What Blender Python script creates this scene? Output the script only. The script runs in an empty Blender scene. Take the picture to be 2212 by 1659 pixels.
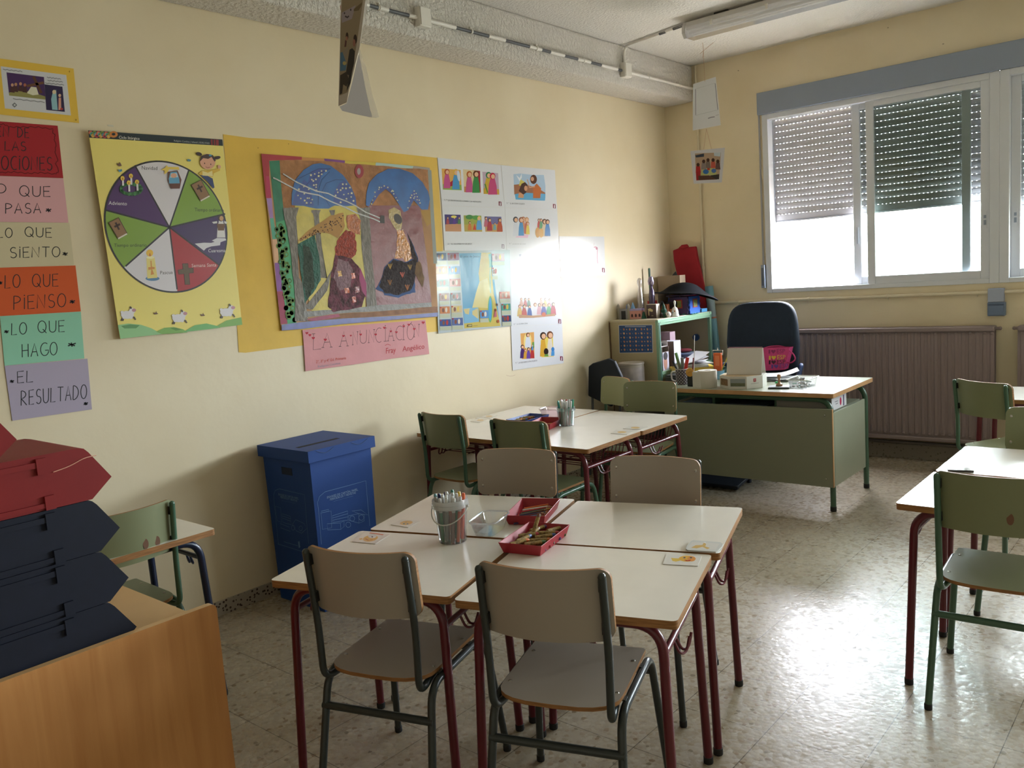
import bpy, math, random
from mathutils import Vector, Matrix

random.seed(7)
scene = bpy.context.scene
COL = scene.collection

# ------------------------------------------------------------------ camera
YAW, PITCH, ROLL = -0.711939273, -0.124404496, -0.069668408
FPX = 1814.65336
CAM = Vector((1.182635658, -3.244465175, 1.616460728))
_f = Vector((math.sin(YAW)*math.cos(PITCH), math.cos(YAW)*math.cos(PITCH), math.sin(PITCH)))
_r0 = Vector((math.cos(YAW), -math.sin(YAW), 0))
_u0 = _r0.cross(_f)
CR = _r0*math.cos(ROLL) + _u0*math.sin(ROLL)
CU = -_r0*math.sin(ROLL) + _u0*math.cos(ROLL)
CF = _f
cd = bpy.data.cameras.new('camera')
cam = bpy.data.objects.new('camera', cd)
COL.objects.link(cam)
cd.sensor_fit = 'HORIZONTAL'
cd.sensor_width = 36.0
cd.lens = FPX/2212*36.0
cd.clip_start = 0.02
cam.matrix_world = Matrix((
    (CR.x, CU.x, -CF.x, CAM.x), (CR.y, CU.y, -CF.y, CAM.y), (CR.z, CU.z, -CF.z, CAM.z), (0, 0, 0, 1)))
scene.camera = cam

# ------------------------------------------------------------------ light
scene.view_settings.view_transform = 'Standard'
scene.view_settings.look = 'None'
scene.view_settings.exposure = 2.95
scene.view_settings.gamma = 1.0
scene.view_settings.use_curve_mapping = False
world = bpy.data.worlds.new('daylight')
scene.world = world
world.use_nodes = True
nt = world.node_tree
bg = nt.nodes['Background']
bg.inputs['Strength'].default_value = 11.0
tc = nt.nodes.new('ShaderNodeTexCoord')
sx = nt.nodes.new('ShaderNodeSeparateXYZ')
rp = nt.nodes.new('ShaderNodeValToRGB')
nt.links.new(tc.outputs['Generated'], sx.inputs[0])
nt.links.new(sx.outputs['Z'], rp.inputs[0])
nt.links.new(rp.outputs[0], bg.inputs['Color'])
rp.color_ramp.elements[0].position = 0.0
rp.color_ramp.elements[0].color = (0.42, 0.41, 0.39, 1)
rp.color_ramp.elements[1].position = 0.06
rp.color_ramp.elements[1].color = (0.93, 0.955, 1.05, 1)
scene.cycles.use_denoising = True
scene.cycles.max_bounces = 10
scene.cycles.diffuse_bounces = 6
scene.cycles.glossy_bounces = 4
scene.cycles.transparent_max_bounces = 24
scene.cycles.sample_clamp_indirect = 8.0
scene.cycles.caustics_reflective = False
scene.cycles.caustics_refractive = False

WX, WY = -2.7456, 3.6616          # the long wall with the posters, the window wall
XR, YN = 5.5, -4.4                # the two sides behind and beside the camera
CEIL = 3.345
# the four windows of the window wall: x from, x to
WINS = [(-1.83, -0.088), (-0.088, 1.654), (1.654, 3.396), (3.396, 5.138)]  # unseen last window added to brighten the long wall
WZ0, WZ1 = 1.345, 2.82
for i, (a, b) in enumerate(WINS):          # portals: guide the sky's own light through the openings
    ld = bpy.data.lights.new('window_portal', 'AREA')
    ld.shape = 'RECTANGLE'
    ld.size = b-a; ld.size_y = WZ1-WZ0
    ld.cycles.is_portal = True
    lo = bpy.data.objects.new('window_portal', ld)
    lo.location = ((a+b)/2, WY+0.30, (WZ0+WZ1)/2)
    lo.rotation_euler = (math.radians(-90), 0, 0)
    COL.objects.link(lo)

# ------------------------------------------------------------------ helpers
def lin(h):
    if isinstance(h, str):
        h = h.lstrip('#')
        c = [int(h[i:i+2], 16)/255 for i in (0, 2, 4)]
    else:
        c = h
    return tuple(((x/12.92) if x <= 0.04045 else ((x+0.055)/1.055)**2.4) for x in c)

_mats = {}
def mat(h, rough=0.5, spec=0.5, metal=0.0, noise=0.0, nscale=20.0, bump=0.0, bscale=60.0, coat=0.0, trans=0.0, alpha=1.0, stretch=None, dark=None):
    """a plain paint / plastic / paper / cloth, with optional mottling and relief"""
    key = (h, rough, spec, metal, noise, nscale, bump, bscale, coat, trans, alpha, stretch, dark)
    if key in _mats:
        return _mats[key]
    m = bpy.data.materials.new('mat_%03d' % len(_mats))
    m.use_nodes = True
    t = m.node_tree; b = t.nodes['Principled BSDF']
    c = lin(h)
    b.inputs['Base Color'].default_value = (*c, 1)
    b.inputs['Roughness'].default_value = rough
    b.inputs['Specular IOR Level'].default_value = spec
    b.inputs['Metallic'].default_value = metal
    if coat:
        b.inputs['Coat Weight'].default_value = coat
        b.inputs['Coat Roughness'].default_value = 0.12
    if trans:
        b.inputs['Transmission Weight'].default_value = trans
    if alpha < 1:
        b.inputs['Alpha'].default_value = alpha
    if noise or bump:
        tcn = t.nodes.new('ShaderNodeTexCoord'); src = tcn.outputs['Object']
        if stretch:
            mp = t.nodes.new('ShaderNodeMapping'); mp.inputs['Scale'].default_value = stretch
            t.links.new(src, mp.inputs[0]); src = mp.outputs[0]
        if noise:
            n = t.nodes.new('ShaderNodeTexNoise'); n.inputs['Scale'].default_value = nscale; n.inputs['Detail'].default_value = 5
            t.links.new(src, n.inputs['Vector'])
            r = t.nodes.new('ShaderNodeValToRGB')
            r.color_ramp.elements[0].position = 0.3; r.color_ramp.elements[1].position = 0.72
            d = lin(dark) if dark else tuple(x*(1-noise) for x in c)
            r.color_ramp.elements[0].color = (*d, 1)
            r.color_ramp.elements[1].color = (*(tuple(min(1, x*(1+noise*0.45)) for x in c) if not dark else c), 1)
            t.links.new(n.outputs['Fac'], r.inputs[0]); t.links.new(r.outputs[0], b.inputs['Base Color'])
        if bump:
            n2 = t.nodes.new('ShaderNodeTexNoise'); n2.inputs['Scale'].default_value = bscale; n2.inputs['Detail'].default_value = 3
            t.links.new(src, n2.inputs['Vector'])
            bp = t.nodes.new('ShaderNodeBump'); bp.inputs['Strength'].default_value = bump; bp.inputs['Distance'].default_value = 0.01
            t.links.new(n2.outputs['Fac'], bp.inputs['Height']); t.links.new(bp.outputs[0], b.inputs['Normal'])
    _mats[key] = m
    return m

_gl = {}
def clear(tint=(1, 1, 1), rough=0.05, gloss=0.12, haze=0.0, hazec=(.8, .8, .8)):
    """thin clear sheet: see-through, with a surface reflection and optional milkiness"""
    k = (tint, rough, gloss, haze, hazec)
    if k in _gl: return _gl[k]
    m = bpy.data.materials.new('clear_%02d' % len(_gl)); m.use_nodes = True
    t = m.node_tree; t.nodes.remove(t.nodes['Principled BSDF'])
    out = t.nodes['Material Output']
    tr = t.nodes.new('ShaderNodeBsdfTransparent'); tr.inputs[0].default_value = (*tint, 1)
    gs = t.nodes.new('ShaderNodeBsdfGlossy'); gs.inputs['Roughness'].default_value = rough
    lw_ = t.nodes.new('ShaderNodeLayerWeight'); lw_.inputs[0].default_value = 0.35
    mt = t.nodes.new('ShaderNodeMath'); mt.operation = 'MULTIPLY_ADD'
    t.links.new(lw_.outputs['Fresnel'], mt.inputs[0]); mt.inputs[1].default_value = 0.6; mt.inputs[2].default_value = gloss*0.4
    mx = t.nodes.new('ShaderNodeMixShader')
    last = tr
    if haze:
        df = t.nodes.new('ShaderNodeBsdfDiffuse'); df.inputs[0].default_value = (*hazec, 1)
        tl = t.nodes.new('ShaderNodeBsdfTranslucent'); tl.inputs[0].default_value = (*hazec, 1)
        m2 = t.nodes.new('ShaderNodeMixShader'); m2.inputs[0].default_value = 0.5
        t.links.new(df.outputs[0], m2.inputs[1]); t.links.new(tl.outputs[0], m2.inputs[2])
        m3 = t.nodes.new('ShaderNodeMixShader'); m3.inputs[0].default_value = haze
        t.links.new(tr.outputs[0], m3.inputs[1]); t.links.new(m2.outputs[0], m3.inputs[2]); last = m3
    t.links.new(mt.outputs[0], mx.inputs[0]); t.links.new(last.outputs[0], mx.inputs[1]); t.links.new(gs.outputs[0], mx.inputs[2])
    t.links.new(mx.outputs[0], out.inputs[0])
    _gl[k] = m
    return m

def fillet(pts, r, n=5):
    pts = [Vector(p) for p in pts]
    out = [pts[0]]
    for i in range(1, len(pts)-1):
        a, b, c = pts[i-1], pts[i], pts[i+1]
        d1, d2 = (a-b), (c-b)
        rr = r[i] if isinstance(r, dict) and i in r else (0 if isinstance(r, dict) else r)
        q = min(rr, d1.length*0.48, d2.length*0.48)
        if q < 1e-5:
            out.append(b); continue
        p1, p2 = b+d1.normalized()*q, b+d2.normalized()*q
        for k in range(n+1):
            t = k/n
            out.append(p1*(1-t)**2 + b*2*t*(1-t) + p2*t*t)
    out.append(pts[-1])
    return out

class MB:
    def __init__(s):
        s.v = []; s.f = []; s.mi = []; s.mats = []
    def m(s, material):
        if material not in s.mats: s.mats.append(material)
        return s.mats.index(material)
    def add(s, vs, fs, material):
        k = s.m(material); o = len(s.v)
        s.v += [Vector(x) for x in vs]
        s.f += [tuple(i+o for i in f) for f in fs]
        s.mi += [k]*len(fs)
    def box(s, lo, hi, material, M=None):
        (a, b, c), (d, e, f) = lo, hi
        vs = [(a, b, c), (d, b, c), (d, e, c), (a, e, c), (a, b, f), (d, b, f), (d, e, f), (a, e, f)]
        if M: vs = [M @ Vector(v) for v in vs]
        s.add(vs, [(0, 3, 2, 1), (4, 5, 6, 7), (0, 1, 5, 4), (1, 2, 6, 5), (2, 3, 7, 6), (3, 0, 4, 7)], material)
    def tube(s, path, r, material, n=10, close=False, cap=True):
        P = [Vector(p) for p in path]
        N = len(P); rings = []
        rad = r if isinstance(r, (list, tuple)) else [r]*N
        up = None
        for i in range(N):
            if close: t = (P[(i+1) % N]-P[i-1])
            else: t = (P[min(i+1, N-1)]-P[max(i-1, 0)])
            t.normalize()
            if up is None:
                up = t.orthogonal().normalized()
            up = (up - t*up.dot(t))
            if up.length < 1e-6: up = t.orthogonal()
            up.normalize(); sd = t.cross(up)
            rings.append([P[i]+(up*math.cos(2*math.pi*k/n)+sd*math.sin(2*math.pi*k/n))*rad[i] for k in range(n)])
        vs = [v for q in rings for v in q]; fs = []
        for i in range(N if close else N-1):
            j = (i+1) % N
            for k in range(n):
                fs.append((i*n+k, i*n+(k+1) % n, j*n+(k+1) % n, j*n+k))
        if cap and not close:
            fs.append(tuple(range(n-1, -1, -1))); fs.append(tuple((N-1)*n+k for k in range(n)))
        s.add(vs, fs, material)
    def lathe(s, prof, material, c=(0, 0, 0), n=24, M=None, cap=False):
        vs = []; fs = []
        for (r, z) in prof:
            for k in range(n):
                a = 2*math.pi*k/n
                v = Vector((c[0]+r*math.cos(a), c[1]+r*math.sin(a), c[2]+z))
                vs.append(M @ v if M else v)
        for i in range(len(prof)-1):
            for k in range(n):
                fs.append((i*n+k, i*n+(k+1) % n, (i+1)*n+(k+1) % n, (i+1)*n+k))
        if cap:
            fs.append(tuple(range(n-1, -1, -1))); fs.append(tuple((len(prof)-1)*n+k for k in range(n)))
        s.add(vs, fs, material)
    def slab(s, outline, z0, z1, top, side=None, M=None, bottom=None):
        """outline in the xy plane, thickness z0..z1"""
        n = len(outline)
        lo = [Vector((x, y, z0)) for x, y in outline]; hi = [Vector((x, y, z1)) for x, y in outline]
        if M: lo = [M @ v for v in lo]; hi = [M @ v for v in hi]
        s.add(hi, [tuple(range(n))], top)
        s.add(lo, [tuple(range(n-1, -1, -1))], bottom or top)
        s.add(lo+hi, [(i, (i+1) % n, n+(i+1) % n, n+i) for i in range(n)], side or top)
    def ball(s, c, r, material, n=12, sc=(1, 1, 1), M=None):
        prof = []
        vs = []; fs = []
        m = max(4, n//2)
        for i in range(m+1):
            a = math.pi*i/m
            for k in range(n):
                b = 2*math.pi*k/n
                v = Vector((c[0]+r*sc[0]*math.sin(a)*math.cos(b), c[1]+r*sc[1]*math.sin(a)*math.sin(b), c[2]+r*sc[2]*math.cos(a)))
                vs.append(M @ v if M else v)
        for i in range(m):
            for k in range(n):
                fs.append((i*n+k, (i+1)*n+k, (i+1)*n+(k+1) % n, i*n+(k+1) % n))
        s.add(vs, fs, material)
    def quad(s, a, b, c, d, material):
        s.add([a, b, c, d], [(0, 1, 2, 3)], material)
    def build(s, name, parent=None, bevel=0.0, smooth=38, segs=2, loc=None):
        me = bpy.data.meshes.new(name)
        vs = s.v
        if loc is not None: vs = [v-Vector(loc) for v in vs]
        me.from_pydata([tuple(v) for v in vs], [], s.f)
        for m_ in s.mats: me.materials.append(m_)
        me.polygons.foreach_set('material_index', s.mi)
        me.validate(); me.update()
        if smooth:
            me.shade_smooth(); me.set_sharp_from_angle(angle=math.radians(smooth))
        o = bpy.data.objects.new(name, me)
        COL.objects.link(o)
        if loc is not None: o.location = loc
        if parent: o.parent = parent
        if bevel:
            b = o.modifiers.new('bevel', 'BEVEL'); b.width = bevel; b.segments = segs; b.limit_method = 'ANGLE'; b.angle_limit = math.radians(50)
        return o

def tag(o, label, cat, group=None):
    o['label'] = label; o['category'] = cat
    if group: o['group'] = group
    return o
def thing(name, label, cat, loc=(0, 0, 0), rz=0.0, group=None):
    o = bpy.data.objects.new(name, None); COL.objects.link(o)
    o.location = loc; o.rotation_euler = (0, 0, rz); o.empty_display_size = 0.05
    return tag(o, label, cat, group)
def struct(o):
    o['kind'] = 'structure'; return o
def dup(root, label, loc=None, rz=None, group=None):
    r = root.copy(); COL.objects.link(r)
    if loc is not None: r.location = loc
    if rz is not None: r.rotation_euler = (0, 0, rz)
    r['label'] = label
    if group: r['group'] = group
    for ch in list(root.children):
        c = ch.copy(); COL.objects.link(c); c.parent = r
        for g in list(ch.children):
            d = g.copy(); COL.objects.link(d); d.parent = c
    return r
def rrect(w, h, r, n=4, x=0, y=0, corners=(1, 1, 1, 1)):
    """rounded rectangle outline centred on x, y"""
    out = []
    for q, (sx_, sy_) in enumerate(((1, 1), (-1, 1), (-1, -1), (1, -1))):
        cr = r if corners[q] else 0.0
        cx, cy = x+sx_*(w/2-cr), y+sy_*(h/2-cr)
        if cr < 1e-6:
            out.append((cx, cy)); continue
        for k in range(n+1):
            a = math.pi/2*q + math.pi/2*k/n
            out.append((cx+cr*math.cos(a), cy+cr*math.sin(a)))
    return out
def ray(u, v):
    return CF + CR*((u-1106)/FPX) - CU*((v-829.5)/FPX)
def on_plane(u, v, p0, nrm):
    d = ray(u, v); p0 = Vector(p0); nrm = Vector(nrm)
    return CAM + d*((p0-CAM).dot(nrm)/d.dot(nrm))
def onz(u, v, z):
    return on_plane(u, v, (0, 0, z), (0, 0, 1))
# ------------------------------------------------------------------ room materials
def wall_material():
    m = bpy.data.materials.new('cream_wall_paint'); m.use_nodes = True
    t = m.node_tree; b = t.nodes['Principled BSDF']
    b.inputs['Roughness'].default_value = 0.42
    b.inputs['Specular IOR Level'].default_value = 0.35
    tcn = t.nodes.new('ShaderNodeTexCoord')
    n = t.nodes.new('ShaderNodeTexNoise'); n.inputs['Scale'].default_value = 1.7; n.inputs['Detail'].default_value = 6
    t.links.new(tcn.outputs['Object'], n.inputs['Vector'])
    r = t.nodes.new('ShaderNodeValToRGB')
    r.color_ramp.elements[0].position = 0.3; r.color_ramp.elements[0].color = (*lin('#dacbab'), 1)
    r.color_ramp.elements[1].position = 0.7; r.color_ramp.elements[1].color = (*lin('#e2d5b8'), 1)
    t.links.new(n.outputs['Fac'], r.inputs[0])
    # sparse scuffs and nail marks
    mp = t.nodes.new('ShaderNodeMapping'); mp.inputs['Scale'].default_value = (5, 5, 8)
    t.links.new(tcn.outputs['Object'], mp.inputs[0])
    v = t.nodes.new('ShaderNodeTexVoronoi'); v.inputs['Scale'].default_value = 1.0
    t.links.new(mp.outputs[0], v.inputs['Vector'])
    lt = t.nodes.new('ShaderNodeMath'); lt.operation = 'LESS_THAN'; lt.inputs[1].default_value = 0.035
    t.links.new(v.outputs['Distance'], lt.inputs[0])
    sp = t.nodes.new('ShaderNodeSeparateColor'); t.links.new(v.outputs['Color'], sp.inputs[0])
    gt = t.nodes.new('ShaderNodeMath'); gt.operation = 'GREATER_THAN'; gt.inputs[1].default_value = 0.72
    t.links.new(sp.outputs[0], gt.inputs[0])
    mu = t.nodes.new('ShaderNodeMath'); mu.operation = 'MULTIPLY'
    t.links.new(lt.outputs[0], mu.inputs[0]); t.links.new(gt.outputs[0], mu.inputs[1])
    m2 = t.nodes.new('ShaderNodeMath'); m2.operation = 'MULTIPLY'; m2.inputs[1].default_value = 0.6
    t.links.new(mu.outputs[0], m2.inputs[0])
    mx = t.nodes.new('ShaderNodeMixRGB'); mx.inputs[2].default_value = (*lin('#6d5a45'), 1)
    t.links.new(m2.outputs[0], mx.inputs[0]); t.links.new(r.outputs[0], mx.inputs[1]); t.links.new(mx.outputs[0], b.inputs['Base Color'])
    n2 = t.nodes.new('ShaderNodeTexNoise'); n2.inputs['Scale'].default_value = 9; n2.inputs['Detail'].default_value = 5
    t.links.new(tcn.outputs['Object'], n2.inputs['Vector'])
    bp = t.nodes.new('ShaderNodeBump'); bp.inputs['Strength'].default_value = 0.12; bp.inputs['Distance'].default_value = 0.02
    t.links.new(n2.outputs['Fac'], bp.inputs['Height']); t.links.new(bp.outputs[0], b.inputs['Normal'])
    return m
def floor_material():
    m = bpy.data.materials.new('terrazzo_tiles'); m.use_nodes = True
    t = m.node_tree; b = t.nodes['Principled BSDF']; L = t.links.new
    tcn = t.nodes.new('ShaderNodeTexCoord')
    # stone chips
    nz = t.nodes.new('ShaderNodeTexNoise'); nz.inputs['Scale'].default_value = 60; L(tcn.outputs['Object'], nz.inputs['Vector'])
    ad = t.nodes.new('ShaderNodeVectorMath'); ad.operation = 'MULTIPLY_ADD'
    L(nz.outputs['Color'], ad.inputs[0]); ad.inputs[1].default_value = (0.012, 0.012, 0); L(tcn.outputs['Object'], ad.inputs[2])
    v = t.nodes.new('ShaderNodeTexVoronoi'); v.inputs['Scale'].default_value = 52; L(ad.outputs[0], v.inputs['Vector'])
    sp = t.nodes.new('ShaderNodeSeparateColor'); L(v.outputs['Color'], sp.inputs[0])
    r = t.nodes.new('ShaderNodeValToRGB'); e = r.color_ramp.elements
    r.color_ramp.interpolation = 'CONSTANT'
    e[0].position = 0; e[0].color = (*lin('#80735f'), 1)
    e[1].position = 0.035; e[1].color = (*lin('#9b8d79'), 1)
    for pos, c in ((0.18, '#a99c87'), (0.45, '#a49680'), (0.7, '#b1a592'), (0.9, '#9b8973'), (0.965, '#857058')):
        q = e.new(pos); q.color = (*lin(c), 1)
    L(sp.outputs[0], r.inputs[0])
    # chips only where the cell core is near; cement between
    gp = t.nodes.new('ShaderNodeMath'); gp.operation = 'GREATER_THAN'; gp.inputs[1].default_value = 0.52; L(v.outputs['Distance'], gp.inputs[0])
    mx = t.nodes.new('ShaderNodeMixRGB'); L(gp.outputs[0], mx.inputs[0]); L(r.outputs[0], mx.inputs[1]); mx.inputs[2].default_value = (*lin('#a69985'), 1)
    big = t.nodes.new('ShaderNodeTexNoise'); big.inputs['Scale'].default_value = 1.3; big.inputs['Detail'].default_value = 4; L(tcn.outputs['Object'], big.inputs['Vector'])
    br = t.nodes.new('ShaderNodeMapRange'); br.inputs[3].default_value = 0.86; br.inputs[4].default_value = 1.08; L(big.outputs['Fac'], br.inputs[0])
    mm = t.nodes.new('ShaderNodeMixRGB'); mm.blend_type = 'MULTIPLY'; mm.inputs[0].default_value = 1; L(mx.outputs[0], mm.inputs[1]); L(br.outputs[0], mm.inputs[2])
    # joints every 33 cm
    sx_ = t.nodes.new('ShaderNodeSeparateXYZ'); L(tcn.outputs['Object'], sx_.inputs[0])
    ds = []
    for ax in ('X', 'Y'):
        pp = t.nodes.new('ShaderNodeMath'); pp.operation = 'PINGPONG'; pp.inputs[1].default_value = 0.165; L(sx_.outputs[ax], pp.inputs[0])
        ds.append(pp)
    mn = t.nodes.new('ShaderNodeMath'); mn.operation = 'MINIMUM'; L(ds[0].outputs[0], mn.inputs[0]); L(ds[1].outputs[0], mn.inputs[1])
    jt = t.nodes.new('ShaderNodeMath'); jt.operation = 'LESS_THAN'; jt.inputs[1].default_value = 0.0015; L(mn.outputs[0], jt.inputs[0])
    nj = t.nodes.new('ShaderNodeTexNoise'); nj.inputs['Scale'].default_value = 7; L(tcn.outputs['Object'], nj.inputs['Vector'])
    jm = t.nodes.new('ShaderNodeMath'); jm.operation = 'MULTIPLY'; L(jt.outputs[0], jm.inputs[0]); L(nj.outputs['Fac'], jm.inputs[1])
    j2 = t.nodes.new('ShaderNodeMath'); j2.operation = 'MULTIPLY'; j2.inputs[1].default_value = 1.9; j2.use_clamp = True; L(jm.outputs[0], j2.inputs[0])
    m4 = t.nodes.new('ShaderNodeMixRGB'); L(j2.outputs[0], m4.inputs[0]); L(mm.outputs[0], m4.inputs[1]); m4.inputs[2].default_value = (*lin('#4d4234'), 1)
    L(m4.outputs[0], b.inputs['Base Color'])
    rr = t.nodes.new('ShaderNodeMapRange'); rr.inputs[3].default_value = 0.20; rr.inputs[4].default_value = 0.40; L(sp.outputs[1], rr.inputs[0])
    L(rr.outputs[0], b.inputs['Roughness'])
    b.inputs['Specular IOR Level'].default_value = 0.3
    bp = t.nodes.new('ShaderNodeBump'); bp.inputs['Strength'].default_value = 0.22; bp.inputs['Distance'].default_value = 0.004
    nb = t.nodes.new('ShaderNodeMath'); nb.operation = 'MULTIPLY_ADD'; L(v.outputs['Distance'], nb.inputs[0]); nb.inputs[1].default_value = -0.5; L(sp.outputs[2], nb.inputs[2])
    L(nb.outputs[0], bp.inputs['Height']); L(bp.outputs[0], b.inputs['Normal'])
    return m
def stone_material(name, base, chip, scale=70, amount=0.3):
    m = bpy.data.materials.new(name); m.use_nodes = True
    t = m.node_tree; b = t.nodes['Principled BSDF']; L = t.links.new
    tcn = t.nodes.new('ShaderNodeTexCoord')
    v = t.nodes.new('ShaderNodeTexVoronoi'); v.inputs['Scale'].default_value = scale; L(tcn.outputs['Object'], v.inputs['Vector'])
    sp = t.nodes.new('ShaderNodeSeparateColor'); L(v.outputs['Color'], sp.inputs[0])
    lt = t.nodes.new('ShaderNodeMath'); lt.operation = 'LESS_THAN'; lt.inputs[1].default_value = amount; L(sp.outputs[0], lt.inputs[0])
    l2 = t.nodes.new('ShaderNodeMath'); l2.operation = 'LESS_THAN'; l2.inputs[1].default_value = 0.45; L(v.outputs['Distance'], l2.inputs[0])
    mu = t.nodes.new('ShaderNodeMath'); mu.operation = 'MULTIPLY'; L(lt.outputs[0], mu.inputs[0]); L(l2.outputs[0], mu.inputs[1])
    mx = t.nodes.new('ShaderNodeMixRGB'); L(mu.outputs[0], mx.inputs[0]); mx.inputs[1].default_value = (*lin(base), 1); mx.inputs[2].default_value = (*lin(chip), 1)
    L(mx.outputs[0], b.inputs['Base Color']); b.inputs['Roughness'].default_value = 0.4
    return m
def gotele(name, base, scale, strength):
    m = bpy.data.materials.new(name); m.use_nodes = True
    t = m.node_tree; b = t.nodes['Principled BSDF']; L = t.links.new
    b.inputs['Base Color'].default_value = (*lin(base), 1); b.inputs['Roughness'].default_value = 0.75
    tcn = t.nodes.new('ShaderNodeTexCoord')
    n = t.nodes.new('ShaderNodeTexNoise'); n.inputs['Scale'].default_value = scale; n.inputs['Detail'].default_value = 4; n.inputs['Roughness'].default_value = 0.6
    L(tcn.outputs['Object'], n.inputs['Vector'])
    r = t.nodes.new('ShaderNodeValToRGB'); r.color_ramp.elements[0].position = 0.42; r.color_ramp.elements[1].position = 0.62; L(n.outputs['Fac'], r.inputs[0])
    bp = t.nodes.new('ShaderNodeBump'); bp.inputs['Strength'].default_value = strength; bp.inputs['Distance'].default_value = 0.012
    L(r.outputs[0], bp.inputs['Height']); L(bp.outputs[0], b.inputs['Normal'])
    return m
WALL = wall_material()
BACKW = mat('#a99d8a', .6, .3)
FLOOR = floor_material()
GOT = gotele('textured_ceiling_plaster', '#dedad3', 55, 0.55)
GOT2 = gotele('coarse_beam_plaster', '#dcd7cf', 42, 0.8)
BASEL = stone_material('speckled_baseboard', '#a39a8c', '#3a2620', 75, 0.28)
BASEB = stone_material('grey_baseboard', '#8d857a', '#6c6358', 60, 0.2)
ALU = mat('#d3d6dc', 0.35, 0.5)
BOXB = mat('#8d97a8', 0.45, 0.5)

# ------------------------------------------------------------------ shell
T = 0.25
b = MB(); b.box((WX-T, YN-T, -0.12), (XR+T, WY+T, 0), FLOOR); struct(b.build('floor', smooth=0))
b = MB(); b.box((WX-T, YN-T, CEIL), (XR+T, WY+T+0.1, CEIL+0.15), GOT); struct(b.build('ceiling', smooth=0))
b = MB(); b.box((WX-T, YN-T, 0), (WX, WY+T+0.1, CEIL), WALL); struct(b.build('wall_left', smooth=0))
b = MB(); b.box((XR, YN-T, 0), (XR+T, WY+T+0.1, CEIL), BACKW); struct(b.build('wall_right', smooth=0))
b = MB(); b.box((WX, YN-T, 0), (XR, YN, CEIL), BACKW); struct(b.build('wall_front', smooth=0))
b = MB()
xa, xb = WINS[0][0], WINS[-1][1]
b.box((WX, WY, 0), (XR, WY+T, WZ0), WALL)
b.box((WX, WY, WZ1+0.16), (XR, WY+T, CEIL), WALL)
b.box((WX, WY, WZ0), (xa, WY+T, WZ1+0.16), WALL)
b.box((xb, WY, WZ0), (XR, WY+T, WZ1+0.16), WALL)
struct(b.build('wall_back', smooth=0))
b = MB(); b.box((WX, YN, 3.042), (-2.455, WY, CEIL), GOT2); struct(b.build('trim_1', bevel=0.012, smooth=0))
b = MB(); b.box((WX, YN, 0), (WX+0.012, WY, 0.075), BASEL); struct(b.build('baseboard_left', smooth=0))
b = MB(); b.box((WX+0.012, WY-0.014, 0), (XR, WY, 0.115), BASEB); struct(b.build('baseboard_back', bevel=0.003, smooth=0))

# ------------------------------------------------------------------ windows
GLASS = clear((.86, .91, .895), 0.02, 0.1)
SLAT = mat('#c3c1c6', 0.5, 0.4)
DARKM = mat('#4a505c', 0.5)
def sash(par, x0, x1, y, z0=1.378, z1=2.776, w=0.06, name='sash'):
    b = MB(); d = 0.028
    b.box((x0, y, z0), (x0+w, y+d, z1), ALU); b.box((x1-w, y, z0), (x1, y+d, z1), ALU)
    b.box((x0+w, y, z0), (x1-w, y+d, z0+0.062), ALU); b.box((x0+w, y, z1-0.045), (x1-w, y+d, z1), ALU)
    s = b.build(name, par, bevel=0.004, smooth=0)
    g = MB(); g.box((x0+w, y+d*0.4, z0+0.062), (x1-w, y+d*0.6, z1-0.045), GLASS)
    g.build('pane', s, smooth=0)
    return s
def latch(par, x, z, y):
    b = MB()
    b.box((x-0.012, y-0.006, z-0.06), (x+0.012, y+0.002, z+0.06), ALU)
    b.box((x-0.008, y-0.010, z-0.035), (x+0.008, y-0.004, z+0.0), BOXB)
    b.box((x-0.008, y-0.010, z+0.012), (x+0.008, y-0.004, z+0.035), BOXB)
    b.build('latch', par, smooth=0)
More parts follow.
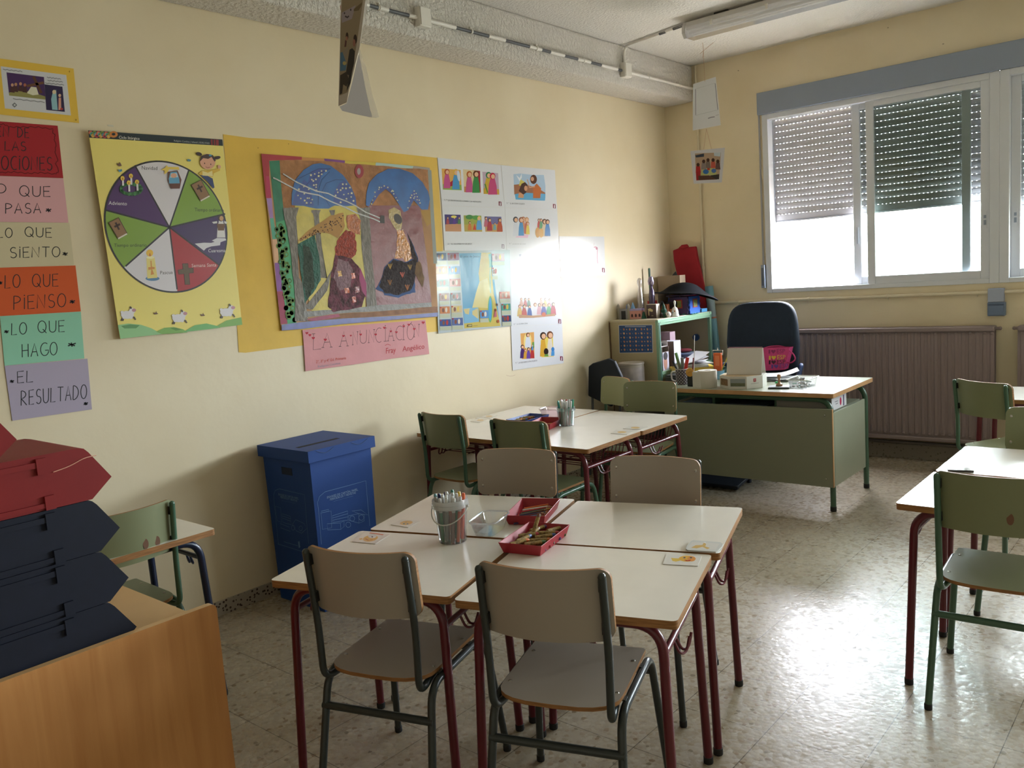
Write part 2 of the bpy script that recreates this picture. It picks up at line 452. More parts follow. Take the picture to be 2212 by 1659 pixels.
def window(i, x0, x1, sh):
    w = bpy.data.objects.new('window_%d' % i, None); COL.objects.link(w); struct(w)
    y0 = WY-0.012
    b = MB()
    ja = 0.05 if i == 1 else 0.062
    b.box((x0, y0, WZ0), (x0+ja, WY+0.085, WZ1), ALU); b.box((x1-0.062, y0, WZ0), (x1, WY+0.085, WZ1), ALU)
    b.box((x0+ja, y0, WZ0), (x1-0.062, WY+0.085, WZ0+0.035), ALU); b.box((x0+ja, y0, WZ1-0.045), (x1-0.062, WY+0.085, WZ1), ALU)
    b.build('window_frame', w, bevel=0.004, smooth=0)
    # roller shutter, half down on the two seen windows
    ys = WY+0.115; b = MB()
    xs0, xs1 = x0+0.045, x1-0.045
    z = WZ1+0.10; pitch = 0.0487
    while z-pitch > sh+0.055:
        zt, zb = z, z-pitch+0.0024
        prof = [(0.0, zb), (-0.007, zb+0.010), (-0.008, (zb+zt)/2), (-0.007, zt-0.010), (0.0, zt)]
        for (ya, za), (yb, zc) in zip(prof[:-1], prof[1:]):
            b.quad((xs0, ys+ya, za), (xs1, ys+ya, za), (xs1, ys+yb, zc), (xs0, ys+yb, zc), SLAT)
        b.quad((xs0, ys+0.004, zb), (xs1, ys+0.004, zb), (xs1, ys+0.004, zt), (xs0, ys+0.004, zt), SLAT)
        x = xs0; k = 0
        while x < xs1:
            hole = 0.0065 if (k*7 + int(z*1000)) % 4 else 0.010
            b.quad((x, ys+0.002, zb-0.0024), (min(x+0.0300-hole, xs1), ys+0.002, zb-0.0024), (min(x+0.0300-hole, xs1), ys+0.002, zb), (x, ys+0.002, zb), SLAT)
            x += 0.030; k += 1
        z -= pitch
    s = b.build('roller_shutter', w, smooth=30)
    b = MB(); b.box((xs0, ys-0.012, sh), (xs1, ys+0.008, z), SLAT); b.box((xs0, ys-0.014, sh+0.012), (xs1, ys-0.011, sh+0.016), DARKM)
    b.build('shutter_end_bar', s, bevel=0.003, smooth=0)
    b = MB()
    for xx in (x0+0.02, x1-0.05):
        b.box((xx, WY+0.087, WZ0), (xx+0.03, ys+0.03, WZ1+0.1), mat('#9aa0aa', 0.4))
    b.build('shutter_guide', w, smooth=0)
    if i == 1:
        sash(w, x0+0.711, x1-0.193, WY+0.042)
        s2 = sash(w, x0+0.827, x1-0.062, WY+0.004)
        latch(s2, x1-0.092, 1.80, WY+0.004)
        b = MB(); b.box((x0+0.736, WY+0.034, 1.70), (x0+0.75, WY+0.042, 1.83), mat('#b9c0cb', .4)); b.build('latch', s2, smooth=0)
    else:
        mid = (x0+x1)/2
        s1 = sash(w, x0+0.062, mid+0.03, WY+0.042)
        latch(s1, x0+0.092, 1.80, WY+0.042)
        s2 = sash(w, mid-0.03, x1-0.062, WY+0.004)
        latch(s2, x1-0.092, 1.80, WY+0.004)
for i, (a, c) in enumerate(WINS): window(i+1, a, c, (1.93, 1.87, 2.45, 2.62)[i])  # shutters of the two unseen windows raised to let in more light

b = MB(); b.box((xa-0.03, WY-0.032, WZ1), (xb+0.03, WY-0.0005, WZ1+0.178), BOXB)
tag(b.build('shutter_box', bevel=0.004, smooth=0), 'long blue grey roller shutter box above the windows', 'shutter box')
w = thing('shutter_strap', 'grey pull strap of the shutter beside the left window frame', 'strap', (-1.853, WY, 1.39))
b = MB(); b.box((-0.007, -0.012, 0.15), (0.007, -0.009, 1.52), mat('#9b9ba0', 0.7)); b.build('strap', w, smooth=0)
b = MB(); b.box((-0.016, -0.03, 0), (0.016, 0, 0.195), mat('#8b95a6', 0.4)); b.box((-0.012, -0.033, 0.02), (0.012, -0.03, 0.17), mat('#59606e', 0.4)); b.build('winder_box', w, bevel=0.003, smooth=0)

# ------------------------------------------------------------------ pipes, sockets, radiator on the window wall
PIPE = mat('#d9cdb2', 0.4)
w = thing('wall_pipe', 'cream painted pipe running along the wall under the windows', 'pipe', (-2.44, WY-0.02, 1.28))
b = MB(); b.tube([(0, 0, 0), (7.8, 0, 0)], 0.013, PIPE); b.build('pipe', w)
for k in range(12):
    b = MB(); b.lathe([(0.017, -0.008), (0.017, 0.008)], PIPE, n=12, M=Matrix.Translation((0.35+k*0.62, 0, 0)) @ Matrix.Rotation(math.pi/2, 4, 'Y'), cap=True)
    b.box((0.347+k*0.62, 0, -0.028), (0.353+k*0.62, 0.02, -0.010), PIPE); b.build('pipe_clip', w)
w = thing('wall_pipe', 'thin cream vertical pipe on the wall near the corner', 'pipe', (-2.412, WY-0.02, 1.295))
b = MB(); b.tube([(0, 0, 0), (0, 0, 2.04)], 0.011, PIPE); b.build('pipe', w)
b = MB(); b.lathe([(0.016, -0.01), (0.016, 0.01)], PIPE, c=(0, 0, 0.30), n=12, cap=True); b.build('pipe_clip', w)
w = thing('junction_box', 'light blue square junction box on the pipe under the windows', 'junction box', (-0.103, WY, 1.2585))
b = MB(); b.box((-0.052, -0.045, -0.0495), (0.052, 0, 0.0495), mat('#9aa3b8', 0.45)); b.build('body', w, bevel=0.005, smooth=0)
b = MB(); b.box((-0.049, -0.049, -0.046), (0.049, -0.045, 0.046), mat('#a3abbd', 0.45)); b.build('cover', w, bevel=0.002, smooth=0)
w = thing('wall_socket', 'blue grey hinged socket box under the light blue junction box', 'socket', (-0.10, WY, 1.159))
b = MB(); b.box((-0.057, -0.045, -0.05), (0.057, 0, 0.05), mat('#6f7f98', 0.5)); b.build('body', w, bevel=0.006, smooth=0)
b = MB(); b.box((-0.05, -0.052, -0.043), (0.05, -0.045, 0.028), mat('#65758f', 0.5)); b.box((-0.05, -0.054, 0.031), (0.05, -0.045, 0.038), mat('#55637a', 0.5)); b.build('lid', w, bevel=0.003, smooth=0)

RAD = mat('#8a7b7a', 0.5, 0.4)
def radiator(x0, x1, label):
    w = thing('radiator', label, 'radiator', ((x0+x1)/2, WY-0.06, 0.17), group='brown panel radiators under the windows')
    hw = (x1-x0)/2; yf = -0.045; b = MB()
    n = int((x1-x0)/0.0455); pts = []
    for k in range(n):
        xx = -hw+(x1-x0)*k/n; s = (x1-x0)/n
        pts += [(xx, yf), (xx+s*0.38, yf), (xx+s*0.5, yf-0.006), (xx+s*0.88, yf-0.006)]
    pts.append((hw, yf))
    for (xa_, ya_), (xb_, yb_) in zip(pts[:-1], pts[1:]):
        b.quad((xa_, ya_, 0.06), (xb_, yb_, 0.06), (xb_, yb_, 0.82), (xa_, ya_, 0.82), RAD)
    b.box((-hw, yf+0.004, 0.03), (hw, yf+0.010, 0.86), RAD)
    # pressed ends of the channels
    for k in range(n):
        xx = -hw+(x1-x0)*(k+0.69)/n
        for zz in (0.055, 0.822):
            b.ball((xx, yf-0.002, zz), 0.013, RAD, n=8, sc=(1, .9, .8))
    b.build('panel', w)
    b = MB(); b.box((-hw, yf-0.016, 0.835), (hw, 0.045, 0.872), RAD); b.build('top_rail', w, bevel=0.008)
    b = MB(); b.box((-hw, yf-0.014, 0.0), (hw, 0.045, 0.032), RAD); b.build('bottom_rail', w, bevel=0.008)
    b = MB(); b.box((-hw, 0.012, 0.03), (hw, 0.02, 0.84), RAD); b.build('back_panel', w)
    for s in (-1, 1):
        b = MB(); b.tube([(s*hw, 0, 0.852), (s*(hw+0.03), 0, 0.852)], 0.011, RAD); b.ball((s*(hw+0.028), 0, 0.852), 0.014, RAD, n=8); b.build('valve', w)
    for s in (-1, 1):
        b = MB(); b.box((s*hw*0.7-0.015, 0.02, 0.1), (s*hw*0.7+0.015, 0.06, 0.75), RAD); b.build('wall_bracket', w)
radiator(-2.05, -0.10, 'brown ribbed panel radiator behind the green teacher desk')
radiator(0.045, 2.0, 'brown ribbed panel radiator at the right edge of the photo')
w = thing('floor_pipe', 'grey heating pipe low along the wall under the radiators', 'pipe', (-2.3, WY-0.03, 0.132))
b = MB(); b.tube([(0, 0, 0), (7.6, 0, 0)], 0.014, mat('#6f6a66', 0.5)); b.build('pipe', w)

# ------------------------------------------------------------------ ceiling conduit and fluorescent lamp
WP = mat('#e2ded6', 0.5); BKP = mat('#4b4c50', 0.5)
w = thing('cable_conduit', 'white conduit with peeled black stretches along the ceiling beam', 'conduit', (-2.44, 0, 3.147))
ys_ = [(-1.2, 1), (-0.42, 0), (-0.02, 1), (0.045, 0), (0.12, 1), (0.275, 0), (0.34, -1), (0.42, 0), (0.66, 1), (0.96, 0), (1.12, 1), (1.37, 0), (1.50, 1), (1.60, 0), (1.76, 1), (1.92, 0), (2.08, 1), (2.22, 0), (2.44, 1), (2.50, 0), (WY, -1)]
b = MB()
for (ya_, k), (yb_, _) in zip(ys_[:-1], ys_[1:]):
    if k >= 0: b.tube([(0, ya_, 0), (0, yb_, 0)], 0.0105 if k else 0.012, BKP if k else WP, n=8)
b.build('conduit', w)
for yy in (0.06, 0.80, 1.45, 2.0, 2.9, 3.4):
    b = MB(); b.lathe([(0.016, -0.006), (0.016, 0.006)], WP, n=10, M=Matrix.Translation((0, yy, 0)) @ Matrix.Rotation(math.pi/2, 4, 'X'), cap=True); b.box((-0.016, yy-0.004, 0.008), (0, yy+0.004, 0.03), WP); b.build('clip', w)
b = MB(); b.tube(fillet([(0.0, 2.55, 0.05), (0.0, 2.55, 0.185), (0.58, 2.43, 0.183)], 0.09, 8), 0.0105, WP, n=8); b.tube([(0.36, 2.476, 0.183), (0.42, 2.464, 0.183)], 0.0115, BKP, n=8); b.tube([(0.49, 2.449, 0.183), (0.585, 2.43, 0.183)], 0.0115, BKP, n=8)
b.build('branch_conduit', w)
for yy, lab in ((0.38, 'white plastic junction box on the beam beside the hanging photo'), (2.55, 'white plastic junction box where the conduit turns to the lamp')):
    w = thing('junction_box', lab, 'junction box', (-2.455, yy, 3.152))
    b = MB(); b.box((0, -0.045, -0.055), (0.045, 0.045, 0.055), WP); b.build('body', w, bevel=0.005)
    b = MB(); b.box((0.045, -0.041, -0.05), (0.051, 0.041, 0.05), WP); b.build('cover', w, bevel=0.002)
LAMPW = mat('#d8d5d2', 0.4)
w = thing('fluorescent_lamp', 'switched off fluorescent ceiling lamp with clear prismatic cover', 'ceiling lamp', (-1.05, 2.42, 3.345))
b = MB(); b.box((-0.77, -0.055, -0.075), (0.77, 0.055, -0.018), LAMPW); b.build('housing', w, bevel=0.006)
for xx in (-0.5, 0.5):
    b = MB(); b.box((xx-0.05, -0.03, -0.02), (xx+0.05, 0.03, 0), mat('#3b3a38', .6)); b.build('ceiling_bracket', w)
b = MB()
prof = [(-0.075, -0.058), (-0.078, -0.095), (-0.05, -0.128), (0.05, -0.128), (0.078, -0.095), (0.075, -0.058)]
for (ya_, za), (yb_, zb) in zip(prof[:-1], prof[1:]):
    b.quad((-0.76, ya_, za), (0.76, ya_, za), (0.76, yb_, zb), (-0.76, yb_, zb), clear((.95, .95, .95), .18, .35, .32, (.85, .84, .83)))
b.build('diffuser', w, smooth=0)
for s in (-1, 1):
    b = MB(); M_ = Matrix(((0, 0, 1, s*0.765-0.012), (1, 0, 0, 0), (0, 1, 0, 0), (0, 0, 0, 1)))
    b.slab([(y, z) for y, z in prof]+[(0.055, -0.02), (-0.055, -0.02)], 0, 0.024, LAMPW, M=M_); b.build('end_cap', w)
for yy in (-0.028, 0.028):
    b = MB(); b.tube([(-0.74, yy, -0.092), (0.74, yy, -0.092)], 0.013, mat('#eeeeee', 0.3)); b.build('tube', w)
for xx in (-0.55, -0.15, 0.25, 0.65):
    b = MB(); b.box((xx-0.008, -0.081, -0.085), (xx+0.008, -0.073, -0.05), WP); b.build('cover_clip', w)
# ------------------------------------------------------------------ school tables
LAM = mat('#e0dacf', 0.22, 0.5, noise=0.05, nscale=6)
PLY = mat('#a9794a', 0.55, 0.3, noise=0.3, nscale=14, stretch=(1, 1, 14), dark='#7c5530')
MAROON = mat('#5a1420', 0.28, 0.5)
NAVYT = mat('#16233f', 0.3, 0.5)
RUB = mat('#1b1a1b', 0.7)
TW, TD, TH = 0.655, 0.534, 0.702
def make_table(metal, label, loc, rz, group, basket=False):
    t = thing('school_table', label, 'table', loc, rz, group)
    b = MB(); b.slab(rrect(TW, TD, 0.016), TH-0.024, TH, LAM, PLY); b.build('tabletop', t, bevel=0.0015, segs=1)
    lx, ly = TW/2-0.035, TD/2-0.022
    for s, nm in ((-1, 'leg_frame'), (1, 'leg_frame')):
        b = MB()
        y1 = s*(TD/2-0.05)
        path = fillet([(-lx, s*ly, 0.012), (-lx+0.018, y1, TH-0.038), (lx-0.018, y1, TH-0.038), (lx, s*ly, 0.012)], 0.085, 8)
        b.tube(path, 0.0145, metal, n=12); f = b.build(nm, t)
        for q in (-1, 1):
            c = MB(); c.lathe([(0.0150, 0), (0.0162, 0.004), (0.0162, 0.022), (0.0145, 0.024)], RUB, c=(q*lx, s*ly, 0), n=12, cap=True); c.build('foot_cap', f)
    for q in (-1, 1):
        b = MB(); xx = q*(lx-0.014)
        b.tube([(xx, -(TD/2-0.049), TH-0.115), (xx, TD/2-0.049, TH-0.115)], 0.010, metal, n=10); b.build('side_rail', t)
        b = MB(); x2 = q*(lx+0.004); yy = -0.10; zz = TH-0.128
        for dy in (0.0, 0.028):
            b.tube(fillet([(xx, yy+dy-0.02, zz+0.012), (x2, yy+dy-0.015, zz-0.035), (x2+q*0.012, yy+dy+0.02, zz-0.042), (x2+q*0.016, yy+dy+0.045, zz-0.006)], 0.02, 5), 0.0042, metal, n=7)
        b.build('bag_hook', t)
    if not basket: return t
    b = MB(); zb = TH-0.125
    for k in range(9):
        yy = -TD/2+0.13+k*0.04
        b.tube(fillet([(-lx+0.03, yy, TH-0.05), (-lx+0.05, yy, zb), (lx-0.05, yy, zb), (lx-0.03, yy, TH-0.05)], 0.02, 3), 0.0028, metal, n=6)
    for xx in (-0.2, 0, 0.2):
        b.tube([(xx, -TD/2+0.12, zb-0.004), (xx, TD/2-0.075, zb-0.004)], 0.0035, metal, n=6)
    b.tube([(-lx+0.03, -TD/2+0.12, zb+0.03), (lx-0.03, -TD/2+0.12, zb+0.03)], 0.0035, metal, n=6)
    b.build('wire_basket', t)
    return t
def rot2(x, y, a): return (x*math.cos(a)-y*math.sin(a), x*math.sin(a)+y*math.cos(a))
# the near group of four stands turned by 17.5 degrees
AA = math.radians(17.45)
def rf(r, f): return rot2(r, f, AA)
GA = 'maroon legged tables of the near group of four'
nt_pos = {'front left': (-1.3235, -1.092), 'front right': (-0.6465, -1.109), 'far right': (-0.6246, -0.560), 'far left': (-1.297, -0.538)}
names = {'front left': 'white topped table holding the marker bucket, front left of the near group',
         'front right': 'white topped table with the smiling yellow card, front right of the near group',
         'far right': 'white topped table with the white tray-like card, far right of the near group',
         'far left': 'white topped table next to the blue bin, far left of the near group'}
tproto = None
for k, (r_, f_) in nt_pos.items():
    x, y = rf(r_, f_)
    if tproto is None: tproto = make_table(MAROON, names[k], (x, y, 0), AA, GA)
    else: dup(tproto, names[k], (x, y, 0), AA)
GB = 'maroon legged tables of the group against the long wall'
bproto = None
for (x, y, lab) in ((-2.352, 0.545, 'white topped table nearest the blue bin in the group along the wall'),
                    (-1.690, 0.540, 'white topped table at the front right of the group along the wall'),
                    (-2.352, 1.086, 'white topped table at the far left of the group along the wall'),
                    (-1.683, 1.072, 'white topped table nearest the teacher desk in the group along the wall')):
    if bproto is None: bproto = make_table(MAROON, lab, (x, y, 0), 0, GB, True)
    else: dup(bproto, lab, (x, y, 0), 0, GB)
GD = 'maroon legged tables at the right edge of the photo'
for (x, y, lab) in ((0.592, 0.192, 'sunlit white school table in front at the right edge of the photo'),
                    (0.592, 0.742, 'sunlit white school table with the clear plastic box at the right edge'),
                    (1.250, 0.192, 'white school table outside the right edge beside the front sunlit one'),
                    (1.250, 0.742, 'white school table outside the right edge behind the front ones')):
    if x < 1: dup(tproto, lab, (x, y, 0), 0, GD)
dup(tproto, 'white school table far right by the radiator, only its corner showing', (0.31, 2.66, 0), 0, 'table by the radiator')
te = make_table(NAVYT, 'small white school table with navy legs against the wall at the left', (-2.172, -1.880, 0), math.pi/2, 'navy legged table')

# ------------------------------------------------------------------ school chairs
CREAM = mat('#9e958a', 0.38, 0.45)
GREENL = mat('#969a72', 0.4, 0.4)
GREEND = mat('#7d8262', 0.4, 0.4)
ANTH = mat('#2c3231', 0.3, 0.5)
GREENM = mat('#41604c', 0.32, 0.5)
CHROME = mat('#b9b7b0', 0.25, 0.5, metal=0.9)
BLK = mat('#17181a', 0.6)
STAIN = mat('#6f4d38', 0.6)
def back_f(x, z):
    """front-to-rear position of the curved backrest board"""
    return -0.178 - 0.052*(1-(x/0.19)**2) - 0.10*(z-0.66)
def make_chair(lam, metal, edge, label, loc, rz, group, stains=False):
    c = thing('school_chair', label, 'chair', loc, rz, group)
    # seat, rounded at the rear
    out = []
    w = 0.177
    out += [(w, 0.182), (w-0.006, 0.189), (-w+0.006, 0.189), (-w, 0.182), (-w, -0.105)]
    for k in range(1, 12):
        a = math.pi*k/12
        ex = 0.62
        out.append((-w*(abs(math.cos(a))**ex)*(1 if math.cos(a) > 0 else -1), -0.105-0.098*(math.sin(a)**0.8)))
    out.append((w, -0.105))
    out = out[::-1]
    b = MB(); b.slab(out, 0.453, 0.465, lam, edge); seat = b.build('seat', c, bevel=0.0015, segs=1)
    # backrest
    b = MB(); nx = 14; t = 0.0055
    W2, Z0, Z1, R = 0.188, 0.658, 0.862, 0.032
    ol = rrect(2*W2, Z1-Z0, R, 5, 0, (Z0+Z1)/2)
    # resample top and bottom edges so that the board bends
    oo = []
    for i in range(len(ol)):
        (xa_, za), (xb_, zb) = ol[i], ol[(i+1) % len(ol)]
        oo.append((xa_, za))
        if abs(xa_-xb_) > 0.1:
            for k in range(1, nx): oo.append((xa_+(xb_-xa_)*k/nx, za))
    n = len(oo)
    fr = [Vector((x, back_f(x, z)+t, z)) for x, z in oo]; bk = [Vector((x, back_f(x, z)-t, z)) for x, z in oo]
    b.add(fr+bk, [(i, (i+1) % n, n+(i+1) % n, n+i) for i in range(n)], edge)
    xs = [-W2+2*W2*k/nx for k in range(nx+1)]
    def zlim(x):
        e = max(0, abs(x)-(W2-R)); dz = R-math.sqrt(max(0, R*R-e*e))
        return Z0+dz, Z1-dz
    for q, sgn in ((t, 1), (-t, -1)):
        vs = []; fs = []
        xs2 = sorted(set(xs+[s*(W2-R+R*math.sin(a)) for s in (-1, 1) for a in (0, .3, .6, .9, 1.2, 1.5)]))
        for x in xs2:
            lo, hi = zlim(x)
            for k in range(4):
                z = lo+(hi-lo)*k/3
                vs.append((x, back_f(x, z)+q, z))
        for i in range(len(xs2)-1):
            for k in range(3):
                f = (i*4+k, (i+1)*4+k, (i+1)*4+k+1, i*4+k+1)
                fs.append(f if sgn < 0 else f[::-1])
        b.add(vs, fs, lam)
    if stains:
        for sx_ in (0.048, 0.098):
            vs = [(sx_+0.011*math.cos(a), back_f(sx_, .725)-t-0.0012, 0.722-(sx_-.05)*.1+0.020*math.sin(a)) for a in [2*math.pi*k/14 for k in range(14)]]
            b.add(vs, [tuple(range(14))], STAIN)
    bo = b.build('backrest', c)
    for s in (-1, 1):
        # one bent tube: front leg, seat rail, rear leg
        b = MB()
        path = fillet([(s*0.218, 0.25, 0.012), (s*0.186, 0.20, 0.440), (s*0.184, -0.165, 0.437), (s*0.200, -0.252, 0.012)], 0.065, 8)
        b.tube(path, 0.0124, metal, n=12); f = b.build('leg_frame', c)
        for (fx, fy) in ((s*0.218, 0.25), (s*0.200, -0.252)):
            q = MB(); q.lathe([(0.0128, 0), (0.0138, 0.003), (0.0138, 0.020), (0.0124, 0.022)], RUB, c=(fx, fy, 0), n=12, cap=True); q.build('foot_cap', f)
        b = MB()
        path = fillet([(s*0.150, -0.070, 0.438), (s*0.168, -0.208, 0.432), (s*0.172, -0.206, 0.62), (s*0.172, -0.230, 0.846)], 0.045, 7)
        b.tube(path, 0.0112, metal, n=12); b.ball((s*0.172, -0.230, 0.846), 0.0112, metal, n=10); b.build('back_upright', c)
        for z in (0.820, 0.700):
            b = MB(); yb = back_f(s*0.168, z)
            b.box((s*0.168-0.008, yb-0.024, z-0.016), (s*0.168+0.008, yb-t, z+0.016), BLK); b.build('spacer', c)
            b = MB(); b.lathe([(0.0, 0.0025), (0.004, 0.002), (0.0075, 0)], CHROME, n=12, M=Matrix.Translation((s*0.168, yb+t+0.0002, z)) @ Matrix.Rotation(-math.pi/2, 4, 'X')); b.build('screw', bo)
        for y in (0.10, -0.10):
            b = MB(); b.lathe([(0.0065, 0), (0.005, 0.0015), (0, 0.002)], CHROME, c=(s*0.158, y, 0.465), n=10); b.build('screw', seat)
    b = MB(); b.tube([(-0.196, -0.188, 0.335), (0.196, -0.188, 0.335)], 0.0125, metal, n=12); b.build('stretcher', c)
    b = MB(); b.tube([(-0.191, 0.208, 0.385), (0.191, 0.208, 0.385)], 0.0115, metal, n=12); b.build('stretcher', c)
    for y in (0.10, -0.10):
        b = MB(); b.box((-0.185, y-0.012, 0.449), (0.185, y+0.012, 0.4535), metal); b.build('seat_brace', c)
    return c
GC = 'cream chairs around the near tables'
ch = make_chair(CREAM, ANTH, PLY, 'cream chair with anthracite frame in front, left of the near pair', (-0.816, -1.547, 0), 0.300, GC)
dup(ch, 'cream chair with anthracite frame in front, right of the near pair', (-0.258, -1.392, 0), 0.335)
dup(ch, 'cream chair facing the camera behind the pencil tray, left of the far pair', (-1.150, -0.672, 0), 3.44)
dup(ch, 'cream chair facing the camera next to the aisle, right of the far pair', (-0.520, -0.578, 0), 3.35)
GG = 'green school chairs'
gd = make_chair(GREEND, GREENM, PLY, 'dark green chair beside the blue bin at the table group against the wall', (-2.326, 0.385, 0), -0.045, GG)
dup(gd, 'dark green chair behind the cream chair, front right of the wall table group', (-1.731, 0.362, 0), 0.03)
dup(gd, 'green chair between the wall table group and the teacher desk, facing the camera', (-1.757, 1.420, 0), 3.30)
gl = make_chair(GREENL, GREENM, PLY, 'pale green chair turned askew in the corner, in front of the black chair', (-2.239, 1.575, 0), 2.70, GG)
gs = make_chair(GREEND, GREENM, PLY, 'dark green chair with two brown stains on its back at the right edge', (0.592, 0.054, 0), 0.053, GG, stains=True)
dup(gd, 'green chair facing the camera behind the sunlit right table, cut off by the edge', (0.585, 0.985, 0), math.pi)
dup(gd, 'green chair far right by the radiator at the table corner', (0.235, 2.215, 0), -0.55)
dup(gs, 'green chair with two brown stains pushed under the navy legged table at the left', (-2.145, -1.885, 0), 1.56)

# ------------------------------------------------------------------ teacher desk
DG = mat('#979b86', 0.3, 0.45, noise=0.05, nscale=5)
DGP = mat('#868976', 0.45, 0.35)
PLYL = mat('#b98f63', 0.5, 0.3, noise=0.15, nscale=12)
td = thing('teacher_desk', 'large green teacher desk with modesty panel in front of the radiator', 'desk', (-1.30, 2.335, 0))
b = MB(); b.slab(rrect(1.32, 0.766, 0.008, 4, -0.04, 0), 0.742, 0.770, DG, PLYL); b.build('desktop', td, bevel=0.0015, segs=1)
for s in (-1, 1):
    b = MB(); yy = s*0.322
    b.tube(fillet([(-0.575, yy, 0.014), (-0.575, yy, 0.722), (0.585, yy, 0.722), (0.585, yy, 0.014)], 0.10, 9), 0.0175, GREENM, n=14); f = b.build('leg_frame', td)
    for q in (-0.575, 0.585):
        c = MB(); c.lathe([(0.018, 0), (0.0195, 0.004), (0.0195, 0.03), (0.0175, 0.032)], RUB, c=(q, yy, 0), n=14, cap=True); c.build('foot_cap', f)
b = MB(); b.box((-0.59, -0.366, 0.165), (0.602, -0.348, 0.668), DGP); b.build('modesty_panel', td, bevel=0.001, segs=1)
b = MB(); b.box((0.6025, -0.366, 0.165), (0.606, -0.348, 0.668), PLYL)
for zz in (0.63, 0.22):
    b.ball((0.56, -0.367, zz), 0.006, CHROME, n=8); b.ball((-0.55, -0.367, zz), 0.006, CHROME, n=8)
b.build('edge_band', td)
b = MB(); b.box((0.588, -0.345, 0.165), (0.602, 0.26, 0.640), DG); b.build('side_panel', td, bevel=0.001, segs=1)
b = MB(); b.box((-0.602, -0.345, 0.165), (-0.590, 0.26, 0.640), DG); b.build('side_panel', td, bevel=0.001, segs=1)
b = MB(); b.box((-0.56, -0.30, 0.632), (0.575, 0.24, 0.642), DGP); b.build('under_shelf', td)
b = MB(); b.box((-0.25, -0.29, 0.645), (-0.23, 0.24, 0.74), GREENM); b.box((0.20, -0.29, 0.645), (0.22, 0.24, 0.74), GREENM); b.build('shelf_divider', td)

# ------------------------------------------------------------------ blue cardboard paper bin
BLUE = mat('#123f86', 0.55, 0.35, noise=0.08, nscale=4)
BLUED = mat('#0b1c3a', 0.8)
BLUEL = mat('#6f95c8', 0.6)
bn = thing('paper_bin', 'tall blue cardboard recycling bin for paper against the wall', 'bin', (-2.475, -0.620, 0))
b = MB()
def bx(z):   # half sizes, slightly wider at the top
    k = z/0.80
    return 0.192+0.012*k, 0.186+0.010*k
w0, d0 = bx(0); w1, d1 = bx(0.80)
vs = [(-w0, -d0, 0.001), (w0, -d0, 0.001), (w0, d0, 0.001), (-w0, d0, 0.001), (-w1, -d1, .8), (w1, -d1, .8), (w1, d1, .8), (-w1, d1, .8)]
b.add(vs, [(0, 3, 2, 1), (0, 1, 5, 4), (1, 2, 6, 5), (2, 3, 7, 6), (3, 0, 4, 7)], BLUE)
# grip hole
b.box((-0.045, -d1-0.0005, 0.700), (0.045, -d1+0.004, 0.738), BLUED)
b.build('body', bn, smooth=0)
b = MB(); b.box((-0.222, -0.214, 0.783), (0.222, 0.214, 0.842), BLUE)
b.box((0.058, -0.170, 0.8415), (0.088, 0.090, 0.8428), mat('#050a14', .9))
for yy in (-0.11, 0.11):
    b.tube(fillet([(0.2225, yy-0.055, 0.836), (0.2225, yy, 0.812), (0.2225, yy+0.055, 0.836)], 0.05, 5), 0.002, mat('#163a70', .6), n=5)
b.build('lid', bn, bevel=0.002, smooth=0)

# ------------------------------------------------------------------ green shelf unit in the corner
SGR = mat('#7fa588', 0.35, 0.45)
SGD = mat('#54786a', 0.4, 0.45)
SBE = mat('#ab9f80', 0.45, 0.4)
sh = thing('shelf_unit', 'low open shelf unit with green front frame and beige side in the corner', 'shelf', (-2.508, 3.04, 0))
hx, hy = 0.228, 0.456
b = MB(); b.box((-hx, -hy, 0.06), (hx-0.02, -hy+0.016, 1.200), SBE); b.build('side_panel', sh, smooth=0)
b = MB(); b.box((-hx, -hy, 0.06), (-hx+0.006, -hy-0.0012, 1.2), mat('#6b4a2f', .5)); b.build('edge_band', sh, smooth=0)
b = MB(); b.box((-hx, hy-0.016, 0.06), (hx-0.02, hy, 1.200), SBE); b.build('side_panel', sh, smooth=0)
b = MB(); b.box((-hx, -hy, 0.06), (-hx+0.008, hy, 1.2), SBE); b.build('back_panel', sh, smooth=0)
b = MB(); b.box((-hx, -hy, 1.200), (hx, hy, 1.215), mat('#b9b096', .4)); b.build('top_panel', sh, bevel=0.002, smooth=0)
for z in (0.78, 0.42, 0.06):
    b = MB(); b.box((-hx+0.008, -hy+0.016, z-0.018), (hx-0.01, hy-0.016, z), SBE); b.build('shelf_board', sh, smooth=0)
for s in (-1, 1):
    b = MB(); y0_, y1_ = (s*hy, s*(hy-0.034))
    b.box((hx-0.02, min(y0_, y1_), 0.0), (hx+0.006, max(y0_, y1_), 1.212), SGR)
    b.box((hx+0.006, min(y0_, y1_)+0.008, 0.0), (hx+0.010, max(y0_, y1_)-0.008, 1.19), SGD); b.build('front_post', sh, bevel=0.003)
for z in (1.165, 0.745, 0.385, 0.03):
    b = MB(); b.box((hx-0.02, -hy+0.034, z), (hx+0.004, hy-0.034, z+0.047), SGR); b.box((hx+0.004, -hy+0.034, z+0.016), (hx+0.008, hy-0.034, z+0.03), SGR); b.build('front_rail', sh, bevel=0.003)

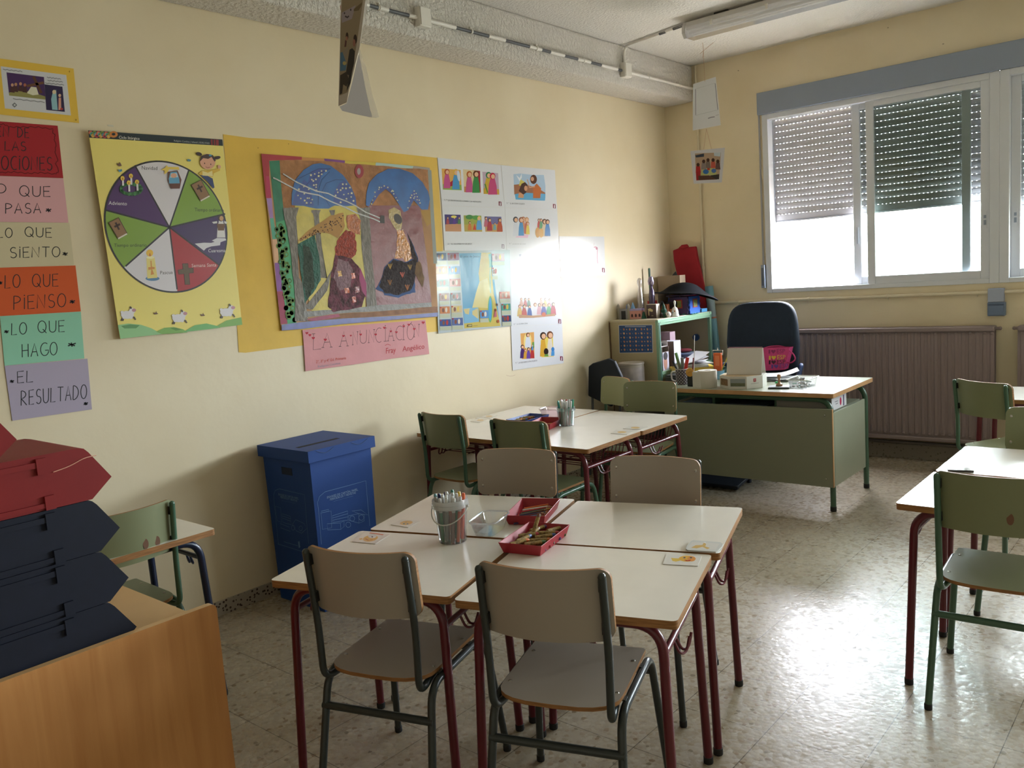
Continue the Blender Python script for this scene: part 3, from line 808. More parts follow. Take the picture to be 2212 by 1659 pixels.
# ------------------------------------------------------------------ wooden cabinet with storage trays, near left
def beech(name, h, d):
    m = bpy.data.materials.new(name); m.use_nodes = True
    t = m.node_tree; b_ = t.nodes['Principled BSDF']; L = t.links.new
    tcn = t.nodes.new('ShaderNodeTexCoord'); mp = t.nodes.new('ShaderNodeMapping'); mp.inputs['Scale'].default_value = (14, 14, 0.9); L(tcn.outputs['Object'], mp.inputs[0])
    n = t.nodes.new('ShaderNodeTexNoise'); n.inputs['Scale'].default_value = 2.2; n.inputs['Detail'].default_value = 7; n.inputs['Distortion'].default_value = 0.6; L(mp.outputs[0], n.inputs['Vector'])
    r = t.nodes.new('ShaderNodeValToRGB'); r.color_ramp.elements[0].position = .3; r.color_ramp.elements[0].color = (*lin(d), 1); r.color_ramp.elements[1].position = .7; r.color_ramp.elements[1].color = (*lin(h), 1)
    L(n.outputs['Fac'], r.inputs[0]); L(r.outputs[0], b_.inputs['Base Color']); b_.inputs['Roughness'].default_value = 0.38
    return m
BEECH = beech('beech_veneer', '#c58d54', '#b47a44')
BEECHT = mat('#d2a873', 0.35, 0.45, noise=0.06, nscale=5)
CZ = 0.76
cb = thing('storage_cabinet', 'beech wood cabinet in the near left corner under the tray stack', 'cabinet', (-1.20, -2.66, 0))
b = MB(); M_ = Matrix(((0, 0, 1, 0.185), (1, 0, 0, 0), (0, 1, 0, 0), (0, 0, 0, 1)))
b.slab(rrect(1.166, CZ-0.04, 0.018, 5, 0, (CZ-0.04)/2+0.04, (1, 1, 0, 0)), 0, 0.022, BEECH, BEECHT, M=M_); b.build('side_panel', cb, bevel=0.004)
b = MB(); M_ = Matrix(((0, 0, 1, -0.56), (1, 0, 0, 0), (0, 1, 0, 0), (0, 0, 0, 1)))
b.slab(rrect(1.166, CZ-0.04, 0.018, 5, 0, (CZ-0.04)/2+0.04, (1, 1, 0, 0)), 0, 0.022, BEECH, BEECHT, M=M_); b.build('side_panel', cb, bevel=0.004)
b = MB(); b.box((-0.538, -0.575, CZ-0.065), (0.185, 0.560, CZ-0.045), BEECHT); b.build('top', cb, smooth=0)
b = MB(); b.box((-0.538, 0.545, 0.06), (0.185, 0.560, CZ-0.065), BEECH); b.build('end_panel', cb, smooth=0)
b = MB(); b.box((-0.538, -0.575, 0.06), (0.185, 0.545, 0.08), BEECH); b.build('bottom', cb, smooth=0)
for yy in (-0.5, 0.5):
    for xx in (-0.5, 0.16):
        b = MB(); b.lathe([(0.02, 0.0), (0.025, 0.06)], BLK, c=(xx, yy, 0), n=14, cap=True); b.build('foot', cb)
NAVY = mat('#101526', 0.62, 0.3, noise=0.15, nscale=30)
REDT = mat('#7c1214', 0.5, 0.4, noise=0.06, nscale=10)
def storage_tray(m_, label, z, y_end, dx=0.0, group='stacked storage trays on the cabinet'):
    t = thing('storage_tray', label, 'storage tray', (-1.20+dx, -2.6, z), 0, group)
    b = MB(); L_ = y_end+2.6
    # side profile (y, z): rounded top corner, slanting out to a point low down, then back in
    pr = [(-0.62, 0.0), (L_-0.055, 0.0), (L_, 0.047), (L_-0.050, 0.122), (L_-0.060, 0.133), (L_-0.076, 0.137), (-0.62, 0.137)]
    M_ = Matrix(((0, 0, 1, -0.17), (1, 0, 0, 0), (0, 1, 0, 0), (0, 0, 0, 1)))
    b.slab(pr, 0, 0.345, m_, m_, M=M_)
    b.build('body', t, bevel=0.002)
    b = MB(); M2 = Matrix(((0, 0, 1, 0.175), (1, 0, 0, 0), (0, 1, 0, 0), (0, 0, 0, 1)))
    b.slab([(-0.60, 0.108), (L_-0.16, 0.108), (L_-0.165, 0.122), (-0.60, 0.122)], 0, 0.006, m_, M=M2); b.slab([(-0.60, 0.006), (L_-0.155, 0.006), (L_-0.15, 0.018), (-0.60, 0.018)], 0, 0.006, m_, M=M2)
    for q in (-0.165, ):
        b.slab([(L_+q-0.012, 0.09), (L_+q+0.012, 0.09), (L_+q+0.012, 0.13), (L_+q-0.012, 0.13)], 0, 0.008, m_, M=M2)
        b.slab([(L_+q-0.004, 0.0), (L_+q+0.02, 0.0), (L_+q+0.02, 0.035), (L_+q-0.004, 0.035)], 0, 0.008, m_, M=M2)
    b.build('rib', t, bevel=0.001)
    return t
zt = CZ-0.0445
storage_tray(NAVY, 'navy storage tray lowest in the stack on the beech cabinet', zt, -2.292)
storage_tray(NAVY, 'navy storage tray second from below in the stack', zt+0.1385, -2.296)
storage_tray(NAVY, 'navy storage tray under the red ones in the stack', zt+0.277, -2.302)
rt = storage_tray(REDT, 'red storage tray with a pale scratch on the navy stack', zt+0.4155, -2.306)
b = MB(); b.tube(fillet([(0.1765, 0.155, 0.090), (0.1765, 0.195, 0.096), (0.1765, 0.232, 0.110), (0.1765, 0.262, 0.110)], 0.03, 4), 0.0012, mat('#d8a08a', .5), n=5); b.build('scratch', rt)
storage_tray(REDT, 'red storage tray on top of the stack, only its end showing', zt+0.554, -2.515)
# ------------------------------------------------------------------ flat printed and drawn things
_dg_cache = {}
def glyphs(text, font_bold=False):
    """outline mesh of a line of text: vertices in units of the letter size, faces, width"""
    if text in _dg_cache: return _dg_cache[text]
    cu = bpy.data.curves.new('text', 'FONT'); cu.body = text; cu.size = 1.0; cu.resolution_u = 2
    o = bpy.data.objects.new('text', cu); COL.objects.link(o)
    dg = bpy.context.evaluated_depsgraph_get(); dg.update()
    me = o.evaluated_get(dg).to_mesh()
    vs = [(v.co.x, v.co.y) for v in me.vertices]; fs = [tuple(p.vertices) for p in me.polygons]
    o.evaluated_get(dg).to_mesh_clear()
    bpy.data.objects.remove(o); bpy.data.curves.remove(cu)
    x0 = min((v[0] for v in vs), default=0); x1 = max((v[0] for v in vs), default=1)
    vs = [(x-x0, y) for x, y in vs]
    _dg_cache[text] = (vs, fs, x1-x0)
    return _dg_cache[text]

# hand lettering as single strokes, unit height, (width, strokes)
def arc(cx, cy, rx, ry, a0, a1, n=10):
    return [(cx+rx*math.cos(math.radians(a0+(a1-a0)*k/n)), cy+ry*math.sin(math.radians(a0+(a1-a0)*k/n))) for k in range(n+1)]
HAND = {
 'A': (.62, [[(0, 0), (.30, 1), (.60, 0)], [(.10, .36), (.50, .36)]]),
 'C': (.58, [arc(.38, .5, .36, .5, 60, 300)]),
 'D': (.62, [[(0, 0), (0.02, 1)], arc(.02, .5, .55, .5, 90, -90)]),
 'E': (.50, [[(.48, 1), (0, .97), (.02, 0), (.50, .02)], [(.01, .52), (.42, .53)]]),
 'G': (.66, [arc(.40, .5, .38, .5, 55, 330, 12)+[(.73, .42), (.42, .42)]]),
 'H': (.58, [[(0, 1), (.02, 0)], [(.52, 1), (.54, 0)], [(.01, .5), (.53, .52)]]),
 'I': (.10, [[(.05, .85), (.05, 0)], arc(.05, 1.0, .02, .02, 0, 360, 6)]),
 'L': (.50, [[(.02, 1), (0, 0), (.48, .02)]]),
 'M': (.75, [[(0, 0), (.05, 1), (.36, .30), (.66, 1), (.72, 0)]]),
 'N': (.62, [[(0, 0), (.03, 1), (.55, 0), (.58, 1)]]),
 'O': (.66, [arc(.33, .5, .32, .5, 90, 450, 16)]),
 'P': (.52, [[(0, 0), (0.01, 1)], arc(.02, .73, .46, .26, 88, -90)]),
 'Q': (.72, [arc(.34, .5, .33, .5, 90, 450, 16), [(.40, .30), (.70, -.05)]]),
 'R': (.58, [[(0, 0), (0.01, 1)], arc(.02, .73, .44, .26, 88, -90)+[(.55, 0)]]),
 'S': (.52, [arc(.27, .74, .22, .25, 40, 250, 9)+arc(.26, .25, .24, .25, 85, -150, 9)]),
 'T': (.62, [[(0, 1), (.62, .98)], [(.31, .99), (.30, 0)]]),
 'U': (.58, [[(0, 1), (.02, .30)]+arc(.28, .28, .26, .28, 180, 360, 8)+[(.56, 1)]]),
 'J': (.5, [[(.4, 1), (.4, .25)]+arc(.2, .25, .2, .25, 0, -170, 8)]),
 '*': (.42, [[(.02, .35), (.40, .62)], [(.04, .66), (.36, .30)], [(.18, .75), (.22, .2)]]),
 ' ': (.40, []),
}
# the slab-footed capitals of the pink banner
def serif(ch):
    w, st = HAND[ch]; st = [list(s) for s in st]; s_ = 0.10
    if ch in 'ALNIT':
        feet = {'A': [(0, 0), (.60, 0)], 'L': [(.02, 1)], 'N': [(0, 0), (.58, 1)], 'I': [(.05, 0), (.05, .85)], 'T': [(.3, 0)]}[ch]
        for x, y in feet: st.append([(x-s_, y), (x+s_, y)])
    return w, st

class Art:
    """flat coloured shapes laid in layers on a sheet that lies in a plane"""
    def __init__(s, name, label, cat, p0, nrm, group=None, gloss=None, rough=0.6, step=0.00004, k=(0, 0, 1)):
        s.p0 = Vector(p0); s.n = Vector(nrm).normalized(); s.name = name
        s.meta = (label, cat, group); s.mb = MB(); s.lay = 0; s.step = step
        s.rough = rough; s.gloss = gloss; s.k = k
        up = Vector((0, 0, 1)) if abs(s.n.z) < 0.7 else Vector((0, 1, 0))
        s.ex = up.cross(s.n).normalized(); s.ey = s.n.cross(s.ex).normalized()
    def col(s, c, **kw):
        if not isinstance(c, str): return c
        if s.gloss is not None:
            return mat(c, s.gloss, 0.35, coat=0.0, **kw)
        return mat(c, s.rough, 0.3, **kw)
    def w(s, u, v):
        """photo position (in the scale k) -> point of the plane in metres"""
        x0, y0, sc = s.k
        P = on_plane(x0+u/sc, y0+v/sc, s.p0, s.n)-s.p0
        return (P.dot(s.ex), P.dot(s.ey))
    def P(s, a, lift=0.0):
        return s.p0+s.ex*a[0]+s.ey*a[1]+s.n*(s.lay*s.step+lift)
    def sheet(s, pts, c, thick=0.0012):
        q = [s.w(*p) for p in pts]; m_ = s.col(c)
        top = [s.P(a, 0) for a in q]; bot = [s.P(a, -thick) for a in q]; n = len(q)
        s.mb.add(top, [tuple(range(n))], m_); s.mb.add(bot, [tuple(range(n))[::-1]], m_)
        s.mb.add(top+bot, [(i, (i+1) % n, n+(i+1) % n, n+i) for i in range(n)], m_)
        s.lay += 1
    def wpoly(s, q, c):
        s.mb.add([s.P(a) for a in q], [tuple(range(len(q)))], s.col(c))
    def poly(s, pts, c, layer=True):
        if layer: s.lay += 1
        s.wpoly([s.w(*p) for p in pts], c)
    def ell(s, u, v, ru, rv, c, rot=0, n=18, layer=True, a0=0, a1=360):
        cr, sr = math.cos(math.radians(rot)), math.sin(math.radians(rot)); pts = []
        for k in range(n if a1-a0 == 360 else n+1):
            a = math.radians(a0+(a1-a0)*k/n); x, y = ru*math.cos(a), rv*math.sin(a)
            pts.append((u+x*cr-y*sr, v+x*sr+y*cr))
        s.poly(pts, c, layer)
    def wline(s, q, wd, c, closed=False):
        m_ = s.col(c); n = len(q); V = [Vector(a) for a in q]; L_ = []; R_ = []
        for i in range(n):
            a = V[i-1] if (i or closed) else V[i]; b = V[(i+1) % n] if (i < n-1 or closed) else V[i]
            d = b-a
            if d.length < 1e-9: d = Vector((1, 0))
            d.normalize(); nn = Vector((-d.y, d.x))*wd/2
            L_.append(s.P(V[i]+nn)); R_.append(s.P(V[i]-nn))
        fs = [(i, (i+1) % n, n+(i+1) % n, n+i) for i in range(n if closed else n-1)]
        s.mb.add(L_+R_, fs, m_)
    def line(s, pts, wd, c, closed=False, layer=True):
        """wd in metres"""
        if layer: s.lay += 1
        s.wline([s.w(*p) for p in pts], wd, c, closed)
    def text(s, t, a, b, h, c, up=None):
        """printed text from a to b along its base line, h = size in photo units"""
        s.lay += 1
        vs, fs, wd = glyphs(t)
        A, B = Vector(s.w(*a)), Vector(s.w(*b))
        ux, uy = up or (0, -h)
        U = Vector(s.w(a[0]+ux, a[1]+uy))-A
        s.mb.add([s.P(A+(B-A)*(x/wd)+U*y) for x, y in vs], fs, s.col(c))
    def hand(s, t, a, b, h, c, wd, fn=None, lean=0.0):
        s.lay += 1
        gap = 0.2; tot = sum(HAND[ch][0]+gap for ch in t)-gap
        A, B = Vector(s.w(*a)), Vector(s.w(*b)); U = Vector(s.w(a[0]+lean, a[1]-h))-A; x = 0
        for ch in t:
            w_, st = (fn or HAND.get)(ch)
            for pl in st:
                s.wline([A+(B-A)*((x+px)/tot)+U*py for px, py in pl], wd, c)
            x += w_+gap
    def fig(s, u, v, h, robe, skin='#e0b08e', hair='#5a3a22', wd=0.42, lean=0):
        """little robed figure standing at u, v"""
        w_ = h*wd
        s.poly([(u-w_*.5, v), (u-w_*.42+lean*.4, v-h*.45), (u-w_*.25+lean, v-h*.74), (u+w_*.25+lean, v-h*.74), (u+w_*.45+lean*.4, v-h*.4), (u+w_*.52, v)], robe)
        s.ell(u+lean, v-h*.86, h*.135, h*.16, hair, n=10); s.ell(u+lean+h*.02, v-h*.84, h*.09, h*.11, skin, n=10)
    def done(s, parent=None):
        if parent:
            s.mb.v = [v-parent.location for v in s.mb.v]
        o = s.mb.build(s.name, parent, smooth=0)
        if not parent: tag(o, *s.meta)
        return o

WN = (1, 0, 0)
def wallart(name, label, cat, off=0.004, tilt=0.0, at=None, **kw):
    """sheet on the long wall; tilt turns it a little about a vertical line through at = (y)"""
    n = Vector((1, tilt, 0)); y = at if at is not None else 0
    return Art(name, label, cat, (WX+off, y, 1.6), n, **kw)
K1 = (0, 100, 3.95); K2 = (0, 500, 3.95)
INK = '#2a2a2e'
# ---- yellow card with a print, top left
a = wallart('wall_card', 'yellow card with a purple print pinned above the red sheet, top left', 'card', 0.003, k=K1)
a.sheet([(-380, 52), (628, 190), (675, 655), (-330, 545)], '#e3bb48')
a.poly([(5, 170), (565, 245), (605, 590), (42, 530)], '#cfd0d6')
a.poly([(55, 222), (375, 262), (388, 455), (78, 420)], '#46295c')
a.poly([(76, 395), (180, 372), (300, 400), (386, 428), (388, 455), (78, 420)], '#8f8a52')
for (x, y, c) in ((105, 345, '#c89a7c'), (135, 340, '#b98a64'), (175, 335, '#c08a70'), (212, 345, '#b06a52')):
    a.ell(x, y-15, 12, 14, c); a.poly([(x-16, y), (x+14, y), (x+20, y+52), (x-20, y+46)], '#4c2c2c')
a.poly([(230, 400), (265, 345), (310, 350), (330, 412), (280, 418)], '#d8d4bc')
a.line([(285, 258), (352, 400)], 0.012, '#5d3a26'); a.line([(228, 340), (372, 310)], 0.010, '#6b4630', layer=False)
a.poly([(380, 325), (532, 345), (553, 560), (395, 543)], '#2d2148')
a.poly([(448, 400), (478, 370), (492, 545), (445, 540), (436, 450)], '#8fb9c4'); a.ell(462, 390, 16, 18, '#d8c3a0')
a.poly([(500, 440), (520, 438), (522, 540), (498, 545)], '#d79a86'); a.ell(509, 420, 12, 14, '#e0b393'); a.ell(525, 535, 12, 10, '#b23a3a')
for (x0, y0, x1, y1) in ((25, 197, 190, 216), (400, 265, 520, 280), (405, 292, 535, 304), (385, 314, 545, 330), (110, 448, 380, 478)):
    a.line([(x0+(x1-x0)*q/9, y0+(y1-y0)*q/9+(3 if q % 2 else -3)) for q in range(10)], 0.0035, '#85868c')
a.poly([(103, 500), (124, 480), (146, 502), (124, 523)], '#6f7276'); a.ell(124, 501, 9, 9, '#c8c9cc')
for x, y in ((592, 216), (648, 628)): a.ell(x, y, 5, 8, '#a9832e', n=8)
a.done()
# ---- the column of six hand-lettered sheets
def sheet6(label, pts, c, words, k=(0, 0, 1)):
    a = wallart('lettered_sheet', label, 'paper sheet', 0.003, k=k, group='column of coloured lettered sheets', rough=0.7)
    a.sheet(pts, c)
    return a
a = sheet6('red sheet lettered EN DE LAS EMOCIONES at the top of the column', [(-54, 258), (124.5, 271.6), (136.7, 384.8), (-38, 378.5)], '#a5232b', ())
a.k = K1
a.hand('EN', (-30, 768), (78, 772), 85, INK, .0035); a.hand('DE', (150, 776), (248, 782), 86, INK, .0035)
a.hand('LAS', (42, 888), (222, 892), 78, INK, .0035); a.hand('EMOCIONES', (-145, 1050), (445, 1058), 118, INK, .0038)
wv = [(-60, 660)]
pts = [(30, 665), (90, 690), (200, 688), (330, 690), (452, 708), (448, 740), (470, 752), (462, 800), (478, 830), (470, 905), (495, 972), (472, 1000), (492, 1035), (500, 1070), (470, 1090), (350, 1078), (240, 1085), (120, 1072), (20, 1078), (-100, 1070)]
fin = []
for (x0, y0), (x1, y1) in zip(wv+pts, pts):
    for q in range(4): fin.append((x0+(x1-x0)*q/4+(2 if q % 2 else -2), y0+(y1-y0)*q/4+(5 if q % 2 else -5)))
a.line(fin, .003, '#5a1015'); a.done()
a = sheet6('pink sheet lettered LO QUE PASA in the column', [(-38, 379.2), (136.7, 385.5), (148, 481), (-25, 479)], '#d9a6ab', ())
a.k = K1; a.hand('LO', (-135, 1250), (52, 1252), 78, INK, .0035); a.hand('QUE', (165, 1278), (430, 1284), 90, INK, .0036)
a.hand('PASA', (48, 1428), (350, 1424), 88, INK, .0036); a.hand('*', (388, 1428), (440, 1428), 62, INK, .0045); a.done()
a = sheet6('cream sheet lettered LO QUE SIENTO in the column', [(-25, 479.4), (150, 481.5), (160, 572), (-13, 579)], '#cfc3a2', ())
a.k = K1; a.hand('LO', (-20, 1632), (105, 1632), 82, INK, .0035); a.hand('QUE', (212, 1622), (442, 1632), 82, INK, .0036)
a.k = K2; a.hand('SIENTO', (85, 226), (512, 216), 90, INK, .0036); a.hand('*', (532, 220), (580, 220), 60, INK, .0045); a.done()
a = sheet6('orange sheet lettered LO QUE PIENSO in the column', [(-13, 578.6), (163, 573.4), (174.7, 672.7), (0, 682.8)], '#cf5a2a', ())
a.k = K2; a.hand('LO', (42, 486), (172, 476), 112, INK, .0036); a.hand('QUE', (275, 472), (498, 468), 108, INK, .0036); a.hand('*', (-14, 462), (22, 462), 50, INK, .0045)
a.hand('PIENSO', (118, 668), (562, 642), 118, INK, .0036); a.hand('*', (592, 630), (642, 626), 60, INK, .005); a.done()
a = sheet6('mint green sheet lettered LO QUE HAGO in the column', [(0, 683.2), (174.7, 673.2), (182.3, 774.2), (10, 789.9)], '#8fc7aa', ())
a.k = K2; a.hand('*', (34, 880), (76, 878), 50, INK, .0045); a.hand('LO', (98, 884), (228, 874), 100, INK, .0036); a.hand('QUE', (322, 864), (552, 856), 100, INK, .0036)
a.hand('HAGO', (188, 1074), (488, 1052), 112, INK, .0036); a.hand('*', (576, 1000), (650, 994), 66, INK, .0055); a.done()
a = sheet6('lilac sheet lettered EL RESULTADO at the bottom of the column', [(10, 790.3), (189, 774.8), (198.7, 884.3), (26.6, 908.9)], '#a99fb2', ())
a.k = K2; a.hand('*', (82, 1304), (122, 1302), 50, INK, .0045); a.hand('EL', (148, 1294), (284, 1284), 100, INK, .0036)
a.hand('RESULTADO', (180, 1486), (740, 1424), 126, INK, .0038); a.hand('*', (712, 1496), (752, 1490), 50, INK, .0055); a.done()

# ---- liturgical wheel poster
yc = on_plane(365, 491, (WX+0.02, 0, 1.6), WN).y
a = wallart('wheel_poster', 'yellow poster with a coloured season wheel titled Ciclo litúrgico', 'poster', 0.014, tilt=0.03, at=yc, gloss=0.38, k=K1)
YP = '#e6d574'
a.sheet([(752, 717), (1898, 795), (2065, 2375), (1025, 2495)], YP)
a.poly([(752, 717), (1898, 795), (1903, 850), (760, 780)], '#16242a')
cols = ['#c95a4a', '#5a9c8c', '#d9a13a', '#7a9a3c', '#4d7f93', '#b8434f']
random.seed(3)
for q in range(16):
    x = 772+q*11; y = 742+q*.7+(q % 3)*12-6
    a.ell(x, y, 17, 17, cols[q % 6], n=9); a.ell(x, y, 8, 8, '#16242a' if q % 2 else '#e6d9a0', n=8, layer=False)
a.ell(968, 752, 36, 28, '#c77b35', n=16); a.ell(968, 750, 16, 12, '#16242a', n=12)
a.text('Ciclo litúrgico', (1014, 787), (1190, 799), 34, '#e9e6dc'); a.text('Religión Católica | Infantil | EDELVIVES', (1484, 812), (1788, 835), 21, '#b9bdb9')
a.poly([(1797, 793), (1865, 798), (1866, 846), (1800, 842)], '#8c2426'); a.poly([(1812, 794), (1822, 795), (1824, 844), (1814, 843)], '#16242a'); a.poly([(1836, 796), (1842, 797), (1842, 845), (1836, 844)], '#16242a')
ctr = Vector(a.w(1445, 1545))
ed = {n_: Vector(a.w(*p)) for n_, p in {'nw': (1150, 1015), 'ne': (1612, 1050), 'e': (1920, 1430), 'se': (1875, 1872), 's': (1510, 2075), 'sw': (1070, 1877), 'w': (890, 1395)}.items()}
Rw = sum((e_-ctr).length for e_ in ed.values())/7
def ang(n_): d = ed[n_]-ctr; return math.atan2(d.y, d.x)
a.lay += 1
a.wpoly([ctr+Vector((math.cos(t), math.sin(t)))*(Rw+0.004) for t in [2*math.pi*q/72 for q in range(72)]], '#211a1d')
a.lay += 1
for n0, n1, c in (('nw', 'w', '#4a2460'), ('ne', 'nw', '#d4cfd6'), ('e', 'ne', '#7f9f38'), ('se', 'e', '#3c2257'), ('s', 'se', '#a8262c'), ('sw', 's', '#d6d2da'), ('w', 'sw', '#7f9f38')):
    t0, t1 = ang(n0), ang(n1)
    while t1 < t0: t1 += 2*math.pi
    a.wpoly([ctr]+[ctr+Vector((math.cos(t0+(t1-t0)*q/16), math.sin(t0+(t1-t0)*q/16)))*(Rw-0.004) for q in range(17)], c)
a.lay += 1
for e_ in ed.values(): a.wline([ctr, e_], 0.0075, '#211a1d')
a.text('Navidad', (1208, 1052), (1342, 1056), 46, '#3a3836'); a.text('Adviento', (926, 1352), (1082, 1358), 46, '#d8d2da')
a.text('Tiempo ordinario', (1660, 1408), (1908, 1412), 42, '#2e3a1c')
a.k = K2
a.text('Tiempo ordinario', (972, 132), (1250, 130), 42, '#2e3a1c'); a.text('Cuaresma', (1776, 178), (1922, 176), 42, '#d8d2da')
a.text('Semana Santa', (1634, 306), (1845, 298), 42, '#e6c9c6'); a.text('Pascua', (1366, 366), (1472, 362), 42, '#3a3836')
# candle
a.ell(1300, 402, 60, 20, '#4e7fa8'); a.poly([(1248, 225), (1316, 215), (1342, 395), (1256, 402)], '#e3d27e'); a.ell(1282, 222, 34, 12, '#efe6b4'); a.ell(1276, 184, 30, 30, '#e8b93c'); a.poly([(1270, 205), (1277, 180), (1286, 205), (1278, 214)], '#b8622c')
a.poly([(1282, 250), (1292, 250), (1294, 300), (1320, 306), (1316, 322), (1297, 322), (1314, 365), (1284, 372), (1290, 325), (1264, 328), (1264, 305), (1285, 304)], '#cf8a3f')
# cross
a.poly([(1556, 276), (1602, 274), (1606, 314), (1648, 313), (1650, 352), (1610, 356), (1618, 452), (1578, 454), (1570, 362), (1522, 364), (1518, 330), (1560, 322)], '#5f482c')
a.line([(1556, 276), (1602, 274), (1606, 314), (1648, 313), (1650, 352), (1610, 356), (1618, 452), (1578, 454), (1570, 362), (1522, 364), (1518, 330), (1560, 322)], .003, '#2d2114', closed=True)
# white path and figure
a.poly([(1660, 104), (1740, 96), (1800, 98), (1830, 88), (1806, 78), (1850, 56), (1920, 58), (1930, 74), (1880, 92), (1876, 118), (1800, 128), (1760, 142), (1738, 164)], '#d4d2da')
a.fig(1884, 52, 195, '#d9d6d6', '#c99a72', '#3a281e', .36); a.poly([(1850, -65), (1918, -65), (1910, -8), (1858, -8)], '#6e4a2a'); a.poly([(1806, -80), (1850, -88), (1852, -70), (1820, -66)], '#d9d6d6'); a.poly([(1936, -80), (1912, -90), (1912, -70), (1930, -64)], '#d9d6d6')
# hills and sheep
a.poly([(1004, 798), (1090, 786), (1200, 796), (1290, 826), (1380, 876), (1025, 916)], '#8fbf86'); a.poly([(1330, 856), (1400, 822), (1480, 816), (1560, 834), (1600, 862), (1382, 876)], '#7aa852'); a.poly([(1560, 860), (1660, 800), (1760, 785), (1850, 806), (1880, 822), (1600, 855)], '#6fae68'); a.poly([(1850, 806), (1930, 760), (2058, 732), (2066, 796), (1870, 820)], '#7aa852')
a.poly([(1030, 806), (1110, 792), (1190, 800), (1160, 826), (1060, 828)], '#5d9058', True); a.poly([(1450, 826), (1500, 820), (1550, 836), (1500, 846)], '#5d8a40')
for (x, y, fl_) in ((1085, 712, 1), (1522, 740, 1), (1930, 690, 1)):
    for dx, dy in ((-52, 50), (-40, 52), (66, 26), (72, 40)):
        a.line([(x+dx*.6, y+10), (x+dx, y+dy)], .006, '#4b4038')
    a.ell(x, y, 56, 34, '#d9d5d8'); a.ell(x+40, y-34, 26, 26, '#d9d5d8')
    for q in range(7): a.ell(x-44+q*15, y+(22 if q % 2 else -22), 15, 13, '#d9d5d8', layer=(q == 0), n=9)
    a.ell(x+56, y-40, 18, 14, '#b98792'); a.ell(x+28, y-62, 8, 12, '#4b4038', rot=-30)
for (x, y) in ((1326, 694), (1726, 708)):
    a.poly([(x-20, y-4), (x, y+2), (x+4, y-16), (x+10, y), (x+22, y+8), (x+4, y+14), (x-14, y+10)], '#6a4a3a')
a.k = K1
a.poly([(990, 994), (1008, 1006), (1018, 988), (1030, 1004), (1036, 1022), (1014, 1026), (1000, 1014)], '#6a4a3a'); a.poly([(1002, 1050), (1020, 1056), (1034, 1046), (1040, 1064), (1018, 1076), (1010, 1066)], '#4f93b8'); a.poly([(1592, 968), (1606, 962), (1628, 970), (1620, 984), (1600, 982)], '#5a8f9e')
# wreath with candles
for q in range(22):
    t = 2*math.pi*q/22
    a.ell(1114+84*math.cos(t), 1218+44*math.sin(t), 20, 14, '#2f5f36' if q % 2 else '#417a45', rot=q*25, n=9, layer=(q % 6 == 0))
for (x, y0, y1) in ((1045, 1145, 1190), (1116, 1125, 1182), (1098, 1182, 1240), (1168, 1176, 1232)):
    a.poly([(x-8, y0), (x+8, y0), (x+10, y1), (x-6, y1)], '#dcd6dc'); a.ell(x-3, y0-18, 18, 20, '#e3c04a', n=12); a.ell(x-3, y0-14, 5, 9, '#b06c28', n=8)
# cradle
a.poly([(1430, 1072), (1512, 1060), (1545, 1140), (1530, 1215), (1455, 1216), (1428, 1145)], '#5d3020'); a.poly([(1450, 1075), (1505, 1070), (1525, 1130), (1530, 1170), (1440, 1172), (1436, 1130)], '#5f9fc4'); a.poly([(1455, 1085), (1505, 1082), (1516, 1118), (1448, 1122)], '#c3d6e0'); a.ell(1478, 1104, 26, 20, '#d6a084')
a.poly([(1368, 1055), (1400, 1040), (1420, 1015), (1430, 1030), (1520, 1030), (1528, 1055), (1440, 1050), (1428, 1072), (1400, 1095), (1400, 1062)], '#e0c352')
# books
for (x, y) in ((1706, 1234), (1002, 1556)):
    a.poly([(x-78, y-50), (x+6, y-92), (x+78, y+40), (x+2, y+86)], '#8b6640'); a.line([(x-78, y-50), (x+6, y-92), (x+78, y+40), (x+2, y+86)], .004, '#4a3018', closed=True)
    a.line([(x-20, y-52), (x+10, y+10)], .009, '#3d2414'); a.line([(x-30, y-14), (x+18, y-38)], .009, '#3d2414', layer=False); a.line([(x+2, y+86), (x+78, y+44)], .006, '#d9d2c0', layer=False)
# girl
a.poly([(1690, 1085), (1722, 1062), (1800, 1058), (1870, 1042), (1874, 1060), (1820, 1085), (1812, 1115), (1720, 1108)], '#d2ab3a'); a.poly([(1700, 1100), (1760, 1102), (1810, 1130), (1826, 1205), (1814, 1215), (1770, 1160), (1712, 1105)], '#2b3a6a'); a.poly([(1722, 1064), (1770, 1080), (1806, 1062), (1812, 1110), (1724, 1104)], '#e6d592')
a.ell(1866, 1030, 14, 16, '#d6a084'); a.ell(1768, 985, 66, 66, '#d9a084', n=22); a.poly([(1700, 985), (1712, 938), (1760, 920), (1812, 930), (1838, 975), (1826, 985), (1800, 945), (1772, 962), (1730, 955)], '#3a2320'); a.ell(1694, 920, 26, 15, '#3a2320', rot=18); a.ell(1850, 952, 28, 14, '#3a2320', rot=-12)
a.ell(1742, 1000, 4, 7, '#2a1a16', n=8); a.ell(1794, 1008, 4, 7, '#2a1a16', n=8, layer=False); a.line([(1750, 1030), (1768, 1038), (1786, 1032)], .0025, '#8a3a30'); a.ell(1790, 932, 12, 8, '#3f8fb0')
# fold line down the middle
a.done()
# ---- yellow backing paper behind the mural
a = wallart('backing_paper', 'large creased yellow backing paper behind the children mural', 'paper', 0.002, rough=0.6)
a.sheet([(482, 290), (540, 298), (620, 302), (700, 314), (944, 341), (957, 530), (946, 716), (800, 728), (640, 748), (530, 762), (516, 761), (500, 520)], mat('#dfb74c', .55, .35, noise=0.1, nscale=5, bump=0.25, bscale=9))
a.k = (540, 280, 5.183)
for (x, y) in ((432, 160), (90, 205)): a.ell(x, y, 6, 5, '#8a6a2a', n=7)
a.done()
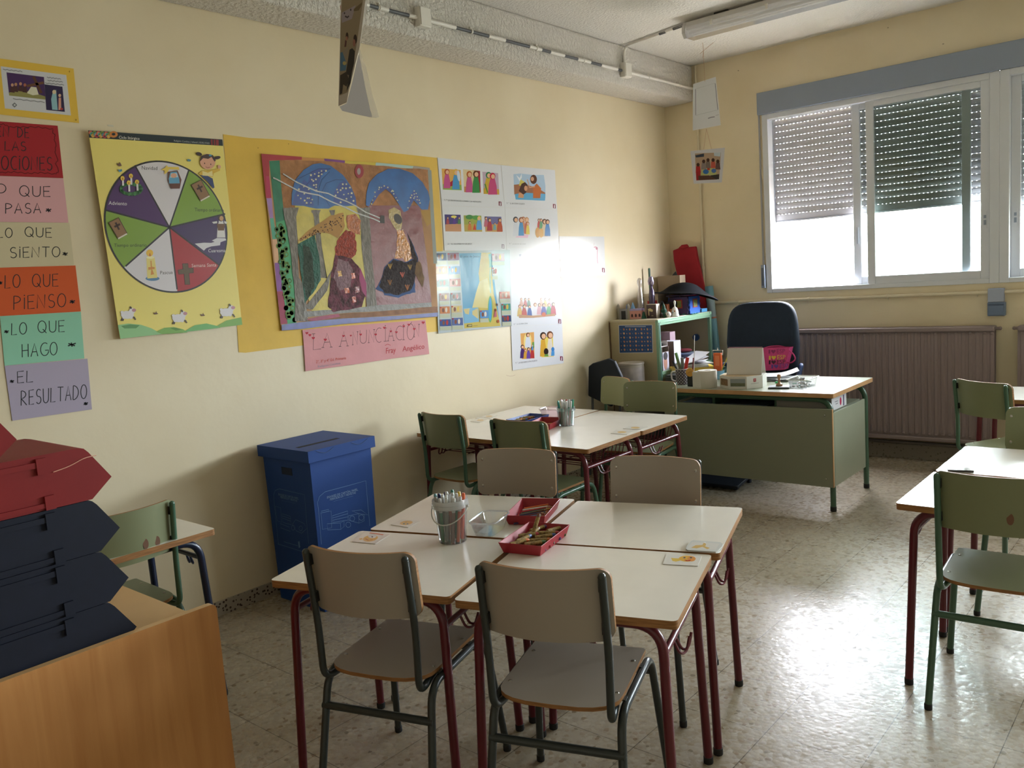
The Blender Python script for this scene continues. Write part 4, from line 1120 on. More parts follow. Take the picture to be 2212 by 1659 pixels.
# ---- children's collage mural: arches, columns and patches of coloured paper and wool
M1 = (540, 280, 5.183); M2 = (540, 520, 5.183); M2Y = 1244       # second crop starts 1244 rows lower
a = wallart('collage_mural', 'large children collage mural of arches, columns and wool patches', 'mural', 0.010, rough=0.5, k=M1)
BRN = mat('#a9764c', .6, .3, noise=.35, nscale=22, bump=.4, bscale=40)
GRY = mat('#8f8a84', .7, .3, noise=.35, nscale=45, bump=.6, bscale=70, stretch=(1, 1, .5))
GRN = mat('#2f7a5a', .5, .4, noise=.25, nscale=18); GRN2 = mat('#46a06a', .5, .4, noise=.25, nscale=15)
YEL = mat('#c9b548', .4, .4, noise=.18, nscale=14, bump=.3, bscale=16)
BL1 = mat('#1d5ba0', .4, .5, noise=.25, nscale=14); BL2 = mat('#25408f', .4, .5, noise=.3, nscale=18)
REDF = mat('#7a3230', .38, .5, noise=.15, nscale=6, bump=.5, bscale=14)
y2 = lambda y: y+M2Y
def P2(pts): return [(x, y2(y)) for x, y in pts]
def wob(pts, n=3, amp=5, seed=1):
    r_ = random.Random(seed); out = []
    for i in range(len(pts)):
        (xa_, ya_), (xb_, yb_) = pts[i], pts[(i+1) % len(pts)]
        for q in range(n):
            out.append((xa_+(xb_-xa_)*q/n+(r_.uniform(-amp, amp) if q else 0), ya_+(yb_-ya_)*q/n+(r_.uniform(-amp, amp) if q else 0)))
    return out
a.sheet([(126, 270), (2012, 428), (2060, 1000)]+P2([(2104, 810), (2100, 850), (1040, 935), (350, 1005), (300, 560)]), '#b58a5e')
# painted border
a.poly([(126, 270), (580, 305), (580, 338), (215, 345), (218, 740), (178, 765)], mat('#b03038', .5, .4, noise=.15, nscale=10))
a.poly([(178, 520), (216, 520), (240, 765), (186, 768)], '#b5395a')
for pts, c in (([(184, 768), (244, 768), (262, 990), (222, 992)], '#a57fb8'), ([(222, 992), (262, 990), (300, 1225), (252, 1228)], '#5fae92'), ([(252, 1228), (300, 1225), (328, 1490), (276, 1492)], '#e0b08a'),
               ([(276, 1492), (328, 1490), (380, 1808), (302, 1812)], '#8e55a0'), ([(302, 1812), (380, 1808), (420, 2170), (345, 2180)], '#9c3350')):
    a.poly(pts, mat(c, .5, .4, noise=.12, nscale=12))
a.poly([(580, 312), (830, 326), (830, 352), (580, 345)], '#c58a4a'); a.poly([(830, 324), (1062, 346), (1060, 380), (835, 350)], mat('#7b3a86', .4, .4, noise=.3, nscale=20)); a.poly([(1062, 348), (1410, 370), (1400, 402), (1062, 380)], '#d3bb4a'); a.poly([(1410, 368), (1830, 408), (1820, 440), (1405, 402)], '#a8c3bf'); a.poly([(1830, 405), (2012, 428), (2020, 500), (1990, 500), (1985, 450), (1830, 440)], '#a59a8c')
# brown field over the arches
a.poly(wob([(330, 340), (820, 352), (1400, 402), (1990, 450), (2010, 900), (370, 880)], 6, 6, 2), BRN)
# right border of brown paper
a.poly([(1900, 900), (2020, 900), (2060, 1300)]+P2([(2090, 740), (2030, 745), (1965, 100)]), mat('#b0845a', .6, .3, noise=.2, nscale=9)); a.poly([(1910, 905), (2022, 900), (2022, 1050), (1980, 1085), (1950, 1010)], '#a8802f')
a.poly([(1990, 450), (2030, 455), (2095, 1500), (2055, 1500)], '#8f948c')
# green strip with paper curls
a.poly([(215, 352), (330, 345), (345, 600), (385, 1000), (465, 1400)]+P2([(510, 720), (520, 930), (420, 930), (330, 300)])+[(290, 1050)], GRN)
a.poly([(290, 1040), (400, 1010), (465, 1400)]+P2([(510, 720), (520, 930), (420, 930), (330, 300)])+[(320, 1250)], GRN2)
r_ = random.Random(5)
for q in range(64):
    t = (q+0.5)/64; x = 330+t*130+r_.uniform(-42, 42); y = 1060+t*1080+r_.uniform(-20, 20)
    a.ell(x, y, 26, 30, '#5a7a2c' if q % 3 else '#3f5f22', n=9, layer=(q % 4 == 0)); a.ell(x+3, y, 13, 16, '#7f9a45' if q % 2 else GRN2, n=8, layer=(q % 4 == 0))
# left bay
a.poly([(500, 850), (1190, 850), (1290, 1240)]+P2([(1290, 420), (1290, 760), (690, 790), (560, 300)]), YEL)
a.poly(wob([(465, 845), (466, 720), (500, 570), (600, 450), (700, 390), (790, 376), (900, 405), (1040, 510), (1130, 640), (1180, 760), (1190, 850), (1090, 858), (950, 850), (880, 885), (740, 885), (600, 855)], 2, 3, 3), BL1)
a.poly([(470, 845), (500, 720), (600, 560), (640, 590), (690, 740), (710, 850)], BL2); a.poly([(640, 600), (680, 470), (790, 430), (870, 440), (800, 510), (760, 640), (745, 690)], BL2); a.poly([(930, 830), (940, 700), (1000, 600), (1060, 565), (1120, 640), (1180, 760), (1186, 845), (1050, 840)], BL2)
for pl in ([(500, 570), (640, 500), (760, 440), (900, 435)], [(600, 650), (700, 545), (820, 470), (900, 440)], [(760, 850), (762, 690), (800, 560), (890, 470)], [(890, 860), (800, 700), (850, 600), (960, 560), (1050, 565)]): a.line(pl, .0028, '#16305e')
def star(x, y, r, c='#d9d3a8'):
    a.poly([(x+(r if q % 2 == 0 else r*.42)*math.sin(math.pi*q/5), y-(r if q % 2 == 0 else r*.42)*math.cos(math.pi*q/5)) for q in range(10)], c, False)
a.lay += 1
r_ = random.Random(8)
for (x, y) in ((722, 497), (766, 520), (798, 464), (848, 462), (768, 484), (800, 500), (680, 510), (690, 560), (706, 575), (735, 558), (712, 622), (738, 618), (738, 645), (545, 668), (600, 640), (655, 668), (535, 738), (566, 772), (605, 718), (610, 794), (640, 768), (660, 768), (694, 784), (632, 820), (680, 820), (738, 682),
               (972, 672), (1012, 678), (980, 702), (1036, 612), (1076, 612), (1034, 656), (1072, 658), (1116, 650), (1048, 728), (1098, 718), (1136, 712), (1078, 775), (1130, 754), (1012, 815), (956, 738), (1156, 798)):
    star(x, y, r_.uniform(11, 17))
# right bay
a.poly([(1310, 850), (1900, 850), (1965, 100+1244)]+P2([(2030, 690), (1420, 725), (1390, 560)]), REDF)
a.poly(wob([(1296, 850), (1300, 720), (1330, 600), (1420, 500), (1540, 440), (1680, 440), (1820, 490), (1930, 590), (1990, 690), (2010, 780), (1990, 895), (1920, 895), (1830, 790), (1770, 900), (1720, 925), (1600, 740), (1510, 650), (1380, 760), (1330, 860)], 2, 3, 4), BL1)
a.poly([(1350, 860), (1400, 700), (1490, 615), (1560, 640), (1640, 740), (1690, 860), (1660, 800), (1580, 715), (1515, 665), (1440, 730), (1380, 820)], BL2); a.poly([(1760, 890), (1790, 740), (1836, 680), (1880, 740), (1912, 850), (1880, 825), (1836, 785), (1800, 830)], BL2)
a.lay += 1
for (x, y) in ((1358, 832), (1370, 790), (1398, 750), (1396, 702), (1440, 670), (1446, 648), (1470, 648), (1500, 632), (1540, 648), (1590, 684), (1600, 690), (1606, 720), (1580, 694), (1632, 762), (1648, 792), (1766, 876), (1780, 800), (1796, 762), (1836, 688), (1808, 736), (1836, 722), (1858, 716), (1842, 752), (1870, 752), (1868, 786), (1892, 790), (1832, 768), (1900, 822)): star(x, y, r_.uniform(9, 14))
a.ell(1220, 468, 50, 76, mat('#9a2f38', .5, .4)); a.ell(1216, 468, 20, 38, '#a59a98')
# columns and sills
a.poly(wob([(365, 875), (545, 872), (515, 980), (545, 1660)]+P2([(600, 500), (650, 900), (500, 900), (500, 600), (450, 100)]), 4, 5, 6), GRY)
a.poly(wob([(680, 905), (790, 900), (770, 970), (800, 1300), (850, 1660)]+P2([(860, 420), (770, 420)])+[(740, 1300), (712, 985)], 4, 5, 7), GRY)
a.poly(wob([(1190, 880), (1340, 868), (1335, 980), (1360, 1400)]+P2([(1420, 740), (1310, 790), (1290, 500)])+[(1240, 1200), (1230, 985)], 4, 5, 9), GRY)
a.poly(wob([(880, 905), (950, 900), (940, 960), (905, 960)], 2, 4, 10), GRY)
a.poly(wob(P2([(910, 330), (860, 560), (700, 770), (600, 760), (790, 520)]), 3, 5, 11), GRY)
a.poly(wob(P2([(600, 790), (1020, 770), (1440, 720), (2030, 690), (2030, 740), (1450, 790), (1000, 815), (600, 860)]), 4, 5, 12), mat('#8d8a86', .5, .4, noise=.2, nscale=30, bump=.4, bscale=40))
# green plot
a.poly(wob(P2([(530, 40), (720, -70), (770, 160), (790, 440), (700, 590), (610, 700), (560, 330)]), 3, 6, 13), mat('#155a46', .5, .4, noise=.35, nscale=20, bump=.5, bscale=60)); a.poly(wob(P2([(590, 40), (660, 70), (700, 200), (720, 520), (640, 650), (590, 500), (600, 180)]), 3, 8, 14), mat('#4f5a52', .8, .2, noise=.3, nscale=40, bump=.6, bscale=80))
# loose patches of wool, foil and cardboard
a.poly(wob([(525, 1250), (650, 1130), (900, 960), (1040, 930), (1060, 1080), (980, 1220), (900, 1170), (760, 1150), (600, 1230)], 3, 6, 15), mat('#b98d52', .6, .3, noise=.15, nscale=10))
a.lay += 1
for q in range(70):
    t = r_.random(); x = 560+t*470+r_.uniform(-8, 8); y = 1230-t*215+r_.uniform(-60, 60)*(.25+t*.9); a.ell(x, y, 9, 7, ('#5e3a1c', '#8a5a2a', '#3e2412')[q % 3], rot=q*31, n=6, layer=False)
a.poly(wob([(1080, 960), (1180, 945), (1240, 1020), (1230, 1180), (1170, 1160), (1100, 1120), (1075, 1030)], 3, 8, 16), mat('#b9682c', .4, .5, noise=.4, nscale=40, bump=.6, bscale=60))
a.poly(wob([(1070, 1120), (1170, 1160), (1190, 1300), (1180, 1400), (1130, 1440), (960, 1420), (950, 1310), (1000, 1200)], 4, 9, 17), mat('#a33c22', .5, .4, noise=.5, nscale=60, bump=.9, bscale=80))
PNK = mat('#8f5a68', .8, .2, noise=.5, nscale=28, bump=.7, bscale=70, dark='#4a3f40')
a.poly(wob([(950, 1400), (1130, 1440), (1230, 1560), (1290, 1700)]+P2([(1300, 600), (1250, 740), (930, 800), (870, 740), (900, 420)]), 4, 10, 18), PNK); a.poly(P2([(1230, 300), (1300, 480), (1300, 640), (1250, 560), (1220, 420)]), '#9c3a68')
a.poly(wob(P2([(980, 200), (1100, 230), (1150, 330), (1120, 520), (1000, 560), (930, 420)]), 3, 14, 20), mat('#9a8088', .8, .2, noise=.3, nscale=40, bump=.7, bscale=80))
for (x, y, c) in ((1000, 370, '#d39a2a'), (1150, 395, '#c8552a'), (1080, 560, '#c8602e'), (1160, 660, '#b5482a'), (1195, 550, '#8e2a2a')):
    a.poly(wob(P2([(x-26, y-30), (x+18, y-36), (x+30, y+26), (x-16, y+34)]), 2, 6, int(x)), mat(c, .25, .6, noise=.3, nscale=60, bump=.5, bscale=60))
a.poly(wob([(1545, 900), (1610, 870), (1680, 910), (1700, 1010), (1690, 1120), (1640, 1130), (1590, 1060), (1550, 990)], 2, 5, 21), mat('#b39a5c', .35, .5, noise=.3, nscale=50, bump=.5, bscale=60)); a.ell(1652, 1000, 42, 62, '#4c4644', rot=-28)
a.poly(wob([(1640, 1130), (1710, 1120), (1760, 1250), (1800, 1380)]+P2([(1800, 220), (1740, 240), (1700, 190), (1610, 200), (1640, 90)]), 3, 8, 22), mat('#c9822a', .25, .6, noise=.45, nscale=45, bump=.8, bscale=50))
DKW = mat('#4a4446', .8, .2, noise=.4, nscale=50, bump=.7, bscale=80)
a.poly(wob(P2([(1400, 540), (1470, 420), (1500, 300), (1600, 200), (1730, 240), (1830, 200), (1790, 20), (1740, -120), (1830, 60), (1880, 200), (1840, 460), (1850, 580), (1750, 600), (1660, 640), (1500, 610), (1480, 570)]), 3, 6, 23), mat('#2f4a7a', .6, .3)); a.poly(wob(P2([(1440, 500), (1480, 400), (1510, 300), (1600, 205), (1730, 245), (1820, 210), (1790, 60), (1760, -80), (1830, 80), (1875, 200), (1835, 460), (1790, 560), (1660, 610), (1510, 590), (1470, 540)]), 3, 8, 24), DKW)
for (x, y, c) in ((1562, 290, '#a9822f'), (1785, 300, '#9c7a2c'), (1700, 385, '#b5503a'), (1560, 470, '#8a5a20'), (1755, 525, '#a8632a')):
    for t in range(3): a.poly(P2([(x, y+30), (x-26+t*22, y-30), (x-16+t*22, y-34), (x+8, y+28)]), c, t == 0)
a.poly(wob(P2([(1860, 240), (1900, 230), (1950, 420), (1930, 520), (1880, 440), (1840, 370)]), 3, 5, 25), mat('#7a5f42', .7, .3, noise=.3, nscale=30))
# silver paper strips
for pl in ([(255, 540), (300, 560), (450, 640), (545, 690), (640, 712), (765, 735), (900, 805), (1060, 870), (1190, 935), (1380, 1000), (1465, 1040)], [(365, 495), (470, 560), (520, 590), (660, 655), (740, 690), (870, 715), (960, 760), (1080, 805), (1180, 855), (1290, 925), (1450, 990)]):
    a.line(pl, .0075, mat('#b9b7b4', .3, .6, noise=.2, nscale=60)); a.lay += 1
a.poly([(1455, 960), (1500, 965), (1502, 1050), (1450, 1045)], '#4a4644')
# lower brown and blue bands
a.poly(wob(P2([(640, 900), (1000, 820), (1450, 790), (2040, 740), (2095, 735), (2100, 800), (1040, 870), (560, 910)]), 4, 5, 26), mat('#93684a', .6, .3, noise=.3, nscale=22)); a.poly(wob(P2([(620, 880), (760, 850), (990, 820), (1010, 850), (700, 905)]), 2, 4, 27), mat('#a8506a', .5, .4, noise=.3, nscale=25))
a.poly(P2([(350, 940), (560, 912), (1040, 870), (1300, 858), (1700, 838), (2100, 803), (2102, 848), (1700, 876), (1040, 932), (600, 985), (352, 1006)]), mat('#2c2f86', .3, .6, noise=.35, nscale=22))
a.done()
# ---- pink banner
a = wallart('lettered_banner', 'pink paper banner lettered LA ANUNCIACIÓN under the mural', 'banner', 0.007, rough=0.6, k=M2)
a.sheet([(588, 1000), (900, 965), (1965, 885), (1980, 1010), (2008, 1268), (1600, 1318), (1150, 1388), (690, 1450), (622, 1462), (605, 1200)], mat('#cf8f92', .6, .3, noise=.06, nscale=7, bump=.3, bscale=10))
INK2 = '#39262c'
def sh_(t, p, q, h, lean=0): a.hand(t, p, q, h, INK2, .0028, serif, lean)
sh_('L', (708, 1222), (800, 1214), 180); sh_('A', (816, 1196), (912, 1190), 160)
for ch, x, y, w_, h in (('A', 1008, 1184, 88, 165), ('N', 1150, 1166, 58, 145), ('U', 1232, 1152, 76, 150), ('N', 1330, 1142, 64, 145), ('C', 1402, 1142, 70, 165), ('I', 1506, 1126, 18, 175), ('A', 1545, 1122, 66, 145), ('C', 1630, 1116, 74, 160), ('I', 1712, 1110, 14, 170), ('O', 1756, 1112, 84, 180), ('N', 1838, 1078, 58, 140)):
    sh_(ch, (x, y), (x+w_, y-w_*.07), h)
a.line([(1790, 935), (1812, 910)], .0028, INK2)
def heart(x, y, r, c='#b0182c'):
    pts = []
    for q in range(20):
        t = 2*math.pi*q/20
        pts.append((x+r*.062*16*math.sin(t)**3, y-r*.062*(13*math.cos(t)-5*math.cos(2*t)-2*math.cos(3*t)-math.cos(4*t))))
    a.poly(pts, c)
for x, y, r in ((636, 1034, 17), (670, 1056, 17), (708, 1090, 18), (842, 1108, 18), (1046, 1066, 15), (1128, 1062, 12), (1238, 1050, 15), (1406, 1050, 15), (1504, 974, 16), (1576, 1014, 14), (1638, 1024, 15), (1720, 956, 14), (1778, 940, 15), (1838, 988, 15), (1938, 916, 18)): heart(x, y, r)
a.text('Fray', (1522, 1264), (1632, 1250), 92, '#b5303a'); a.text('Angélico', (1706, 1240), (1952, 1208), 84, '#b5303a'); a.line([(1510, 1172), (1540, 1158), (1572, 1170)], .003, '#b5303a')
a.text('2º, 3º y 4º Ed. Primaria', (738, 1372), (1074, 1326), 46, '#c0452e')
a.text('Religión Católica', (760, 1420), (1012, 1380), 34, '#9a8f9c')
a.done()
# ---- white glossy sheets
W1 = (920, 320, 5.183); W2 = (920, 500, 5.183)
WHT = '#d9dade'
def logo(x, y, c='#7a1f3a'):
    a.poly([(x-15, y-26), (x+15, y-22), (x+17, y+26), (x-13, y+22)], c); a.poly([(x-2, y-14), (x+6, y-18), (x+8, y+20), (x-4, y+20)], WHT)
def wsheet(label, pts, k, g=0.21):
    a = wallart('picture_sheet', label, 'picture sheet', 0.004, gloss=g, k=k, group='glossy white picture sheets')
    a.sheet(pts, WHT); return a
a = wsheet('white sheet with three pictures captioned LA ANUNCIACIÓN, left of the top row', [(130, 105), (838, 190), (884, 665), (180, 648)], W1)
for (x0, y0, x1, y1, c1, c2) in ((176, 228, 402, 472, '#d9a85a', '#8fae4f'), (415, 236, 616, 500, '#d9c59a', '#c98a5a'), (632, 264, 822, 520, '#b9a6b8', '#c9a24a')):
    a.poly([(x0, y0), (x1-14, y0+16), (x1, y1), (x0+14, y1-8)], c1); a.poly([(x0+12, y1-70), (x1-4, y1-60), (x1, y1), (x0+14, y1-8)], c2)
a.poly([(250, 400), (300, 360), (312, 420), (270, 430)], '#a8323a'); a.fig(235, 450, 215, '#c0568a', hair='#a8552c', wd=.36); a.fig(335, 462, 225, '#4f93c4', hair='#d9b04a', wd=.36); a.ell(366, 310, 18, 62, '#c9d2de', rot=-8)
a.poly([(512, 248), (606, 256), (612, 490), (590, 480), (570, 262)], '#9c2a3a'); a.fig(485, 495, 235, '#c05a8a', hair='#b0602c', wd=.34); a.fig(560, 500, 245, '#3f8a4a', hair='#5a3018', wd=.34)
a.fig(700, 505, 235, '#c9a83a', hair='#2f7a4a', wd=.40); a.fig(745, 520, 240, '#c04a78', hair='#b8304a', wd=.42); a.line([(660, 400), (690, 500)], .012, '#4f8a3a')
a.text('1.º', (205, 588), (236, 590), 26, '#85858a'); a.text('LA ANUNCIACIÓN A MARÍA Y LA VISITACIÓN', (246, 592), (616, 610), 23, '#55555a'); logo(828, 622); a.done()
a = wsheet('white sheet with three nativity pictures captioned EL NACIMIENTO DE JESÚS', [(180, 649), (884, 666), (905, 1165), (208, 1145)], W1)
for (x0, y0, x1, y1, c1, c2) in ((208, 742, 398, 934, '#4a3f78', '#c08a62'), (422, 752, 630, 936, '#9aa24a', '#b9a24a'), (656, 764, 854, 938, '#6f6a98', '#c99a5a')):
    a.poly([(x0, y0), (x1-10, y0+4), (x1, y1), (x0+10, y1-2)], c1); a.poly([(x0+10, y1-80), (x1-4, y1-90), (x1, y1), (x0+10, y1-2)], c2)
a.fig(244, 850, 80, '#a8464a'); a.fig(318, 850, 80, '#5a3a8a'); a.fig(372, 850, 78, '#4f7a4a'); a.ell(312, 768, 32, 14, '#e0d06a')
a.ell(486, 772, 42, 26, '#4f8a4a'); a.ell(560, 778, 40, 26, '#5a9a4a'); a.fig(490, 920, 100, '#c8742f'); a.fig(594, 915, 150, '#5f9fd0', hair='#e0c060'); a.poly([(525, 915), (545, 840), (562, 915)], '#c8402a')
a.fig(672, 880, 110, '#c06a7a'); a.fig(712, 925, 140, '#a8303a'); a.fig(770, 915, 80, '#6fa0a8'); a.fig(826, 935, 150, '#b5502f')
a.text('2.º', (240, 1080), (272, 1080), 26, '#85858a'); a.text('EL NACIMIENTO DE JESÚS', (284, 1080), (512, 1080), 23, '#55555a'); logo(860, 1100, '#9a8a96'); a.done()
a = wsheet('white sheet with a water picture captioned EL BAUTISMO DE JESÚS, top right', [(842, 190), (1444, 246), (1470, 690), (886, 668)], W1)
a.poly([(980, 292), (1060, 284), (1200, 300), (1320, 300), (1338, 420), (1338, 560), (1320, 590), (1010, 572), (990, 500)], '#a9c0d6'); a.poly([(985, 410), (1080, 400), (1160, 420), (1240, 440), (1336, 500), (1336, 520), (990, 520)], '#a06a4a'); a.poly([(995, 516), (1100, 498), (1338, 512), (1334, 588), (1005, 575)], '#5fa6cf')
a.poly([(1040, 420), (1060, 350), (1110, 380), (1070, 420)], '#cfc05a'); a.poly([(1010, 300), (1050, 335), (1072, 285), (1074, 330), (1048, 372)], '#e2e4e8')
a.poly([(1200, 560), (1200, 440), (1240, 395), (1290, 450), (1280, 560)], '#c06a2f'); a.ell(1205, 350, 38, 52, '#5a3420'); a.ell(1192, 345, 18, 24, '#d09a72'); a.line([(1220, 430), (1160, 440), (1135, 350)], .010, '#d09a72')
a.poly([(1032, 555), (1040, 500), (1100, 500), (1092, 558)], '#d09a72'); a.poly([(1040, 480), (1070, 400), (1110, 380), (1138, 410), (1120, 500), (1090, 520)], '#4a2c1e'); a.ell(1118, 450, 18, 30, '#d09a72')
a.text('3.º', (902, 624), (932, 625), 26, '#85858a'); a.text('EL BAUTISMO DE JESÚS', (942, 626), (1104, 632), 22, '#55555a'); logo(1436, 650); a.done()
a = wsheet('white sheet with two small groups of figures, under the bathing picture', [(886, 669), (1470, 691), (1492, 1112), (905, 1114)], W1)
a.poly([(1000, 1000), (1050, 960), (1150, 970), (1140, 1005)], '#dfb6cc')
for (x, y, h, c, hc) in ((1004, 985, 215, '#cfd2da', '#3a3a42'), (1090, 950, 180, '#c98a62', '#a8602f'), (1128, 960, 185, '#b9604a', '#c08a5a'), (1066, 980, 205, '#4a8fc4', '#8a4a2a'), (1140, 965, 140, '#d9c04a', '#b0702f')): a.fig(x, y, h, c, hair=hc, wd=.30)
for (x, y, h, c) in ((1264, 900, 110, '#c0504a'), (1288, 905, 115, '#5f9a6a'), (1326, 990, 195, '#d9c09a'), (1360, 985, 185, '#3f7fc0')): a.fig(x, y, h, c, wd=.34)
a.ell(1250, 945, 26, 58, '#d09a4a'); a.ell(1290, 950, 26, 52, '#d9a85a')
a.text('4.º', (930, 1076), (958, 1076), 24, '#a5a5aa'); a.text('LAS BODAS DE CANÁ', (966, 1080), (1116, 1080), 20, '#a5a5aa'); a.done()
a = wsheet('white sheet bleached by window glare, middle of the right column', [(905, 1115), (1492, 1113), (1512, 1560), (942, 1568)], W1, 0.22)
a.poly([(1040, 1190), (1070, 1185), (1062, 1210), (1048, 1212)], '#b9bccb'); a.done()
a = wsheet('white sheet with a table of robed figures captioned LA ÚLTIMA CENA', [(942, 636), (1512, 628), (1526, 1036), (952, 1060)], W2, 0.22)
for q, (x, y, h, c) in enumerate(((1068, 840, 95, '#c49a86'), (1112, 842, 95, '#b5605a'), (1152, 842, 95, '#6f8a7a'), (1290, 840, 95, '#c9a08a'), (1336, 842, 95, '#c9b06a'), (1384, 842, 90, '#c59aa8'), (1050, 950, 130, '#c9a85a'), (1100, 960, 140, '#b0463a'), (1160, 945, 120, '#3a5a9a'), (1222, 940, 140, '#d6d4d8'), (1268, 930, 125, '#c898a0'), (1318, 945, 140, '#4a4f9a'), (1376, 930, 125, '#4f9a62'), (1424, 935, 140, '#b04a52'))):
    a.fig(x, y, h, c, hair=('#8a5a3a', '#3f332c', '#5a4a40')[q % 3], wd=.44)
a.poly([(1036, 930), (1200, 942), (1445, 920), (1446, 945), (1200, 966), (1042, 968)], '#b58a62'); a.ell(1318, 928, 24, 24, '#c0603a')
a.text('8.º', (980, 1046), (1006, 1044), 24, '#909096'); a.text('LA ÚLTIMA CENA', (1016, 1044), (1138, 1036), 21, '#55555a'); logo(1496, 1006); a.done()
a = wsheet('white sheet with two pictures captioned LA RESURRECCIÓN DE JESÚS, lowest on the wall', [(952, 1061), (1526, 1037), (1542, 1475), (972, 1556)], W2, 0.2)
a.poly([(1058, 1142), (1210, 1126), (1216, 1420), (1075, 1430)], '#d9a25a'); a.ell(1140, 1230, 44, 100, '#e8d48a'); a.fig(1142, 1300, 165, '#d2d6de', hair='#6a3a20', wd=.40); a.poly([(1190, 1240), (1212, 1236), (1214, 1300), (1185, 1300)], '#6f9a4a')
for (x, y, h, c, hc) in ((1080, 1420, 150, '#4a2f6a', '#4a2c1c'), (1112, 1424, 110, '#d09a3a', '#8a3f2a'), (1148, 1424, 125, '#6a4a9a', '#3a2018'), (1190, 1420, 130, '#b03a3a', '#5a2a1a'), (1192, 1330, 60, '#4f8fc4', '#4f8fc4')): a.fig(x, y, h, c, hair=hc, wd=.36)
a.poly([(1290, 1400), (1284, 1220), (1330, 1180), (1420, 1180), (1430, 1400), (1300, 1410)], '#e0c860'); a.fig(1312, 1400, 270, '#d0a038', hair='#3a2418', wd=.26); a.fig(1388, 1395, 275, '#d8cfc0', hair='#6a3f22', wd=.24)
a.ell(1345, 1345, 26, 38, '#2a1c16'); a.poly([(1322, 1400), (1330, 1375), (1365, 1370), (1372, 1400)], '#6f9a4a'); a.ell(1420, 1320, 18, 26, '#3f7fc0'); a.poly([(1400, 1395), (1404, 1340), (1438, 1340), (1438, 1390)], '#4f94cf')
a.text('9.º', (1000, 1480), (1026, 1476), 24, '#909096'); a.text('LA RESURRECCIÓN DE JESÚS', (1036, 1478), (1244, 1452), 22, '#55555a'); logo(1516, 1422); a.done()
a = wsheet('white sheet sticking out alone to the right, towards the window', [(1490, 986), (1996, 990), (2010, 1420), (1512, 1445)], W1, 0.22)
a.line([(1885, 1060), (1880, 1090)], .004, '#c9b0bc'); a.line([(1880, 1110), (1905, 1105), (1920, 1130), (1918, 1230), (1924, 1290)], .008, '#c78fa2'); a.ell(1912, 1122, 12, 16, '#b9798f'); logo(1986, 1366); a.done()
# ---- laminated map
a = wallart('laminated_map', 'glossy laminated map poster titled El país de Jesús', 'map', 0.009, gloss=0.12, k=W2)
a.sheet([(95, 225), (940, 205), (962, 1058), (140, 1142)], mat('#b9c2c6', .12, .6, bump=.25, bscale=5))
G12 = lambda c: mat(c, .12, .6, bump=.25, bscale=5)
a.poly([(372, 245), (730, 238), (830, 1060), (430, 1085)], G12('#5f9dc0')); a.poly([(620, 238), (725, 238), (735, 440), (760, 700), (835, 1058), (430, 1085), (428, 1030), (585, 1010), (520, 850), (560, 690), (600, 560), (590, 470)], G12('#c9b562')); a.poly([(600, 560), (690, 520), (720, 660), (700, 860), (580, 850), (520, 850), (560, 690)], G12('#d6c98a'))
a.poly([(700, 250), (728, 250), (735, 380), (715, 420)], G12('#6fae9c')); a.line([(720, 420), (716, 520), (724, 690)], .009, G12('#7fb2a8')); a.ell(720, 870, 26, 150, G12('#6fb06a'), n=20); a.ell(720, 870, 18, 128, G12('#4f9fd0'), n=20)
a.poly([(420, 860), (585, 852), (596, 1010), (430, 1030)], G12('#7fb0cf')); a.poly([(420, 870), (490, 860), (480, 930), (440, 920)], G12('#cfc08a')); a.poly([(520, 890), (580, 860), (586, 980), (520, 930)], G12('#cfc08a'))
a.text('El país de Jesús', (386, 292), (600, 290), 34, G12('#274a5c'))
pics = [(100, 240, 128, 84, '#5a6a86'), (240, 238, 128, 84, '#8a6f86'), (110, 390, 128, 86, '#c98a4a'), (252, 388, 124, 86, '#3f7fb8'), (122, 535, 126, 80, '#6f8a8a'), (262, 528, 122, 86, '#c98f86'), (148, 690, 110, 84, '#a88a8a'), (274, 684, 112, 86, '#8a8f96'), (152, 838, 112, 80, '#c0784a'), (280, 828, 118, 80, '#c9b58a'), (152, 982, 126, 76, '#3a4f8a'), (288, 965, 122, 84, '#5a6a9a'),
        (736, 246, 138, 84, '#b58a86'), (738, 400, 60, 90, '#c9c4c0'), (820, 672, 116, 78, '#c07a6a'), (842, 806, 100, 76, '#4f9a8a'), (848, 938, 100, 70, '#3f4a6f'), (600, 880, 96, 90, '#5f8fc0')]
for q, (x, y, w_, h, c) in enumerate(pics):
    a.poly([(x, y+4), (x+w_, y), (x+w_+4, y+h), (x+4, y+h+4)], G12(c)); a.poly([(x, y+h+10), (x+w_, y+h+6), (x+w_+4, y+h+46), (x+4, y+h+50)], G12('#b9bda6'), False)
    a.ell(x+w_*.35, y+h*.55, 14, 26, G12('#7a4a3a'), n=9); a.ell(x+w_*.66, y+h*.5, 13, 30, G12(('#d0b04a', '#a83a3a', '#d9cfc0')[q % 3]), n=9); a.ell(x+12, y+14, 9, 9, G12('#b0303a'), n=8)
a.poly([(770, 870), (785, 880), (790, 955), (756, 962)], G12('#b86a72')); a.ell(776, 880, 12, 16, G12('#8a4a3a')); a.ell(805, 1005, 14, 18, G12('#a85a3a')); a.ell(792, 822, 10, 16, G12('#5a4a52'))
a.poly([(460, 1042), (512, 1038), (514, 1066), (462, 1068)], G12('#4a4438')); a.poly([(466, 1048), (508, 1044), (510, 1060), (468, 1062)], G12('#c0b47a')); a.line([(524, 1056), (575, 1052)], .004, G12('#a89a62'))
a.done()
